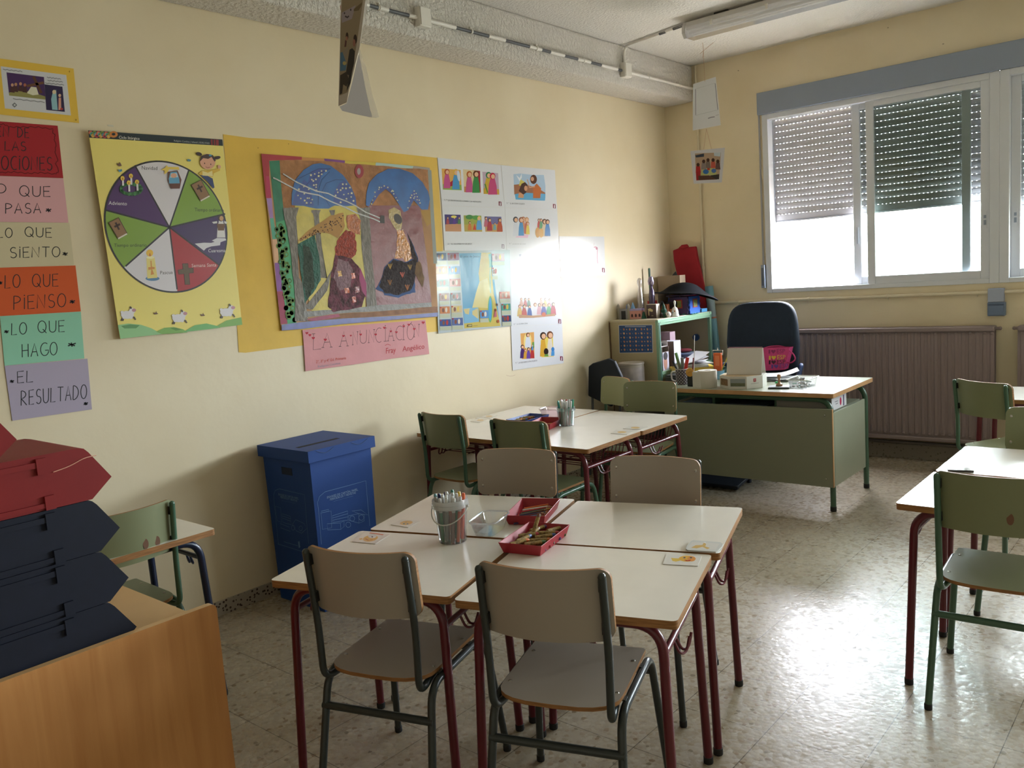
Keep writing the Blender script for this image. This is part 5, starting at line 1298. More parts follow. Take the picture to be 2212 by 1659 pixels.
# pencil curve on the wall under the sheets
a = wallart('pencil_mark', 'thin red curved pencil line on the wall under the lowest white sheet', 'wall drawing', 0.0004, k=W2)
a.line([(900, 1610), (940, 1620), (970, 1618), (1000, 1606)], .002, '#b58f80'); a.done()
a = wallart('tape_scrap', 'small scrap of white tape on the wall above the wheel poster', 'tape', 0.0015, k=K1)
a.sheet([(915, 668), (965, 672), (972, 688), (925, 682)], '#d0cbbb'); a.done()
# ---- paper photos hanging from the ceiling
YH = 2.42
n2 = Vector((0.55, -0.83, 0))
a = Art('hanging_drawing', 'white sheet with a dotted frame hanging on string from the lamp', 'drawing', (-1.70, YH, 2.75), n2, k=(1280, 0, 3.456), rough=0.5)
WPAP = '#d6d5d6'
a.sheet([(750, 628), (920, 573), (957, 934), (748, 975)], WPAP)
a.line([(768, 664), (915, 620), (935, 820), (770, 862)], .005, '#77777c', closed=True)
for q in range(24):
    t = q/23; a.ell(768+147*t, 664-44*t, 3, 3, '#d6d5d6', n=6, layer=(q == 0)); a.ell(770+165*t, 862-42*t, 3, 3, '#d6d5d6', n=6, layer=False)
a.line([(862, 884), (885, 876), (912, 872)], .007, '#8f8a8f'); a.line([(918, 862), (942, 856)], .0025, '#9a959a')
hd = a.done()
def strings(parent, segs, c='#c9a58a'):
    b = MB()
    for s_ in segs: b.tube(s_, 0.0014, mat(c, .8), n=5)
    return b.build('string', parent)
pl = lambda u, v, y=YH: on_plane(1280+u/3.456, v/3.456, (0, y, 0), (0, 1, 0))
def pn(u, v): return on_plane(1280+u/3.456, v/3.456, (-1.70, YH, 2.75), n2)
kp = pl(828, 378)
strings(hd, [[pl(822, 318), kp], [pl(902, 318), kp], [kp, pn(838, 610)], [kp, pl(802, 402)], [kp, pl(822, 434)]])
a = Art('hanging_photo', 'laminated class photo hanging below the framed drawing', 'photo', (-1.70, YH, 2.3), Vector((0.25, -0.97, 0)), k=(1280, 0, 3.456), rough=0.35)
a.sheet([(730, 1128), (988, 1102), (965, 1362), (755, 1372)], '#cfcdd2')
a.poly([(764, 1146), (958, 1138), (945, 1338), (774, 1348)], '#b59a82'); a.poly([(766, 1160), (832, 1146), (832, 1170), (772, 1176)], '#3a4250'); a.poly([(906, 1140), (956, 1138), (952, 1168), (908, 1164)], '#c0cbd2')
a.poly([(806, 1310), (820, 1255), (922, 1250), (926, 1306)], '#b5b878'); a.ell(846, 1282, 22, 18, '#3a6fb0'); a.ell(905, 1275, 18, 16, '#4f6fb0'); a.poly([(856, 1250), (876, 1250), (876, 1270), (856, 1270)], '#b8402f')
for (x, y, c) in ((788, 1250, '#b0282a'), (862, 1215, '#7a6a62'), (900, 1215, '#c05a4a'), (935, 1225, '#6a4f4a'), (830, 1225, '#8a7f7a')):
    a.poly([(x-18, y+40), (x-14, y-10), (x+14, y-10), (x+20, y+40)], c); a.ell(x, y-20, 12, 14, '#4a3026')
a.poly([(772, 1290), (806, 1270), (806, 1345), (776, 1346)], '#a0262a'); a.poly([(880, 1310), (946, 1300), (944, 1338), (870, 1342)], '#3a3230'); a.poly([(790, 1312), (870, 1310), (930, 1340), (792, 1345)], '#5a3a30')
hp = a.done()
pm = lambda u, v: on_plane(1280+u/3.456, v/3.456, (-1.70, YH, 2.3), Vector((0.25, -0.97, 0)))
strings(hp, [[pn(850, 962), pm(830, 1116)], [pn(850, 962), pm(888, 1112)]])
# the edge-on laminated photo close to the camera, hanging from the ceiling
DH = 2.15
hc = CAM+ray(770, 120)*DH
nf = (-CF+CR*-0.25); nf.z = 0; nf.normalize()
nb_ = (-CF+CR*0.5); nb_.z = 0; nb_.normalize()
hz = thing('hanging_photo', 'curled laminated photo of two people hanging from the ceiling, top centre', 'photo', (0, 0, 0))
a = Art('photo_sheet', None, None, hc, nf, k=(700, 0, 6.144), rough=0.3)
a.sheet([(232, -260), (610, -260), (545, 30), (470, 640), (330, 1200), (300, 1360), (190, 1408), (205, 800)], '#b5aba0', thick=0.0008)
a.poly([(240, -60), (520, -60), (510, 60), (425, 640), (312, 1225), (205, 1270), (222, 310)], '#8f806a')
a.poly([(232, 170), (420, 70), (370, 250), (235, 305)], '#9a8f96'); a.poly([(395, 120), (505, 30), (500, 70), (460, 140), (395, 150)], '#6f5f48'); a.ell(272, 175, 9, 14, '#4a4046'); a.ell(355, 130, 9, 16, '#4a4046'); a.line([(280, 215), (310, 232), (330, 212)], .004, '#4a4046')
a.ell(306, 480, 18, 50, '#3a2a24'); a.ell(302, 510, 14, 30, '#9a6a58'); a.poly([(282, 530), (302, 545), (295, 620), (270, 625)], '#5a3a3a'); a.poly([(250, 680), (330, 620), (275, 830), (220, 900), (222, 780)], '#8a7f72'); a.poly([(218, 700), (245, 690), (300, 850), (290, 935), (215, 945)], '#4f6f8a'); a.ell(272, 840, 24, 26, '#b0a06a', rot=-20)
a.ell(415, 520, 24, 62, '#3a2c28'); a.ell(400, 570, 18, 50, '#94665a'); a.poly([(340, 660), (375, 640), (410, 680), (400, 840), (372, 960), (350, 1110), (300, 1210), (330, 1000), (290, 980)], '#36322f'); a.poly([(215, 1000), (300, 950), (330, 1060), (300, 1150), (255, 1120), (240, 1240), (208, 1258)], '#3f372f')
a.done(hz)
b = MB()
g1 = [(205, 1415), (240, 1470), (400, 1510), (560, 1545), (640, 1548), (610, 1440), (545, 1150), (500, 900), (462, 700), (400, 980), (345, 1200), (300, 1370)]
hq = [on_plane(700+u/6.144, v/6.144, hc+CF*0.03, nb_) for u, v in g1]
b.add(hq, [tuple(range(len(hq)))], mat('#b9b7bb', .35, .4)); b.add([p_+CF*0.0008 for p_ in hq], [tuple(range(len(hq)))[::-1]], mat('#b9b7bb', .35, .4)); b.build('backing_sheet', hz, smooth=0)
b = MB()
hq = [on_plane(700+u/6.144, v/6.144, hc+CF*0.033, nb_) for u, v in [(540, -260), (610, -260), (555, 200), (470, 650), (560, 900), (640, 1250), (732, 1552), (690, 1566), (600, 1556), (560, 1545), (640, 1548), (545, 1150), (462, 720), (430, 640), (500, 150)]]
b.add(hq, [tuple(range(len(hq)))], clear((.93, .92, .92), .15, .2, .35, (.85, .83, .8))); b.build('laminate_edge', hz, smooth=0)
b = MB(); b.tube(fillet([CAM+ray(739, 15)*DH, CAM+ray(745, -60)*DH, (hc.x, hc.y, CEIL)], .02, 4), 0.0016, mat('#b98f92', .6), n=6)
b.tube([CAM+ray(737, 22)*DH, CAM+ray(736, 14)*DH, CAM+ray(741, 6)*DH, CAM+ray(748, 4)*DH], 0.002, mat('#b98f92', .6), n=6); b.build('string', hz)
# ---- printing on the blue bin
BP = '#7095c8'
kb = (540, 900, 3.77)
nR = Vector((1, 0, -0.015)); a = Art('bin_print', None, None, (-2.475+0.1990, -0.62, 0.4), nR, k=kb, rough=.6)
LW = .0021
a.line([(582, 1040), (560, 780), (550, 700), (566, 650), (612, 612), (800, 562), (943, 522), (962, 740), (976, 890)], LW, BP)
a.text('ENVASES DE CARTÓN, PAPEL,', (628, 668), (880, 600), 27, '#93afd6'); a.text('PERIÓDICOS Y REVISTAS', (652, 684), (862, 626), 27, '#93afd6'); a.line([(680, 690), (840, 646)], .0008, BP)
for pts in ([(578, 785), (660, 768), (664, 905), (590, 918)], [(575, 785), (580, 770), (640, 756), (645, 770)], [(628, 872), (735, 866), (740, 918), (632, 922)], [(735, 866), (765, 848), (766, 895), (740, 918)], [(670, 808), (795, 768), (798, 842), (672, 862)], [(670, 826), (795, 790)], [(672, 844), (797, 815)], [(800, 808), (885, 790), (888, 868), (802, 842)], [(885, 790), (960, 800), (905, 760), (830, 768)], [(885, 790), (930, 798), (930, 848), (888, 868)]):
    a.line(pts, LW, BP, closed=len(pts) > 2)
for (x, y) in ((800, 880), (832, 830), (906, 822)):
    a.line([(x+20*math.cos(t), y+22*math.sin(t)) for t in [2*math.pi*q/14 for q in range(14)]], LW, BP, closed=True)
a.done(bn)
nL = Vector((0, -1, -0.0125)); a = Art('bin_print', None, None, (-2.475, -0.62-0.1920, 0.4), nL, k=kb, rough=.6)
BP_SHADE = '#5a7cb0'  # same print as the other face, shade painted in as a darker blue
a.line([(232, 1035), (205, 780), (192, 640), (206, 600), (240, 588), (330, 610), (444, 636), (462, 860), (478, 1035)], LW, BP_SHADE); a.line([(225, 1036), (330, 1068), (420, 1098)], LW, BP_SHADE)
a.text('ENVASES DE CARTÓN, PAPEL,', (232, 640), (396, 676), 24, '#6d8fc0'); a.text('PERIÓDICOS Y REVISTAS', (248, 662), (384, 694), 24, '#6d8fc0'); a.line([(258, 682), (370, 706)], .0008, BP_SHADE)
for pts in ([(205, 730), (250, 742), (258, 860), (222, 850)], [(262, 790), (330, 812), (336, 880), (270, 862)], [(262, 808), (332, 832)], [(266, 826), (334, 852)], [(345, 880), (372, 838), (440, 870), (462, 912), (420, 950), (378, 930)], [(245, 870), (320, 900), (330, 935), (252, 905)], [(276, 1018), (390, 1052)]): a.line(pts, LW, BP_SHADE, closed=len(pts) > 2)
for (x, y) in ((352, 905), (414, 910)): a.line([(x+14*math.cos(t), y+20*math.sin(t)) for t in [2*math.pi*q/12 for q in range(12)]], LW, BP_SHADE, closed=True)
a.poly([(392, 1018), (404, 1014), (410, 1064), (398, 1070)], BP_SHADE)
a.done(bn)
# ------------------------------------------------------------------ things on the near group of tables
ZT = TH+0.0006
MILK = clear((.95, .96, .96), .15, .12, .14, (.86, .87, .86))
CLEARP = clear((.95, .96, .96), .08, .3, .10, (.85, .86, .87))
RTRAY = mat('#9c2430', 0.4, 0.5)
BTRAY = mat('#2a4590', 0.4, 0.5)
def tray(m_, label, x, y, rz, w=0.160, l=0.246, h=0.038):
    t = thing('tray', label, 'tray', (x, y, ZT), rz, 'shallow plastic trays')
    b = MB(); w0, l0 = w/2-0.012, l/2-0.012; W_, L_ = w/2, l/2; th = 0.0025
    o0 = [(-w0, -l0), (w0, -l0), (w0, l0), (-w0, l0)]; o1 = [(-W_, -L_), (W_, -L_), (W_, L_), (-W_, L_)]
    vs = [(x_, y_, 0) for x_, y_ in o0]+[(x_, y_, h) for x_, y_ in o1]+[(x_*(1-th/W_), y_*(1-th/L_), h) for x_, y_ in o1]+[(x_*.97, y_*.98, th) for x_, y_ in o0]
    fs = [(3, 2, 1, 0), (12, 13, 14, 15)]
    for i in range(4):
        j = (i+1) % 4
        fs += [(i, j, 4+j, 4+i), (4+i, 4+j, 8+j, 8+i), (8+i, 8+j, 12+j, 12+i)]
    b.add(vs, fs, m_); b.build('body', t, smooth=0, bevel=0.0008, segs=1)
    return t
T1 = (-0.843, -0.824, math.radians(23.7)); T2 = (-0.6235, -1.086, math.radians(14))
tray(RTRAY, 'red tray of coloured pencils on the far tables of the near group', *T1)
tray(RTRAY, 'red tray of wrapped wax crayons on the front tables of the near group', *T2)
def loc(t, x, y): 
    dx, dy = rot2(x, y, t[2]); return (t[0]+dx, t[1]+dy)
# pencils
PCOL = [('navy', '#232c52'), ('brown', '#6a4a32'), ('dark green', '#1f4a38'), ('red', '#a82a30'), ('white', '#d8d6d0'), ('orange', '#d06a2a'), ('black', '#222226'), ('yellow', '#d8b43a'), ('pink', '#c9808a'), ('green', '#3a8a5a'), ('light blue', '#6a9ac0'), ('maroon', '#6a1f2c')]
WOODT = mat('#c9a57a', .7)
_pp = {}
def pencil(cn, c, L_=0.16):
    if cn not in _pp:
        t = thing('pencil', '', 'pencil'); m_ = mat(c, .3, .5)
        b = MB(); b.tube([(-L_/2, 0, 0), (L_/2-0.018, 0, 0)], 0.0035, m_, n=6); b.build('shaft', t, smooth=0)
        b = MB(); b.tube([(L_/2-0.018, 0, 0), (L_/2-0.004, 0, 0), (L_/2, 0, 0)], [0.0034, 0.0011, 0.0003], WOODT, n=6); b.build('tip', t, smooth=0)
        _pp[cn] = [t, False]
    p_, used = _pp[cn]
    if used: return dup(p_, '')
    _pp[cn][1] = True; return p_
random.seed(11)
def place_pencils(T, n, where, group, ang0):
    for i in range(n):
        cn, c = PCOL[i % len(PCOL)]
        o = pencil(cn, c)
        lay = i // 9; k = i % 9
        yy = -0.085+k*0.0205+random.uniform(-.004, .004)+lay*0.008; xx = random.uniform(-.008, .008)
        a = ang0+random.uniform(-.10, .10)
        x, y = loc(T, xx, yy)
        o.location = (x, y, ZT+0.0068+lay*0.0078); o.rotation_euler = (0, random.uniform(-.015, .015), T[2]+a); o.scale = (0.72, 1, 1)
        o['label'] = '%s coloured pencil %s' % (cn, where); o['group'] = group
place_pencils(T1, 18, 'lying in the far red tray of the near tables', 'coloured pencils in the far red tray', 0.62)
# crayons
CW = mat('#b3975c', .6, .3, noise=.4, nscale=110, stretch=(1, 1, 1), dark='#54432a')
CRC = [('red', '#a03038'), ('brown', '#6a4030'), ('purple', '#5a3a70'), ('green', '#3f6a3a'), ('orange', '#c8682a'), ('blue', '#34508a')]
_cp = {}
def crayon(cn, c):
    if cn not in _cp:
        t = thing('crayon', '', 'crayon')
        b = MB(); b.tube([(-0.034, 0, 0), (0.026, 0, 0)], 0.0074, CW, n=10); b.build('wrapper', t)
        b = MB(); b.tube([(0.026, 0, 0), (0.034, 0, 0), (0.040, 0, 0)], [0.0070, 0.0066, 0.004], mat(c, .4), n=10); b.build('tip', t)
        _cp[cn] = [t, False]
    p_, used = _cp[cn]
    if used: return dup(p_, '')
    _cp[cn][1] = True; return p_
def place_crayons(T, n, where, group, seed=4):
    r = random.Random(seed)
    for i in range(n):
        cn, c = CRC[i % 6]; o = crayon(cn, c)
        lay = i // 10; q = i % 10; row, colm = q // 5, q % 5
        xx = (-0.034, 0.034)[row]*(0.85 if lay else 1)+r.uniform(-.004, .004); yy = -0.080+colm*0.040+r.uniform(-.004, .004)+(0.012 if lay else 0)
        a = r.uniform(-.55, .55)+(0.9 if lay == 1 else 0)
        x, y = loc(T, xx, yy)
        o.location = (x, y, ZT+0.0105+lay*0.0150); o.rotation_euler = (0, r.uniform(-.05, .05), T[2]+a)
        o['label'] = 'wax crayon with %s tip and mottled wrapper %s' % (cn, where); o['group'] = group
    return o
place_crayons(T2, 20, 'in the front red tray', 'wax crayons in the front red tray')
o = dup(_cp['brown'][0], 'wax crayon standing up steeply out of the front red tray'); x, y = loc(T2, -0.02, 0.055); o.location = (x, y, ZT+0.052); o.rotation_euler = (0, -1.05, T2[2]+1.2); o['group'] = 'wax crayons in the front red tray'
# bucket of markers
def bucket(label, x, y, r0, r1, h, m_, handle=True):
    t = thing('bucket', label, 'bucket', (x, y, ZT), 0.3)
    b = MB(); b.lathe([(0.0, 0.0015), (r0-0.002, 0.0015)], m_, n=32); b.lathe([(0, 0), (r0, 0), (r0+(r1-r0)*.85, h*.80)], m_, n=32); b.build('body', t)
    b = MB(); b.lathe([(r0+(r1-r0)*.85, h*.80), (r1+0.003, h*.82), (r1+0.003, h*.90), (r1+0.001, h*.905), (r1+0.001, h), (r1-0.003, h), (r1-0.003, h*.82)], clear((.9, .9, .89), .2, .15, .55, (.86, .86, .84)) if handle else m_, n=32); b.build('rim', t)
    if handle:
        b = MB(); pts = []
        for k in range(17):
            a = math.pi*k/16
            pts.append(((r1+0.007)*math.cos(a), -(r1+0.007)*math.sin(a)*0.93, h*0.84-0.055*math.sin(a)))
        b.tube(pts, [0.0022]*17, mat('#b9b8b0', .4), n=6)
        for s in (-1, 1): b.ball((s*(r1+0.006), 0, h*.84), 0.006, mat('#b9b8b0', .4), n=8)
        b.build('handle', t)
    return t
BX, BY = -0.913, -1.198
bucket('white translucent bucket full of felt-tip markers on the near tables', BX, BY, 0.049, 0.063, 0.155, MILK)
_mk = {}
def marker(cn, c, capc, r=0.0062, L_=0.155):
    key = (cn, c, capc, r)
    if key not in _mk:
        t = thing('marker', '', 'marker')
        b = MB(); b.tube([(0, 0, 0), (0, 0, 0.004), (0, 0, L_*0.68)], [r*.7, r, r], mat(c, .35, .5), n=10); b.build('barrel', t)
        b = MB(); b.tube([(0, 0, L_*.68), (0, 0, L_*.97), (0, 0, L_)], [r*1.06, r*1.0, r*.7], mat(capc, .3, .5), n=10); b.build('cap', t)
        _mk[key] = [t, False]
    p_, used = _mk[key]
    if used: return dup(p_, '')
    _mk[key][1] = True; return p_
WCAP = '#c9c9c6'
ml = [('orange', '#d8562a', '#dd6a40'), ('red', '#8a2a2a', '#a8262c'), ('yellow', '#c9a23a', '#d8b43a'), ('green', '#2f7a58', '#1f6a52'), ('purple', '#3a3360', '#3a3468'), ('dark blue', '#2c3060', '#2c2c58'), ('teal', '#4f8a92', '#5a8a90'), ('grey', '#6f6e6a', '#8f8a84')]
for i in range(12): ml.append((('green', '#3a8a66'), ('grey', '#7a7a76'), ('brown', '#7a5648'), ('orange', '#d2643a'))[i % 4]+(WCAP,))
random.seed(21)
def fill_bucket(mlist, bx_, by_, r0, r1, h, L_, where, group, lift=0.004):
    n = len(mlist); ring = int(n*.62)
    for i, (cn, c, cap) in enumerate(mlist):
        o = marker(cn, c, cap, 0.0062, L_)
        if i < ring: a = 2*math.pi*i/ring+.2; rb, rt = r0-0.011, r1-0.013
        else:
            m = n-ring; a = 2*math.pi*(i-ring)/m; rb, rt = r0*.40, r1*.42
        tw = 0.35
        p0 = Vector((rb*math.cos(a), rb*math.sin(a), lift+(0.006 if i % 3 == 0 else 0)))
        p1 = Vector((rt*math.cos(a+tw), rt*math.sin(a+tw), h))
        d = (p1-p0).normalized()
        o.location = (bx_+p0.x, by_+p0.y, ZT+p0.z); o.rotation_euler = d.to_track_quat('Z', 'Y').to_euler()
        w_ = '%s felt-tip marker with white cap' % cn if cap == WCAP else '%s capped felt-tip marker' % cn
        o['label'] = '%s %s' % (w_, where); o['group'] = group
fill_bucket(ml, BX, BY, 0.049, 0.063, 0.155, 0.165, 'in the white bucket on the near tables', 'felt-tip markers in the white bucket')
# clear food tub
def tub(label, x, y, rz, w, l, h, m_, rim=None, z=None, cat='tub'):
    t = thing('plastic_tub', label, cat, (x, y, ZT if z is None else z), rz)
    b = MB(); o0 = rrect(w-0.03, l-0.03, 0.022, 4); o1 = rrect(w-0.006, l-0.006, 0.022, 4); n = len(o0)
    vs = [(a, c, 0.001) for a, c in o0]+[(a, c, h-0.006) for a, c in o1]
    b.add(vs, [tuple(range(n))[::-1]]+[(i, (i+1) % n, n+(i+1) % n, n+i) for i in range(n)], m_); b.build('body', t)
    b = MB(); o2 = rrect(w, l, 0.024, 4)
    P_ = [Vector((a, c, h-0.003)) for a, c in o2]
    b.tube(P_, 0.0032, rim or m_, n=6, close=True); b.build('rim', t)
    return t
tub('empty clear plastic tub between the bucket and the red trays', -0.868, -1.048, math.radians(20), 0.108, 0.165, 0.055, CLEARP, clear((.9, .9, .9), .1, .4, .3, (.9, .9, .9)))
# picture cards
def card(label, pts, k, z=ZT+0.0012, thick=0.0011, c='#d6d0c6', g=0.2):
    a = Art('picture_card', label, 'card', (0, 0, z), (0, 0, 1), k=k, gloss=g, group='small laminated picture cards on the tables', step=0.00003)
    a.sheet(pts, c, thick); return a
K6 = (760, 1020, 4.424)
a = card('laminated card with a round face beside the bucket, on the far left near table', [(372, 500), (480, 450), (652, 468), (540, 527)], K6)
a.ell(520, 484, 62, 20, '#cfa865', rot=-6); a.ell(498, 492, 10, 6, '#5a6a6a'); a.ell(532, 494, 9, 6, '#5a6a6a'); a.line([(505, 476), (530, 474)], .003, '#8a6a3a'); a.done()
a = card('laminated card with an orange strip and smiley, on the front left near table', [(0, 662), (118, 564), (366, 596), (225, 684)], K6, c='#d2c8bf')
a.poly([(30, 652), (128, 572), (330, 600), (215, 668)], '#d8cdc2'); a.ell(178, 632, 72, 30, '#cf9e4e', rot=-8); a.ell(196, 612, 40, 18, '#c9c6c4'); a.line([(130, 636), (160, 652), (200, 644)], .004, '#9a3a2a'); a.ell(196, 618, 8, 6, '#4a4444'); a.poly([(68, 636), (98, 630), (104, 642), (76, 646)], '#cfa050'); a.line([(170, 580), (300, 598)], .008, '#d2633a'); a.done()
K7 = (1300, 960, 4.879)
a = card('white rounded tray-like card at the aisle edge of the far right near table', [(885, 1098), (890, 1078), (940, 1018), (965, 1008), (1250, 1030), (1278, 1050), (1272, 1066), (1225, 1116), (1200, 1130), (905, 1112)], K7, ZT+0.006, 0.0055, '#c6c6c2', .25)
a.poly([(905, 1092), (955, 1028), (1240, 1046), (1200, 1112)], '#cfcbc4'); a.poly([(940, 1088), (990, 1062), (1060, 1060), (1078, 1030), (1100, 1052), (1090, 1075), (1140, 1092), (1110, 1104), (1060, 1080), (1000, 1096)], '#c9a765'); a.ell(1085, 1034, 12, 5, '#dedede'); a.done()
a = card('laminated card with a smiling yellow face on the front right near table', [(642, 1260), (682, 1155), (1052, 1176), (1012, 1280)], K7, c='#d6d2cc')
a.ell(900, 1204, 90, 32, '#d8a648', n=24); a.ell(945, 1206, 44, 28, '#d68f4a', n=18); a.poly([(730, 1196), (770, 1200), (820, 1202), (826, 1226), (780, 1236), (744, 1228)], '#d8b452'); a.ell(870, 1194, 14, 7, '#5a5f68'); a.ell(940, 1194, 14, 7, '#5a5f68'); a.ell(872, 1194, 5, 4, '#1f1f22'); a.ell(942, 1194, 5, 4, '#1f1f22')
a.poly([(866, 1214), (905, 1222), (945, 1214), (925, 1230), (890, 1230)], '#a8322c'); a.done()
K5 = (880, 820, 3.456)
for lab, pts in (('small card nearest the camera on the wall side of the far table group', [(470, 312), (545, 288), (618, 292), (545, 320)]), ('small card behind another on the wall side of the far table group', [(550, 276), (600, 264), (672, 268), (618, 288)])):
    a = card(lab, pts, K5, g=.35); cx, cy = sum(p[0] for p in pts)/4, sum(p[1] for p in pts)/4; a.ell(cx, cy, 26, 7, '#cdb284'); a.done()
for lab, pts, z in (('small card near the aisle edge of the far table group, in front', [(1518, 400), (1560, 374), (1688, 384), (1640, 410)], ZT+0.0012), ('small card near the aisle edge of the far table group, behind', [(1610, 366), (1660, 346), (1796, 352), (1740, 372)], ZT+0.0013)):
    a = card(lab, pts, K5, z); cx, cy = sum(p[0] for p in pts)/4, sum(p[1] for p in pts)/4; a.ell(cx, cy, 34, 7, '#d2b27a'); a.done()
# things on the table group at the wall
TB1 = (-2.000, 0.735, math.radians(15)); TB2 = (-2.195, 0.80, 0.02)
tray(RTRAY, 'red tray beside the clear marker cup on the far table group', *TB1, l=0.235)
tray(BTRAY, 'blue tray of crayons on the far table group by the wall', *TB2)
place_crayons(TB2, 14, 'in the blue tray on the far tables', 'wax crayons in the blue tray', 9)
for i, cn in enumerate((0, 1, 3, 2, 7)):
    n_, c_ = PCOL[cn]; o = pencil(n_, c_); x, y = loc(TB1, 0.0, -0.04+i*0.022); o.location = (x, y, ZT+0.0068); o.rotation_euler = (0, 0, TB1[2]+.9); o.scale = (.72, 1, 1)
    o['label'] = '%s coloured pencil in the red tray on the far tables' % n_; o['group'] = 'coloured pencils in the red tray of the far tables'
PINKT = clear((.95, .85, .86), .15, .3, .35, (.9, .72, .74))
tub('pale pink translucent lunch tub behind the trays on the far table group', -2.105, 0.985, 0.2, 0.20, 0.13, 0.07, PINKT)
CUPB = (-1.902, 0.817)
bucket('clear plastic cup of thin markers on the far table group', CUPB[0], CUPB[1], 0.045, 0.056, 0.112, clear((.88, .95, .95), .1, .3, .18, (.75, .86, .86)), handle=False)
m2 = [('green', '#2a8a66', '#1f7f5c'), ('black', '#232327', '#1f1f22'), ('red', '#9c3a40', '#b04048'), ('pink', '#b9606a', '#c06a72'), ('bright green', '#3aa074', '#2f9a6a'), ('teal', '#2a7f7a', '#2a827c')]+[(('green', '#4a9a80'), ('grey', '#c9ccca'), ('red', '#a8585c'))[i % 3]+(WCAP,) for i in range(9)]
fill_bucket(m2, CUPB[0], CUPB[1], 0.045, 0.056, 0.112, 0.150, 'in the clear cup on the far tables', 'thin markers in the clear cup')
# clear box on the sunlit table, pencil on the navy-legged table
KD = (1900, 960, 4.878)
def ip(k, u, v, z): return onz(k[0]+u/k[2], k[1]+v/k[2], z)
p0, p1 = ip(KD, 718, 288, ZT), ip(KD, 995, 296, ZT)
w = thing('plastic_case', 'flat clear plastic case on the sunlit table at the right', 'case', tuple((p0+p1)/2), math.atan2((p1-p0).y, (p1-p0).x))
L_ = (p1-p0).length/2
b = MB(); b.box((-L_, 0, 0), (L_, 0.085, 0.0085), mat('#4a4648', .4)); b.build('base', w, bevel=0.001)
b = MB(); b.box((-L_, 0, 0.0087), (L_, 0.085, 0.020), clear((.85, .84, .83), .1, .4, .3, (.7, .68, .68))); b.build('lid', w, smooth=0)
KE = (220, 1040, 5.53)
p0, p1 = ip(KE, 740, 470, ZT+.004), ip(KE, 852, 444, ZT+.004)
b = MB(); d = (p1-p0).normalized(); b.tube([p0-d*.06, p1-d*.01, p1], [.0042, .0042, .001], mat('#1f2433', .4), n=8)
tag(b.build('pencil'), 'dark pencil lying on the navy legged table at the left', 'pencil')

# ------------------------------------------------------------------ things on the teacher desk
ZD = 0.7706
KT = (1380, 620, 4.254)
def yp(u, v, y, k=KT): return on_plane(k[0]+u/k[2], k[1]+v/k[2], (0, y, 0), (0, 1, 0))
def xp(u, v, x, k=KT): return on_plane(k[0]+u/k[2], k[1]+v/k[2], (x, 0, 0), (1, 0, 0))
def stick(name, label, cat, p0, p1, r, c, parent=None, tip=None):
    b = MB(); b.tube([p0, p1], r, mat(c, .4), n=8)
    o = b.build(name, parent)
    if not parent: tag(o, label, cat)
    return o
# polka dot cup
DOT = bpy.data.materials.new('polka_dots'); DOT.use_nodes = True
t = DOT.node_tree; b_ = t.nodes['Principled BSDF']; L = t.links.new
tcn = t.nodes.new('ShaderNodeTexCoord'); sx_ = t.nodes.new('ShaderNodeSeparateXYZ'); L(tcn.outputs['Object'], sx_.inputs[0])
at = t.nodes.new('ShaderNodeMath'); at.operation = 'ARCTAN2'; L(sx_.outputs['Y'], at.inputs[0]); L(sx_.outputs['X'], at.inputs[1])
cu = t.nodes.new('ShaderNodeMath'); cu.operation = 'MULTIPLY'; cu.inputs[1].default_value = 0.046; L(at.outputs[0], cu.inputs[0])
ad = t.nodes.new('ShaderNodeMath'); L(cu.outputs[0], ad.inputs[0]); L(sx_.outputs['Z'], ad.inputs[1])
sb = t.nodes.new('ShaderNodeMath'); sb.operation = 'SUBTRACT'; L(cu.outputs[0], sb.inputs[0]); L(sx_.outputs['Z'], sb.inputs[1])
dd = []
for q in (ad, sb):
    pp = t.nodes.new('ShaderNodeMath'); pp.operation = 'PINGPONG'; pp.inputs[1].default_value = 0.0115; L(q.outputs[0], pp.inputs[0])
    p2 = t.nodes.new('ShaderNodeMath'); p2.operation = 'POWER'; p2.inputs[1].default_value = 2; L(pp.outputs[0], p2.inputs[0]); dd.append(p2)
sm = t.nodes.new('ShaderNodeMath'); L(dd[0].outputs[0], sm.inputs[0]); L(dd[1].outputs[0], sm.inputs[1])
lt = t.nodes.new('ShaderNodeMath'); lt.operation = 'LESS_THAN'; lt.inputs[1].default_value = 0.000022; L(sm.outputs[0], lt.inputs[0])
mx = t.nodes.new('ShaderNodeMixRGB'); L(lt.outputs[0], mx.inputs[0]); mx.inputs[1].default_value = (*lin('#4a3f48'), 1); mx.inputs[2].default_value = (*lin('#d6d2cf'), 1); L(mx.outputs[0], b_.inputs['Base Color']); b_.inputs['Roughness'].default_value = .35
cpx, cpy = -1.838, 2.150
w = thing('pen_mug', 'dark mug with white polka dots full of pens on the teacher desk', 'mug', (cpx, cpy, ZD))
b = MB(); b.lathe([(0, 0.003), (0.040, 0.003), (0.042, 0.112), (0.046, 0.112), (0.0445, 0.0), (0, 0)], DOT, n=32); b.build('body', w)
b = MB(); b.tube(fillet([(-0.043, -0.01, 0.095), (-0.078, -0.018, 0.090), (-0.074, -0.018, 0.03), (-0.043, -0.01, 0.022)], 0.03, 6), 0.006, mat('#d8d3d4', .35), n=8); b.build('handle', w)
b = MB(); b.tube([(0.0442*math.cos(q*math.pi/16), 0.0442*math.sin(q*math.pi/16), 0.113) for q in range(32)], 0.0022, mat('#d8d3d4', .35), n=6, close=True); b.build('rim', w)
random.seed(5)
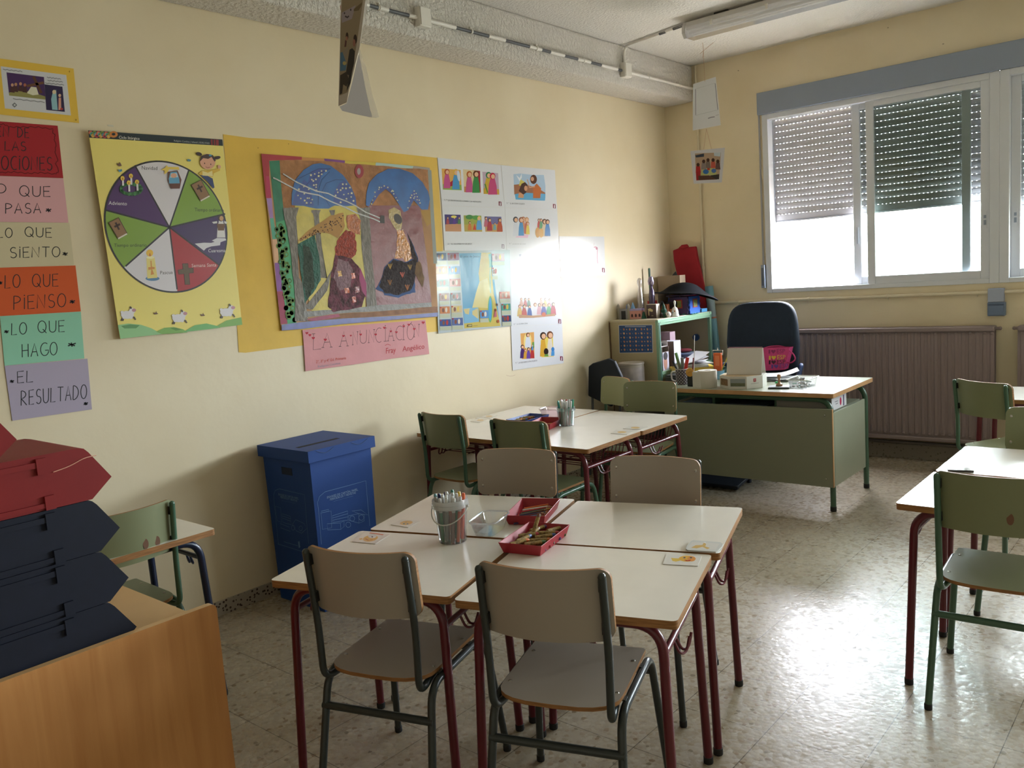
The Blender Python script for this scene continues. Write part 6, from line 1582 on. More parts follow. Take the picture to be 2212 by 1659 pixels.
for (u, v, r, c, nm, lab, cat) in ((312, 680, .0075, '#26282c', 'pen', 'black pen leaning left in the polka dot mug', 'pen'), (340, 605, .011, '#5f8a3f', 'marker', 'thick green marker in the polka dot mug', 'marker'), (362, 668, .006, '#7a6a5a', 'pencil', 'thin brown pencil in the polka dot mug', 'pencil'), (398, 650, .012, '#6f716c', 'marker', 'grey marker leaning right in the polka dot mug', 'marker')):
    p1 = yp(u, v, cpy); tx = max(-.026, min(.026, (p1.x-cpx)*.35)); p0 = Vector((cpx-tx*.6, cpy+(.012 if nm == 'marker' else -.012), ZD+.006)); stick(nm, lab, cat, p0, p1, r, c)
b = MB(); p0 = Vector((cpx+.008, cpy+.004, ZD+.02)); p1 = yp(447, 648, cpy+.004); d = (p1-p0).normalized(); n_ = Vector((-d.z, 0, d.x))
b.add([p0+n_*.013, p0-n_*.013, p1-n_*.013, p1+n_*.013]+[q+Vector((0, .002, 0)) for q in (p0+n_*.013, p0-n_*.013, p1-n_*.013, p1+n_*.013)], [(0, 1, 2, 3), (7, 6, 5, 4), (0, 4, 5, 1), (1, 5, 6, 2), (2, 6, 7, 3), (3, 7, 4, 0)], mat('#d02a26', .4))
tag(b.build('ruler', smooth=0), 'bright red plastic strip sticking out of the polka dot mug', 'ruler')
# black pen box with a round orange badge
w = thing('pen_box', 'small black pen box with a round orange badge on the teacher desk', 'pen box', (-1.722, 2.085, ZD))
b = MB(); b.box((-0.026, -0.022, 0), (0.026, 0.022, 0.004), mat('#16181d', .5))
for lo, hi in (((-0.026, -0.022, 0), (0.026, -0.019, .096)), ((-0.026, 0.019, 0), (0.026, 0.022, .096)), ((-0.026, -0.022, 0), (-0.023, 0.022, .096)), ((0.023, -0.022, 0), (0.026, 0.022, .096))): b.box(lo, hi, mat('#16181d', .5))
b.build('body', w, smooth=0)
b = MB(); b.lathe([(0, 0.004), (0.030, 0.003), (0.031, 0)], mat('#d39a3f', .4), n=24, M=Matrix.Translation((-0.004, -0.0225, .100)) @ Matrix.Rotation(math.pi/2, 4, 'X')); b.tube([(-.018, -.0268, .095), (-.004, -.0272, .103), (.014, -.0268, .108)], .0012, mat('#8a5a20', .5), n=5); b.build('badge', w)
stick('ruler', 'thin white stick standing tall in the black pen box', 'stick', Vector((-1.712, 2.088, ZD+.006)), yp(511, 445, 2.09), .0032, '#d8d6d4')
stick('pen', 'dark red pen in the black pen box', 'pen', Vector((-1.728, 2.086, ZD+.006)), yp(502, 650, 2.086), .0048, '#7a2438')
# paper roll
w = thing('paper_roll', 'large white paper roll standing on the teacher desk', 'roll', (-1.588, 2.060, ZD))
b = MB(); b.lathe([(0.022, 0.115), (0.022, 0.0), (0.064, 0.0), (0.0655, 0.002), (0.0655, 0.117), (0.064, 0.119), (0.024, 0.119), (0.022, .115)], mat('#cdc7bd', .8, .2), n=40); b.build('roll', w)
b = MB(); b.box((-0.083, -0.055, 0), (-0.0815, 0.02, 0.113), mat('#cfcac2', .8)); b.box((-0.083, -0.056, 0), (-0.02, -0.0548-.008, 0.113), mat('#cfcac2', .8)); b.build('loose_end', w, smooth=0)
# octagonal cardboard box and the desk calendar
w = thing('gift_box', 'flat octagonal white cardboard box with small pictures on the teacher desk', 'box', (-1.365, 2.150, ZD), math.radians(11))
R8 = 0.158; oc = [(R8*math.cos(math.pi/8+q*math.pi/4), R8*math.sin(math.pi/8+q*math.pi/4)) for q in range(8)]
b = MB(); b.slab(oc, 0, 0.084, mat('#cfcbc2', .6, .3)); b.build('body', w, bevel=0.0012, segs=1)
b = MB(); b.slab([(x*.93, y*.93) for x, y in oc], 0.0842, 0.0850, mat('#c9b28e', .6)); b.build('top_print', w, smooth=0)
def facepatch(par, i, x0, x1, z0, z1, c, out=0.0006):
    A_, B_ = Vector((*oc[i], 0)), Vector((*oc[(i+1) % 8], 0)); nn = Vector(((A_+B_)/2)).normalized()*out
    b = MB(); b.quad(*[A_+(B_-A_)*x+nn+Vector((0, 0, z)) for x, z in ((x0, z0), (x1, z0), (x1, z1), (x0, z1))], c); return b
b = facepatch(w, 4, .12, .88, .02, .066, mat('#8a6a48', .6, noise=.4, nscale=60)); b.build('picture', w, smooth=0)
b = facepatch(w, 5, .08, .92, .018, .07, mat('#8f9698', .6)); b.build('picture', w, smooth=0)
b = facepatch(w, 5, .10, .90, .020, .042, mat('#6f7358', .6, noise=.3, nscale=50), .0009); b.build('picture', w, smooth=0)
b = facepatch(w, 6, .42, .58, .045, .068, mat('#a8303a', .6)); q = facepatch(w, 6, .485, .515, .050, .064, mat('#cfcbc2', .6), .0010); b.add(q.v, q.f, q.mats[0]); q = facepatch(w, 6, .25, .75, .032, .036, mat('#a8a39c', .6)); b.add(q.v, q.f, q.mats[0]); b.build('emblem', w, smooth=0)
ZC = ZD+0.0862
w = thing('desk_calendar', 'white spiral bound desk calendar seen from behind on the octagonal box', 'calendar', (-1.345, 2.155, ZC), math.radians(7))
CALW = mat('#cfcac2', .6, .3)
b = MB(); hw = 0.122; zt = 0.178
for s in (-1, 1):
    b.add([(-hw, s*0.045, 0), (hw, s*0.045, 0), (hw, s*0.004, zt), (-hw, s*0.004, zt), (-hw, s*0.047, 0), (hw, s*0.047, 0), (hw, s*0.0055, zt), (-hw, s*0.0055, zt)], [(0, 1, 2, 3), (7, 6, 5, 4), (0, 4, 5, 1), (1, 5, 6, 2), (2, 6, 7, 3), (3, 7, 4, 0)], CALW)
b.box((-hw, -0.045, 0), (hw, 0.045, 0.0015), CALW)
b.build('stand', w, smooth=0)
b = MB()
for k in range(30):
    x = -hw+0.008+k*(2*hw-0.016)/29
    b.tube([(x+.001*math.cos(a), 0.0075*math.cos(a), zt+0.0075*math.sin(a)) for a in [2*math.pi*j/9 for j in range(9)]], 0.0007, mat('#a86f68', .4), n=4, close=True)
b.build('spiral', w)
# ink pad, stamp, eraser, papers
w = thing('ink_pad', 'flat grey ink pad on the teacher desk', 'ink pad', (-1.092, 2.115, ZD), math.radians(14))
b = MB(); b.box((-0.068, -0.045, 0), (0.068, 0.045, 0.006), mat('#3a4048', .5)); b.build('base', w, bevel=0.002)
b = MB(); b.box((-0.066, -0.043, 0.0062), (0.066, 0.043, 0.013), mat('#8a8f96', .4)); b.build('lid', w, bevel=0.002)
w = thing('rubber_stamp', 'wooden handled rubber stamp standing on the ink pad', 'stamp', (-1.098, 2.125, ZD+0.0135))
WD = mat('#a97f58', .5, noise=.15, nscale=40)
b = MB(); b.lathe([(0, 0.0), (0.021, 0.0), (0.022, 0.004), (0.020, 0.014), (0.012, 0.017), (0.0075, 0.024), (0.0065, 0.045), (0.011, 0.055), (0.0125, 0.066), (0.010, 0.076), (0, 0.080)], WD, n=20); b.build('handle', w)
b = MB(); b.lathe([(0, -0.0004), (0.0195, -0.0004), (0.0195, 0.0015), (0, .0015)], mat('#7a3a30', .6), n=20); b.build('rubber', w)
w = thing('clear_tub', 'clear ribbed plastic tub full of small odds and ends on the teacher desk', 'tub', (-0.975, 2.220, ZD), math.radians(3))
b = MB(); o0 = rrect(.112, .20, .012, 3); o1 = rrect(.13, .22, .012, 3); n = len(o0)
b.add([(x, y, .001) for x, y in o0]+[(x, y, .056) for x, y in o1], [tuple(range(n))[::-1]]+[(i, (i+1) % n, n+(i+1) % n, n+i) for i in range(n)], CLEARP)
for k in range(9):
    for s in (-1, 1): b.tube([(s*.057, -.085+k*.021, .004), (s*.064, -.094+k*.0235, .054)], .0012, CLEARP, n=5)
    if k < 6: b.tube([(-.045+k*.018, -.101, .004), (-.05+k*.02, -.110, .054)], .0012, CLEARP, n=5)
b.build('body', w)
b = MB(); b.tube([Vector((x, y, .0575)) for x, y in rrect(.146, .236, .016, 4)], .0035, mat('#d3d4d2', .3), n=6, close=True); b.build('rim', w)
random.seed(31)
OC = ['#4a3a30', '#6a5a4a', '#2f3a34', '#8a7f72', '#3a2c2c', '#2f7a5a', '#a89a8a', '#70372e', '#d0ccc4', '#54402f']
for i in range(34):
    x, y = random.uniform(-.042, .042), random.uniform(-.085, .085); zz = .006+ (i % 3)*.017
    b = MB(); a_ = random.uniform(0, 6.28)
    if i % 3: b.tube([(-.014*math.cos(a_), -.014*math.sin(a_), 0), (.014*math.cos(a_), .014*math.sin(a_), .003)], .0045, mat(OC[i % 10], .5), n=7)
    else: b.ball((0, 0, 0), .009, mat(OC[i % 10], .5), n=8, sc=(1, 1, .7))
    px_, py_ = rot2(x, y, math.radians(3))
    o = b.build('trinket', loc=None); o.location = (-0.975+px_, 2.22+py_, ZD+.004+zz)
    tag(o, 'one of the small dark odds and ends heaped in the clear tub on the desk', 'trinket', 'odds and ends in the clear tub')
b = MB(); b.box((-.009, -.006, 0), (.009, .006, .012), mat('#3aa060', .5)); o = b.build('eraser', bevel=.002); o.location = (-1.205, 2.33, ZD); tag(o, 'small green eraser on the teacher desk behind the ink pad', 'eraser')
for i, (x, y, rz, lab) in enumerate(((-1.30, 2.50, .25, 'lowest white sheet of the loose papers behind the calendar'), (-1.29, 2.51, -.12, 'middle white sheet of the loose papers behind the calendar'), (-1.285, 2.52, .45, 'curled top sheet of the loose papers behind the calendar'))):
    b = MB(); n = 8; vs = []
    for q in range(n+1):
        xx = -.15+.30*q/n; zz = .004*math.sin(q*.9)+(.035*(q/n)**3 if i == 2 else 0)
        vs += [(xx, -.105, zz), (xx, .105, zz)]
    b.add(vs, [(2*q, 2*q+2, 2*q+3, 2*q+1) for q in range(n)], mat('#d8d8da', .6)); o = b.build('paper_sheet'); o.location = (x, y, ZD+.006+i*.012); o.rotation_euler = (0, 0, rz)
    tag(o, lab, 'paper', 'loose papers behind the calendar')
# light blue cup with an orange cutter
w = thing('pen_cup', 'light blue cup with scissors and tools at the back of the teacher desk', 'cup', (-1.715, 2.47, ZD))
zr = yp(725, 765, 2.47).z-ZD
b = MB(); b.lathe([(0, .003), (.042, .003), (.045, zr), (.048, zr), (.045, 0), (0, 0)], mat('#6f9fb4', .4), n=28); b.build('body', w)
cq = (-1.715, 2.47)
def up(u, v): return yp(u, v, cq[1])
b = MB(); p1 = up(735, 600); p1b = up(735, 690)
b.box((-.030, -.012, -.06), (.030, .012, .075), mat('#d2622f', .4)); b.box((-.016, -.014, -.02), (.016, -.012, .055), mat('#dd8050', .35)); o = b.build('staple_remover', bevel=.008); o.location = (cq[0]+.004, cq[1], ZD+zr+.055)
tag(o, 'orange plastic cutter sticking out of the light blue cup', 'cutter')
stick('pencil', 'yellow and black pencil leaning right in the light blue cup', 'pencil', Vector((cq[0]+.01, cq[1]-.015, ZD+.01)), up(812, 648), .0042, '#b0a040')
stick('pen', 'dark blue pen in the light blue cup', 'pen', Vector((cq[0]-.02, cq[1]-.014, ZD+.01)), up(688, 640), .005, '#2a2c50')
b = MB(); P_ = [up(678, 582), up(770, 582), up(768, 622), up(682, 624)]
b.tube(P_, .0032, mat('#d3d0c8', .35), n=6, close=True); b.tube([(P_[0]+P_[1])/2, up(724, 560)], .004, mat('#d3d0c8', .35), n=8); b.tube([(P_[2]+P_[3])/2, Vector((cq[0]+.002, cq[1]+.018, ZD+.02))], .003, mat('#d3d0c8', .35), n=6)
tag(b.build('wire_tool'), 'white wire framed tool standing in the light blue cup', 'tool')
# side cabinet between desk and shelf with a paper heap
w = thing('side_cabinet', 'low dark green side cabinet under the paper heap between desk and shelf', 'cabinet', (-2.115, 2.97, 0))
SCG = mat('#2f4a42', .45, .4)
b = MB(); b.box((-.125, -.24, .06), (.125, .24, .765), SCG); b.build('body', w, bevel=.004, smooth=0)
b = MB(); b.box((-.13, -.245, .765), (.13, .245, .777), SCG); b.build('top', w, bevel=.003, smooth=0)
b = MB(); b.box((-.115, -.23, 0), (.115, .23, .06), BLK); b.build('plinth', w, smooth=0)
b = MB(); b.lathe([(0, .0), (.012, .0)], BLK, n=14, M=Matrix.Translation((.08, -.2407, .70)) @ Matrix.Rotation(math.pi/2, 4, 'X')); b.build('lock', w, smooth=0)
ZK = 0.7776
for i, (x, y, rz, sx_, sy_, h, c, nm, lab, cat) in enumerate(((-2.125, 2.845, .75, .165, .11, .032, '#d8ba48', 'folder', 'yellow folder under the paper heap beside the shelf', 'folder'), (-2.135, 2.84, .55, .13, .095, .018, '#d0d2d8', 'paper_stack', 'thick white paper stack on the yellow folder', 'paper stack'), (-2.12, 2.85, .95, .135, .09, .010, '#dadad8', 'paper_stack', 'topmost white paper stack of the heap on the yellow folder', 'paper stack'))):
    b = MB(); b.box((-sx_, -sy_, 0), (sx_, sy_, h), mat(c, .6)); o = b.build(nm, bevel=.003); o.location = (x, y, ZK+(0, .0325, .051)[i]); o.rotation_euler = (0, 0, rz); tag(o, lab, cat)
for i in range(3):
    b = MB(); n = 8; vs = []
    for q in range(n+1):
        xx = -.12+.24*q/n; zz = .05*(q/n)**2*(.4+.5*i)
        vs += [(xx, -.085, zz), (xx, .085, zz)]
    b.add(vs, [(2*q, 2*q+2, 2*q+3, 2*q+1) for q in range(n)], mat('#dcdce0', .6)); o = b.build('paper_sheet'); o.location = (-2.13, 2.84, ZK+.063+i*.006); o.rotation_euler = (0, 0, .3+i*.45)
    tag(o, ('lower', 'middle', 'upper')[i]+' curled white sheet on the paper heap beside the shelf', 'paper', 'curled sheets on the paper heap')
b = MB(); b.box((-.06, -.10, 0), (.06, .10, .055), mat('#1c2026', .5)); b.box((-.06, -.1008, .040), (.06, -.1, .043), mat('#5a626c', .5)); o = b.build('card_file', bevel=.004); o.location = (-1.945, 2.300, ZD); tag(o, 'low black file box at the left end of the teacher desk behind the green chair', 'file box')

# under the desk top
ZS = 0.6425
w = thing('book_box', 'white box with a pink round mark on the shelf under the desk top', 'box', (-0.905, 2.17, ZS))
b = MB(); b.box((-.18, -.13, 0), (.182, .14, .082), mat('#8f8c88', .5)); b.build('body', w, bevel=.002)
b = MB(); b.box((.1822, -.128, .002), (.1832, .138, .080), mat('#d3d2d6', .5)); b.build('end_label', w, smooth=0)
b = MB(); n = 18; b.add([(.1836, .03+.017*math.cos(a), .042+.026*math.sin(a)) for a in [2*math.pi*q/n for q in range(n)]], [tuple(range(n))], mat('#c02a5a', .5)); b.box((.1834, -.075, .05), (.1838, -.02, .055), mat('#77757c', .5)); b.box((.1834, -.06, .035), (.1838, -.02, .040), mat('#77757c', .5)); b.box((.1834, .075, .006), (.1838, .095, .076), mat('#5a4f78', .5)); b.build('emblem', w, smooth=0)
b = MB(); b.box((-.16, -.10, 0), (.16, .10, .02), mat('#3a4858', .4)); o = b.build('folder', bevel=.003); o.location = (-1.315, 2.15, ZS); tag(o, 'dark grey blue folder on the shelf under the desk top', 'folder')
b = MB(); b.box((-.10, -.13, 0), (.10, .13, .012), mat('#a9bde0', .5)); o = b.build('paper_stack', bevel=.001); o.location = (-1.70, 2.15, ZS); tag(o, 'pale blue papers at the left end of the shelf under the desk top', 'paper stack')
w = thing('foot_rest', 'dark foot rest on the floor under the teacher desk', 'foot rest', (-1.665, 2.35, 0))
b = MB(); M_ = Matrix.Translation((0, 0, .055)) @ Matrix.Rotation(.18, 4, 'X'); b.box((-.21, -.16, -.012), (.21, .16, .012), mat('#1b2130', .6), M=M_); b.build('plate', w, bevel=.006)
for s in (-1, 1):
    b = MB(); b.box((s*.17-.012, -.12, 0), (s*.17+.012, -.09, .028), mat('#1b2130', .6)); b.box((s*.17-.012, .10, 0), (s*.17+.012, .13, .062), mat('#1b2130', .6)); b.build('support', w)

# ------------------------------------------------------------------ teacher's chair and bag
NAVC = mat('#222c3a', .75, .25, noise=.08, nscale=30)
oy = 3.06
tl, trr, tp = yp(848, 215, oy), yp(1462, 190, oy), yp(1180, 137, oy)
cxx = (yp(830, 500, oy).x+yp(1480, 500, oy).x)/2; hwid = (yp(1480, 500, oy).x-yp(830, 500, oy).x)/2; ztop = tp.z
w = thing('office_chair', 'large dark navy office chair behind the teacher desk', 'chair', (cxx, oy-0.02, 0))
b = MB(); ol = []
for k in range(40):
    a = 2*math.pi*k/40; e = 2/4.6
    x = hwid*math.copysign(abs(math.cos(a))**e, math.cos(a)); z = math.copysign(abs(math.sin(a))**e, math.sin(a))
    x *= 0.93+0.07*(1-max(0, z)) if z > 0 else 1-0.10*(-z)
    ol.append((x, z))
zc, hh = (ztop+0.66)/2, (ztop-0.66)/2
ringsets = [(.86, -.045), (.96, -.040), (1.0, -.022), (1.0, .022), (.96, .045), (.86, .052)]
vs = [(x*s, yy+.055*(1-(x/hwid)**2), zc+z*hh*(s if s == 1 else (s+1)/2)) for s, yy in ringsets for x, z in ol]; n = 40
fs = [(i*n+k, i*n+(k+1) % n, (i+1)*n+(k+1) % n, (i+1)*n+k) for i in range(5) for k in range(n)]+[tuple(range(n))[::-1], tuple(5*n+k for k in range(n))]
b.add(vs, fs, NAVC); b.build('backrest', w, smooth=60)
b = MB(); b.slab(rrect(.50, .48, .09, 5, 0, -.20), .43, .51, NAVC); b.build('seat', w, bevel=.02)
b = MB(); b.box((-.03, .04, .30), (.03, .065, .80), BLK); b.box((-.03, -.2, .41), (.03, .065, .43), BLK); b.build('back_bracket', w)
b = MB(); b.lathe([(.028, .09), (.028, .28), (.020, .28), (.020, .43)], BLK, c=(0, -.2, 0), n=16, cap=True); b.build('gas_column', w)
for k in range(5):
    a = 2*math.pi*k/5+.3; ca, sa = math.cos(a), math.sin(a)
    b = MB(); b.tube([(0.02*ca, -.2+.02*sa, .10), (.15*ca, -.2+.15*sa, .085), (.28*ca, -.2+.28*sa, .062)], [.022, .018, .014], BLK, n=8); b.build('base_leg', w)
    b = MB(); b.lathe([(.024, -.012), (.026, 0), (.024, .012)], BLK, n=14, M=Matrix.Translation((.28*ca, -.2+.28*sa, .027)) @ Matrix.Rotation(math.pi/2, 4, 'X'), cap=True); b.build('caster', w)
ARM = mat('#2c4470', .35, .5)  # blue light falling on the armrest is put into its colour
for s in (-1, 1):
    b = MB(); xx = s*(hwid+.035)
    b.tube(fillet([(s*.20, -.12, .455), (xx-s*.02, -.12, .455), (xx, -.14, .60), (xx, -.10, .80), (xx, -.02, .835), (xx-s*.05, .05, .79)], .06, 6), [.015]*26, ARM, n=9) if False else b.tube(fillet([(s*.20, -.12, .455), (xx-s*.02, -.12, .455), (xx, -.14, .70), (xx, -.04, .828), (xx-s*.05, .03, .77)], .06, 6), .017, ARM, n=9)
    b.build('armrest', w)
# pink bag hanging on the chair back
by_ = 2.965; PB = mat('#c9487e', .7, .2, noise=.06, nscale=20)
A_ = Art('front_print', None, None, (0, by_-.045, 0), (0, -1, 0), k=KT, rough=.7)
w = thing('tote_bag', 'pink cloth bag printed I love ESP hanging on the office chair', 'bag', (0, 0, 0))
q0 = [yp(u, v, by_-.044) for u, v in ((1140, 560), (1384, 556), (1338, 760), (1150, 770))]; q1 = [p+Vector((0, .075, 0)) for p in q0]
b = MB(); b.add(q0+q1, [(0, 1, 2, 3), (7, 6, 5, 4), (1, 5, 6, 2), (0, 3, 7, 4), (3, 2, 6, 7)], PB); b.build('bag_body', w, smooth=0)
b = MB()
b.tube(fillet([yp(1150, 562, by_-.04), yp(1200, 545, by_), yp(1290, 540, by_+.01), yp(1378, 558, by_-.04)], .03, 5), .004, PB, n=7)
b.tube(fillet([yp(1376, 575, by_-.03), yp(1425, 620, by_-.03), yp(1442, 665, by_-.03), yp(1400, 700, by_-.03), yp(1354, 690, by_-.03)], .03, 5), .005, PB, n=7); b.build('strap', w)
for (y, x0, c) in ((612, 1192, '#8a3560'), (668, 1196, '#d8b848'), (710, 1194, '#4a2a38'), (748, 1218, '#6a4a98')):
    A_.text('I', (x0, y), (x0+16, y), 52, c); A_.text('ESP', (x0+76, y-2), (x0+152, y-4), 58, c); A_.k = KT
    pts = []
    for q in range(20):
        t_ = 2*math.pi*q/20
        pts.append((x0+44+1.35*16*math.sin(t_)**3, y-20-1.35*(13*math.cos(t_)-5*math.cos(2*t_)-2*math.cos(3*t_)-math.cos(4*t_))))
    A_.poly(pts, c)
A_.done(w)

# ------------------------------------------------------------------ corner: black chair, drum, roll, cardboard
w = thing('folding_chair', 'black folding chair with its back leaning against the poster wall', 'chair', (-2.545, 2.23, 0))
BLC = mat('#1f2632', .55, .3)
b = MB()
q = [(-.185, -.02, .64), (.03, -.02, .56), (.145, -.02, .80), (.085, -.02, .925), (.03, -.02, .945), (-.125, -.02, .905), (-.165, -.02, .88)]
b.add([(x, y, z) for x, y, z in q]+[(x, y+.035, z) for x, y, z in q], [tuple(range(7)), tuple(range(7, 14))[::-1]]+[(i, 7+i, 7+(i+1) % 7, (i+1) % 7) for i in range(7)], BLC); b.build('backrest', w, bevel=.01, smooth=0)
b = MB(); b.slab([(-.16, -.02), (.12, -.02), (.12, .20), (-.16, .20)], .40, .43, BLC); b.build('seat', w, bevel=.008)
for xx in (-.15, .11):
    b = MB(); b.tube(fillet([(xx, -.10, .012), (xx, -.02, .42), (xx, .0, .70)], .05, 4), .010, mat('#4a4c50', .4), n=8); b.build('leg', w)
    b = MB(); b.tube([(xx, .20, .012), (xx, .16, .41)], .010, mat('#4a4c50', .4), n=8); b.build('leg', w)
w = thing('drum_bin', 'white cylinder with a child drawing behind the black chair', 'bin', (-2.47, 2.47, 0))
b = MB(); b.lathe([(0, 0), (.095, 0), (.10, .01), (.10, .868), (.104, .872), (.104, .885), (0, .886)], mat('#b5ada2', .5), n=28); b.build('body', w)
b = MB(); b.lathe([(.1015, .62), (.1015, .85)], mat('#b9b0ae', .6, noise=.25, nscale=14), n=28); b.build('drawing', w)
b = MB(); b.lathe([(.102, .60), (.102, .66)], mat('#7fa8b8', .6), n=28); b.build('blue_band', w)
w = thing('crumpled_bag', 'crumpled white and pink paper behind the green corner chair', 'paper', (-2.13, 2.20, 0.0))
b = MB(); random.seed(17)
for (sx_, sz) in ((0.03, .8),): pass
b.lathe([(.0, 0), (.14, 0), (.15, .30), (.13, .62), (.10, .66), (0, .66)], mat('#3d3b3a', .7), n=20); b.build('basket', w)
b = MB(); ico = []
for i in range(7):
    for k in range(12):
        a = 2*math.pi*k/12; t_ = math.pi*i/6; r = .05*random.uniform(.75, 1.2)
        ico.append((r*math.sin(t_)*math.cos(a), r*math.sin(t_)*math.sin(a), .71+r*1.25*math.cos(t_)))
b.add(ico, [(i*12+k, (i+1)*12+k, (i+1)*12+(k+1) % 12, i*12+(k+1) % 12) for i in range(6) for k in range(12)], mat('#c9bfc2', .7, noise=.3, nscale=30, dark='#9a5a6a')); b.build('crumpled_paper', w, smooth=0)
w['label'] = 'dark waste basket with crumpled white paper on top in the corner'; w['category'] = 'waste basket'; w.name = 'waste_basket'
b = MB(); p0, p1 = Vector((-2.205, 3.545, .033)), Vector((-2.335, 3.585, 1.43)); d = p1-p0
m_ = mat('#6f9fb0', .5)
b.tube([p0, p0+d*.80], .036, m_, n=18); b.tube([p0+d*.80, p0+d*.93], .0362, mat('#8fa3a6', .5), n=18); b.tube([p0+d*.93, p1], .0364, m_, n=18); b.tube([p0+d*.795, p0+d*.805], .0370, mat('#a8694a', .5), n=18); b.tube([p0+d*.925, p0+d*.935], .0370, mat('#a8694a', .5), n=18)
tag(b.build('paper_tube'), 'long pale blue paper roll leaning in the corner beside the shelf', 'tube')

# on top of the shelf unit
ZH = 1.2156
K3 = (1300, 580, 8.508)
def y3(u, v, y): return yp(u, v, y, K3)
RC = mat('#a32c36', .75, .2, noise=.1, nscale=12)
b = MB(); q = [y3(u, v, 3.585) for u, v in ((1302, -333), (1423, -380), (1717, -407), (1744, -240), (1812, 66), (1870, 333), (1960, 790), (1620, 800), (1480, 480), (1423, 253), (1383, 146), (1317, -147))]
q2 = [p+Vector((0, .035, 0)) for p in q]; n = len(q)
b.add(q+q2, [tuple(range(n)), tuple(range(n, 2*n))[::-1]]+[(i, n+i, n+(i+1) % n, (i+1) % n) for i in range(n)], RC)
w = thing('red_cardboard', 'tall folded red cardboard standing in the corner on the shelf', 'cardboard', (0, 0, 0)); b.build('panel', w, bevel=.008, smooth=0)
b = MB(); q = [y3(u, v, 3.575) for u, v in ((1400, -372), (1463, -434), (1557, -447), (1590, -400), (1500, -360))]; q2 = [p+Vector((0, .02, 0)) for p in q]; n = len(q)
b.add(q+q2, [tuple(range(n)), tuple(range(n, 2*n))[::-1]]+[(i, n+i, n+(i+1) % n, (i+1) % n) for i in range(n)], RC); b.build('folded_tab', w, bevel=.004, smooth=0)
# hat
w = thing('wide_brim_hat', 'black wide brimmed felt hat lying on the blue foam house', 'hat', (-2.385, 3.215, 1.398), 0)
HB = mat('#14161b', .85, .15)
b = MB(); nr, na = 10, 40; ax = Vector((0.76, 0.65, 0)).normalized(); vs = []
for i in range(nr+1):
    t_ = i/nr; r = .215*t_
    for k in range(na):
        a = 2*math.pi*k/na; x, y = r*math.cos(a), r*math.sin(a)
        s_ = Vector((x, y, 0)).dot(ax)/.215; z = .040*math.exp(-(t_/.62)**6) + (.035*math.cos(min(1, t_/.55)*math.pi/2) if t_ < .55 else 0) - .055*max(0, s_)**2*(t_**2) - .018*s_*t_
        vs.append((x*1.33, y*1.33, z*1.15))
vs2 = [(x, y, z-.006) for x, y, z in vs]; N_ = len(vs)
fs = [(i*na+k, (i+1)*na+k, (i+1)*na+(k+1) % na, i*na+(k+1) % na) for i in range(nr) for k in range(na)]
b.add(vs+vs2, fs+[tuple(N_+j for j in f[::-1]) for f in fs]+[(nr*na+k, N_+nr*na+k, N_+nr*na+(k+1) % na, nr*na+(k+1) % na) for k in range(na)], HB); b.build('felt', w, smooth=80)
# foam house
w = thing('foam_house', 'blue and purple foam puzzle house under the black hat', 'toy house', (-2.360, 3.165, ZH))
FBL = mat('#3a68c8', .7, .2); FPU = mat('#4f4468', .7, .2); TEAL = mat('#2f7f80', .7)
def foam(name, M_, m_, teeth=True):
    b = MB(); s_ = .085; h_ = .150
    b.box((-s_, -.007, .006), (s_, .007, h_), m_, M=M_)
    for k in range(3):
        for s in (-1, 1): b.box((s*s_-.008, -.007, .03+k*.042), (s*s_+.008, .007, .05+k*.042), m_, M=M_)
        b.box((-.055+k*.045, -.008, 0), (-.03+k*.045, .008, .010), TEAL, M=M_)
    f = b.build(name, w, smooth=0, bevel=.002)
    c = MB(); c.box((-.038, -.010, .055), (.038, -.0075, .128), mat('#b03a3a', .7), M=M_); c.box((-.030, -.012, .063), (.030, -.0101, .120), mat('#b3ab4a', .6, noise=.35, nscale=60, dark='#5f7a4a'), M=M_); c.build('picture', f, smooth=0)
foam('front_wall', Matrix.Translation((0, -.085, 0)), FPU); foam('side_wall', Matrix.Translation((.095, 0.008, 0)) @ Matrix.Rotation(math.pi/2, 4, 'Z'), FBL)
foam('back_wall', Matrix.Translation((0, .10, 0)), FPU); foam('side_wall', Matrix.Translation((-.095, 0.008, 0)) @ Matrix.Rotation(-math.pi/2, 4, 'Z'), FBL)
b = MB(); b.box((-.11, -.095, .160), (.11, .11, .167), FPU); b.build('roof', w, smooth=0)
b = MB(); b.box((-.045, -.05, 0), (.045, .05, .03), mat('#3f88b8', .6)); o = b.build('blue_box', bevel=.003); o.location = (-2.335, 3.40, ZH); tag(o, 'small flat blue box on the shelf end beside the foam house', 'box')
def prop(name, label, cat, build, x, y, z=ZH, rz=0):
    b = MB(); build(b); o = b.build(name, bevel=0); o.location = (x, y, z); o.rotation_euler = (0, 0, rz); tag(o, label, cat); return o
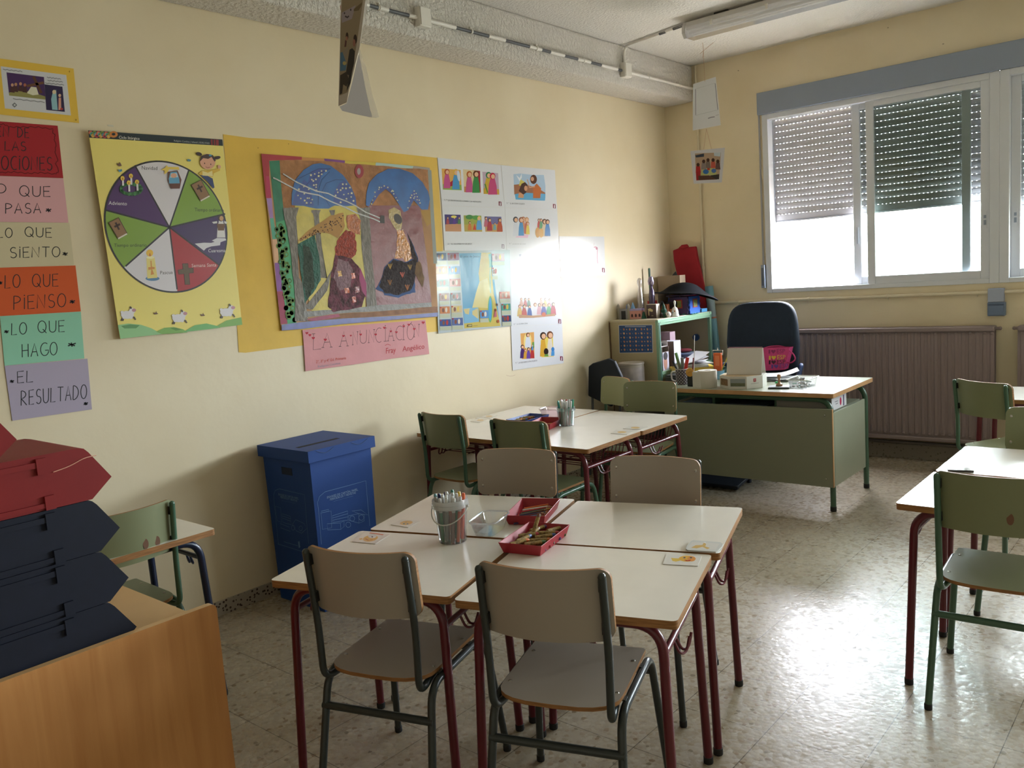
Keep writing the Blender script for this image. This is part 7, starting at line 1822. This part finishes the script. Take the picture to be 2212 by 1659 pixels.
# purple statuette and clear bottle
w = thing('statuette', 'tall glossy purple robed statuette on the shelf', 'statuette', (-2.50, 2.885, ZH))
PUR = mat('#4a3a5e', .12, .7)
b = MB(); b.lathe([(0, 0), (.036, 0), (.036, .012), (.027, .02), (.024, .10), (.026, .17), (.020, .225), (.010, .245), (.009, .262), (.018, .275), (.020, .295), (.012, .315), (0, .322)], PUR, n=22); b.build('body', w)
b = MB(); b.tube([(.010, -.016, .15), (.022, -.03, .185), (.014, -.022, .21)], .007, PUR, n=8); b.ball((.016, -.012, .285), .016, mat('#a59ab2', .2, .6), n=12, sc=(.9, .7, 1.1)); b.build('arms_and_face', w)
b = MB(); b.lathe([(.022, .27), (.026, .30), (.018, .335), (0, .342)], mat('#8a7f9c', .2, .6), c=(-.006, .006, 0), n=18); b.build('veil', w)
w = thing('clear_bottle', 'slim clear glass figure bottle beside the purple statuette', 'bottle', (-2.56, 2.80, ZH))
b = MB(); b.lathe([(0, 0), (.026, 0), (.027, .10), (.024, .17), (.016, .235), (.013, .262), (.019, .285), (.020, .31), (.012, .33), (0, .335)], clear((.84, .80, .80), .05, .5, .25, (.72, .66, .66)), n=22); b.build('body', w)
w = thing('toy_castle', 'grey and black toy castle at the wall end of the shelf', 'toy castle', (-2.672, 2.735, ZH))
GC_ = mat('#8f9098', .6)
b = MB(); b.box((-.048, -.03, 0), (.048, .03, .085), GC_); b.build('walls', w, smooth=0)
b = MB(); b.box((-.02, -.032, 0), (.022, -.029, .07), mat('#1c1d24', .7)); b.build('gate', w, smooth=0)
for xx in (-.048, .05):
    b = MB(); b.lathe([(.010, 0), (.010, .11), (.013, .11), (0, .135)], mat('#9a9484', .6), c=(xx, -.028, 0), n=10); b.build('tower', w)
b = MB(); b.lathe([(.010, .085), (.008, .11), (0, .125)], mat('#5a78b8', .5), c=(.02, 0, 0), n=10); b.build('turret', w)
w = thing('toy_house', 'small pink toy house with arched windows on the shelf', 'toy house', (-2.575, 2.755, ZH), 0.25)
PK = mat('#c88f86', .6)
b = MB(); b.box((-.055, -.035, 0), (.055, .035, .068), PK); b.build('walls', w, smooth=0)
b = MB(); b.box((-.058, -.038, .068), (.058, .038, .084), mat('#9a90b8', .6)); b.build('roof', w, smooth=0)
for xx in (-.028, .004, .036):
    b = MB(); b.box((xx-.008, -.0365, .016), (xx+.008, -.0348, .034), mat('#40272c', .7)); b.lathe([(0, 0), (.008, 0)], mat('#40272c', .7), n=12, M=Matrix.Translation((xx, -.0364, .034)) @ Matrix.Rotation(math.pi/2, 4, 'X')); b.build('window', w, smooth=0)
b = MB(); b.lathe([(.020, .084), (.014, .105), (.006, .128), (0, .14)], mat('#7fa8d0', .5), c=(-.03, .005, 0), n=12); b.build('turret', w)
w = thing('dark_box', 'dark brown box with a gold figure standing on the front of the shelf', 'box', (-2.432, 2.775, ZH), -0.1)
b = MB(); b.box((-.048, -.018, 0), (.048, .03, .112), mat('#3a1f22', .4)); b.build('body', w, smooth=0)
b = MB(); b.box((.048, -.018, 0), (.0515, .03, .116), mat('#cfc2b8', .4)); b.box((-.05, -.02, .112), (.0515, .032, .1155), mat('#cfc2b8', .4)); b.build('trim', w, smooth=0)
b = MB(); b.box((-.030, -.0195, .022), (-.022, -.0185, .062), mat('#c8b98a', .4)); b.add([(-.03, -.0195, .06), (.012, -.0195, .052), (.018, -.0195, .068), (-.01, -.0195, .082), (-.034, -.0195, .076)], [(0, 1, 2, 3, 4)], mat('#c8b98a', .4)); b.box((0, -.0195, .018), (.018, -.0185, .022), mat('#c8b98a', .4)); b.build('gold_emblem', w, smooth=0)
TREE = mat('#1f4a38', .6, .3)
prop('toy_tree', 'small dark green toy tree left of the dark brown box', 'toy tree', lambda b: b.lathe([(0, 0), (.022, 0), (.018, .02), (.014, .022), (.009, .05), (0, .062)], TREE, n=12), -2.497, 2.74)
prop('toy_tree', 'taller dark green toy tree right of the dark brown box', 'toy tree', lambda b: b.lathe([(0, 0), (.034, 0), (.035, .03), (.022, .04), (.024, .06), (.013, .075), (.012, .095), (0, .122)], TREE, n=14), -2.352, 2.815)
prop('white_skull', 'small white ball shaped figure on the front edge of the shelf', 'figurine', lambda b: (b.ball((0, 0, .024), .024, mat('#d3cfca', .4), n=14), b.ball((.008, -.021, .028), .005, mat('#5a5048', .6), n=8), b.ball((-.010, -.020, .028), .005, mat('#5a5048', .6), n=8), b.ball((0, -.023, .016), .003, mat('#5a5048', .6), n=8)), -2.312, 2.815)
prop('pine_cone', 'small dark brown cone beside the white figure on the shelf', 'cone', lambda b: [b.ball((.013*math.cos(q*2.4)*(1-q/14), .013*math.sin(q*2.4)*(1-q/14), .006+q*.0026), .006, mat('#33211c', .7), n=6) for q in range(13)], -2.350, 2.775)
w = thing('porcelain_bell', 'white porcelain bell with painted flowers on the front of the shelf', 'bell', (-2.300, 2.905, ZH))
b = MB(); b.lathe([(.026, 0), (.034, .002), (.030, .02), (.027, .05), (.020, .070), (.008, .078)], mat('#d8d6d0', .2, .6), n=24); b.build('bell', w)
b = MB(); b.lathe([(.008, .078), (.005, .09), (.008, .105), (.010, .118), (.006, .13), (0, .133)], mat('#d8d6d0', .2, .6), n=16); b.build('handle', w)
b = MB(); b.ball((.012, -.026, .045), .007, mat('#a8603a', .5), n=8, sc=(1, .4, 1)); b.ball((-.004, -.028, .034), .006, mat('#4a7a8a', .5), n=8, sc=(1, .4, 1)); b.build('painted_flower', w)
prop('red_box', 'small red box behind the pink toy house on the shelf', 'box', lambda b: b.box((-.035, -.02, 0), (.035, .02, .135), mat('#b0282a', .5)), -2.535, 2.885-.10+.16, ZH)
prop('orange_box', 'brown orange box standing behind the dark green tree on the shelf', 'box', lambda b: b.box((-.05, -.02, 0), (.05, .02, .10), mat('#9a5a32', .5)), -2.455, 2.985, ZH)
prop('black_case', 'low black case behind the tall toy tree on the shelf', 'case', lambda b: b.box((-.04, -.02, 0), (.04, .02, .115), mat('#1d1f24', .5)), -2.40, 3.035, ZH)
prop('orange_carton', 'small orange carton between the toy tree and the foam house', 'carton', lambda b: b.box((-.03, -.02, 0), (.03, .02, .058), mat('#c8763a', .5)), -2.335, 2.945, ZH)
prop('white_crate', 'cream cardboard crate at the back of the shelf under the hat brim', 'crate', lambda b: (b.box((-.07, -.09, 0), (.07, .09, .17), mat('#b9ad98', .6)), b.box((-.075, -.095, .17), (.075, .095, .19), mat('#c9bfac', .6))), -2.605, 3.135, ZH)
prop('wooden_easel', 'small dark wooden easel beside the purple statuette', 'easel', lambda b: (b.tube([(-.05, 0, 0), (.0, 0, .13)], .005, BLK, n=6), b.tube([(.05, 0, 0), (.0, 0, .13)], .005, BLK, n=6), b.tube([(0, .06, 0), (0, 0, .125)], .005, BLK, n=6), b.tube([(-.03, -.004, .05), (.03, -.004, .05)], .005, BLK, n=6)), -2.415, 2.905, ZH, .5)
prop('cardboard_box', 'tan cardboard box standing at the back corner of the shelf', 'box', lambda b: b.box((-.11, -.05, 0), (.11, .05, .33), mat('#a3907a', .7)), -2.60, 3.40, ZH)
b = MB(); q = [y3(u, v, 3.46) for u, v in ((1212, 222), (1350, 55), (1392, 160))]; q2 = [p+Vector((0, .012, 0)) for p in q]
b.add(q+q2, [(0, 1, 2), (5, 4, 3), (0, 3, 4, 1), (1, 4, 5, 2), (2, 5, 3, 0)], mat('#2c3036', .7)); tag(b.build('black_triangle', smooth=0), 'black triangular card poking out behind the hat', 'card')
prop('green_rod', 'thin dark green rod standing at the back of the shelf', 'rod', lambda b: b.lathe([(.010, 0), (.010, .40), (.007, .41), (0, .41)], mat('#3a5a52', .5), n=10), -2.69, 3.18, ZH)

# inside the shelf unit, upper compartment
ZI = 0.7806
bookc = ['#8a8288', '#5a4a52', '#a8303a', '#c9bfc0', '#9c2a34', '#b9a8b0', '#8a5a68', '#c9c0c4', '#6f5a78']
bx_ = [('grey', '#8a8288'), ('dark plum', '#5a4a52'), ('red', '#a8303a'), ('white', '#c9bfc0'), ('crimson', '#9c2a34'), ('pale pink', '#b9a8b0'), ('mauve', '#8a5a68')]
yy = 2.76
for i, (cn, c) in enumerate(bx_):
    th = .022+.008*(i % 2); b = MB(); b.box((-.08, 0, 0), (.08, th, .33-.012*(i % 3)), mat(c, .6)); b.box((-.078, .002, .002), (.079, th-.002, .331-.012*(i % 3)), mat('#c9c0b4', .8)); o = b.build('book', smooth=0); o.location = (-2.60, yy, ZI); yy += th+.0015
    tag(o, '%s book in the row at the back of the shelf' % cn, 'book', 'row of books inside the shelf')
def mfile(x0, x1, y0, y1, h, m_, label, extra=None):
    w = thing('magazine_file', label, 'magazine file', (x0, y0, ZI))
    b = MB(); b.box((0, 0, 0), (x1-x0, .003, h), m_); b.box((0, y1-y0-.003, 0), (x1-x0, y1-y0, h), m_); b.box((x1-x0-.003, 0, 0), (x1-x0, y1-y0, h*.8), m_); b.box((0, 0, 0), (x1-x0, y1-y0, .003), m_); b.box((0, 0, 0), (.003, y1-y0, h), m_); b.build('case', w, smooth=0)
    if extra: extra(w, x1-x0, y1-y0, h)
    return w
def zig(w, X, Y, h):
    b = MB()
    for k in range(11):
        z = .02+k*.021; b.add([(X+.0008, Y*.45, z), (X+.0008, Y*.95, z-.008), (X+.0008, Y*.95, z+.002), (X+.0008, Y*.45, z+.011)], [(0, 1, 2, 3)], mat('#7a4f42', .6))
    b.build('zigzag_print', w, smooth=0)
mfile(-2.50, -2.32, 2.612, 2.690, .245, mat('#c6b9b4', .6), 'white magazine file with brown zigzag print at the left of the shelf', zig)
def facep(w, X, Y, h):
    b = MB(); e = X+.0009
    b.box((X, .004, .004), (X+.0006, Y-.004, h*.78), mat('#b9bccb', .6)); b.build('cover', w, smooth=0)
    b = MB(); n = 16
    b.add([(e, Y*.42+Y*.30*math.cos(a), .075+.062*math.sin(a)) for a in [2*math.pi*q/n for q in range(n)]], [tuple(range(n))], mat('#a87a66', .6)); b.add([(e+.0004, Y*.46+Y*.34*math.cos(a), .125+.032*math.sin(a)) for a in [2*math.pi*q/n for q in range(n)]], [tuple(range(n))], mat('#2a2224', .6)); b.build('portrait', w, smooth=0)
mfile(-2.46, -2.315, 2.695, 2.80, .20, mat('#8f8078', .6), 'magazine file with a portrait on the cover in the shelf', facep)
w = thing('letter_tray', 'white letter tray with dark things on the portrait file', 'tray', (-2.39, 2.745, ZI+.2015))
b = MB(); b.box((-.07, -.05, 0), (.07, .05, .004), mat('#c9c2c4', .5)); b.box((-.07, -.05, 0), (.07, -.047, .045), mat('#c9c2c4', .5)); b.box((-.07, .047, 0), (.07, .05, .045), mat('#c9c2c4', .5)); b.box((-.07, -.05, 0), (-.067, .05, .045), mat('#c9c2c4', .5)); b.build('tray_body', w, smooth=0)
b = MB(); b.ball((.03, .02, .016), .016, BLK, n=10); b.ball((.0, -.01, .014), .013, mat('#6a5a4a', .6), n=10); b.build('contents', w)
b = MB(); b.box((-.06, 0, 0), (.06, .085, .30), mat('#4a3560', .5)); b.box((-.062, -.001, .20), (.0605, .086, .302), mat('#a8909a', .6)); o = b.build('archive_box', smooth=0); o.location = (-2.44, 2.945-.06+.06, ZI); o.rotation_euler = (0, 0, 0); tag(o, 'purple archive box with pale pink top in the middle of the shelf', 'box')
b = MB(); b.box((-.055, 0, 0), (.055, .11, .235), mat('#cfd0da', .5)); b.box((-.0552, -.0012, .002), (.0535, 0, .234), mat('#6f5a54', .6)); o = b.build('white_box', smooth=0); o.location = (-2.345, 2.845, ZI); tag(o, 'tall white box with brown front edge in the middle of the shelf', 'box')
w = thing('storage_box', 'clear plastic box with folded things at the right of the shelf', 'box', (-2.40, 3.27, ZI))
b = MB(); b.box((-.09, -.09, 0), (.09, .09, .085), clear((.82, .83, .85), .1, .4, .25, (.6, .6, .62))); b.build('body', w, smooth=0)
b = MB(); b.box((-.08, -.08, .003), (.08, .08, .05), mat('#8a7a58', .7)); b.build('contents', w, bevel=.01, smooth=0)
b = MB(); b.box((-.095, -.095, .0855), (.095, .095, .097), mat('#8f9fb8', .3)); b.build('lid', w, bevel=.003, smooth=0)
prop('blue_pouch', 'blue pouch next to the clear box inside the shelf', 'pouch', lambda b: b.ball((0, 0, .05), .05, mat('#2a55a8', .6), n=16, sc=(1.3, 1.1, 1)), -2.42, 3.08, ZI)
prop('red_cloth', 'folded dark red cloth on the clear box lid in the shelf', 'cloth', lambda b: b.ball((0, 0, .018), .018, mat('#7a2a34', .8), n=16, sc=(3.5, 3.0, 1)), -2.42, 3.26, ZI+.098)
w = thing('blue_roll', 'dark blue roll of paper lying high inside the shelf', 'roll', (0, 0, 0))
b = MB(); p0, p1 = xp(1000, 480, -2.42, (1400, 680, 9.76)), xp(1215, 400, -2.42, (1400, 680, 9.76)); b.tube([p0, p1], .030, mat('#2c4a78', .5), n=18); b.build('roll', w)
b = MB(); c_ = Vector((-2.58, 3.17, ZI)); b.box((-.05, -.06, 0), (.05, .12, .195), mat('#4a4a50', .6)); o = b.build('card_box', smooth=0); o.location = c_; tag(o, 'grey box at the back of the shelf behind the blue pouch', 'box')
# hand alphabet poster on the shelf side
a = Art('hand_poster', 'blue poster with rows of small hands on the beige shelf side', 'poster', (0, 3.04-.456-.0012, 0), (0, -1, 0), k=(1240, 500, 6.379), rough=.45)
a.sheet([(612, 1290), (1078, 1284), (1090, 1672), (624, 1678)], '#c9ccd0', thick=.0008)
a.poly([(618, 1297), (1072, 1291), (1082, 1664), (630, 1671)], '#2a4a7c')
a.line([(702, 1312), (988, 1310)], .0045, '#b9c4d6')
random.seed(9)
for r_i in range(6):
    for c_i in range(11):
        x = 645+c_i*40.5+r_i*2.2; y = 1352+r_i*56-c_i*.4
        if c_i % 2 == 0 and (c_i//2+r_i) % 3 == 0: a.line([(x-4, y-8), (x+3, y+8)], .0016, '#a9b6c9')
        else: a.poly([(x-14+random.uniform(-4, 4), y-8), (x+2, y-16+random.uniform(-4, 4)), (x+14, y-4), (x+8, y+12+random.uniform(-3, 5)), (x-3, y+14), (x-8, y+2)] if c_i % 2 else [(x-7, y-9), (x+5, y-6), (x+4, y+8), (x-6, y+6)], ('#c08a68', '#b5765a', '#cfa07c')[(r_i+c_i) % 3], c_i == 0)
a.done()
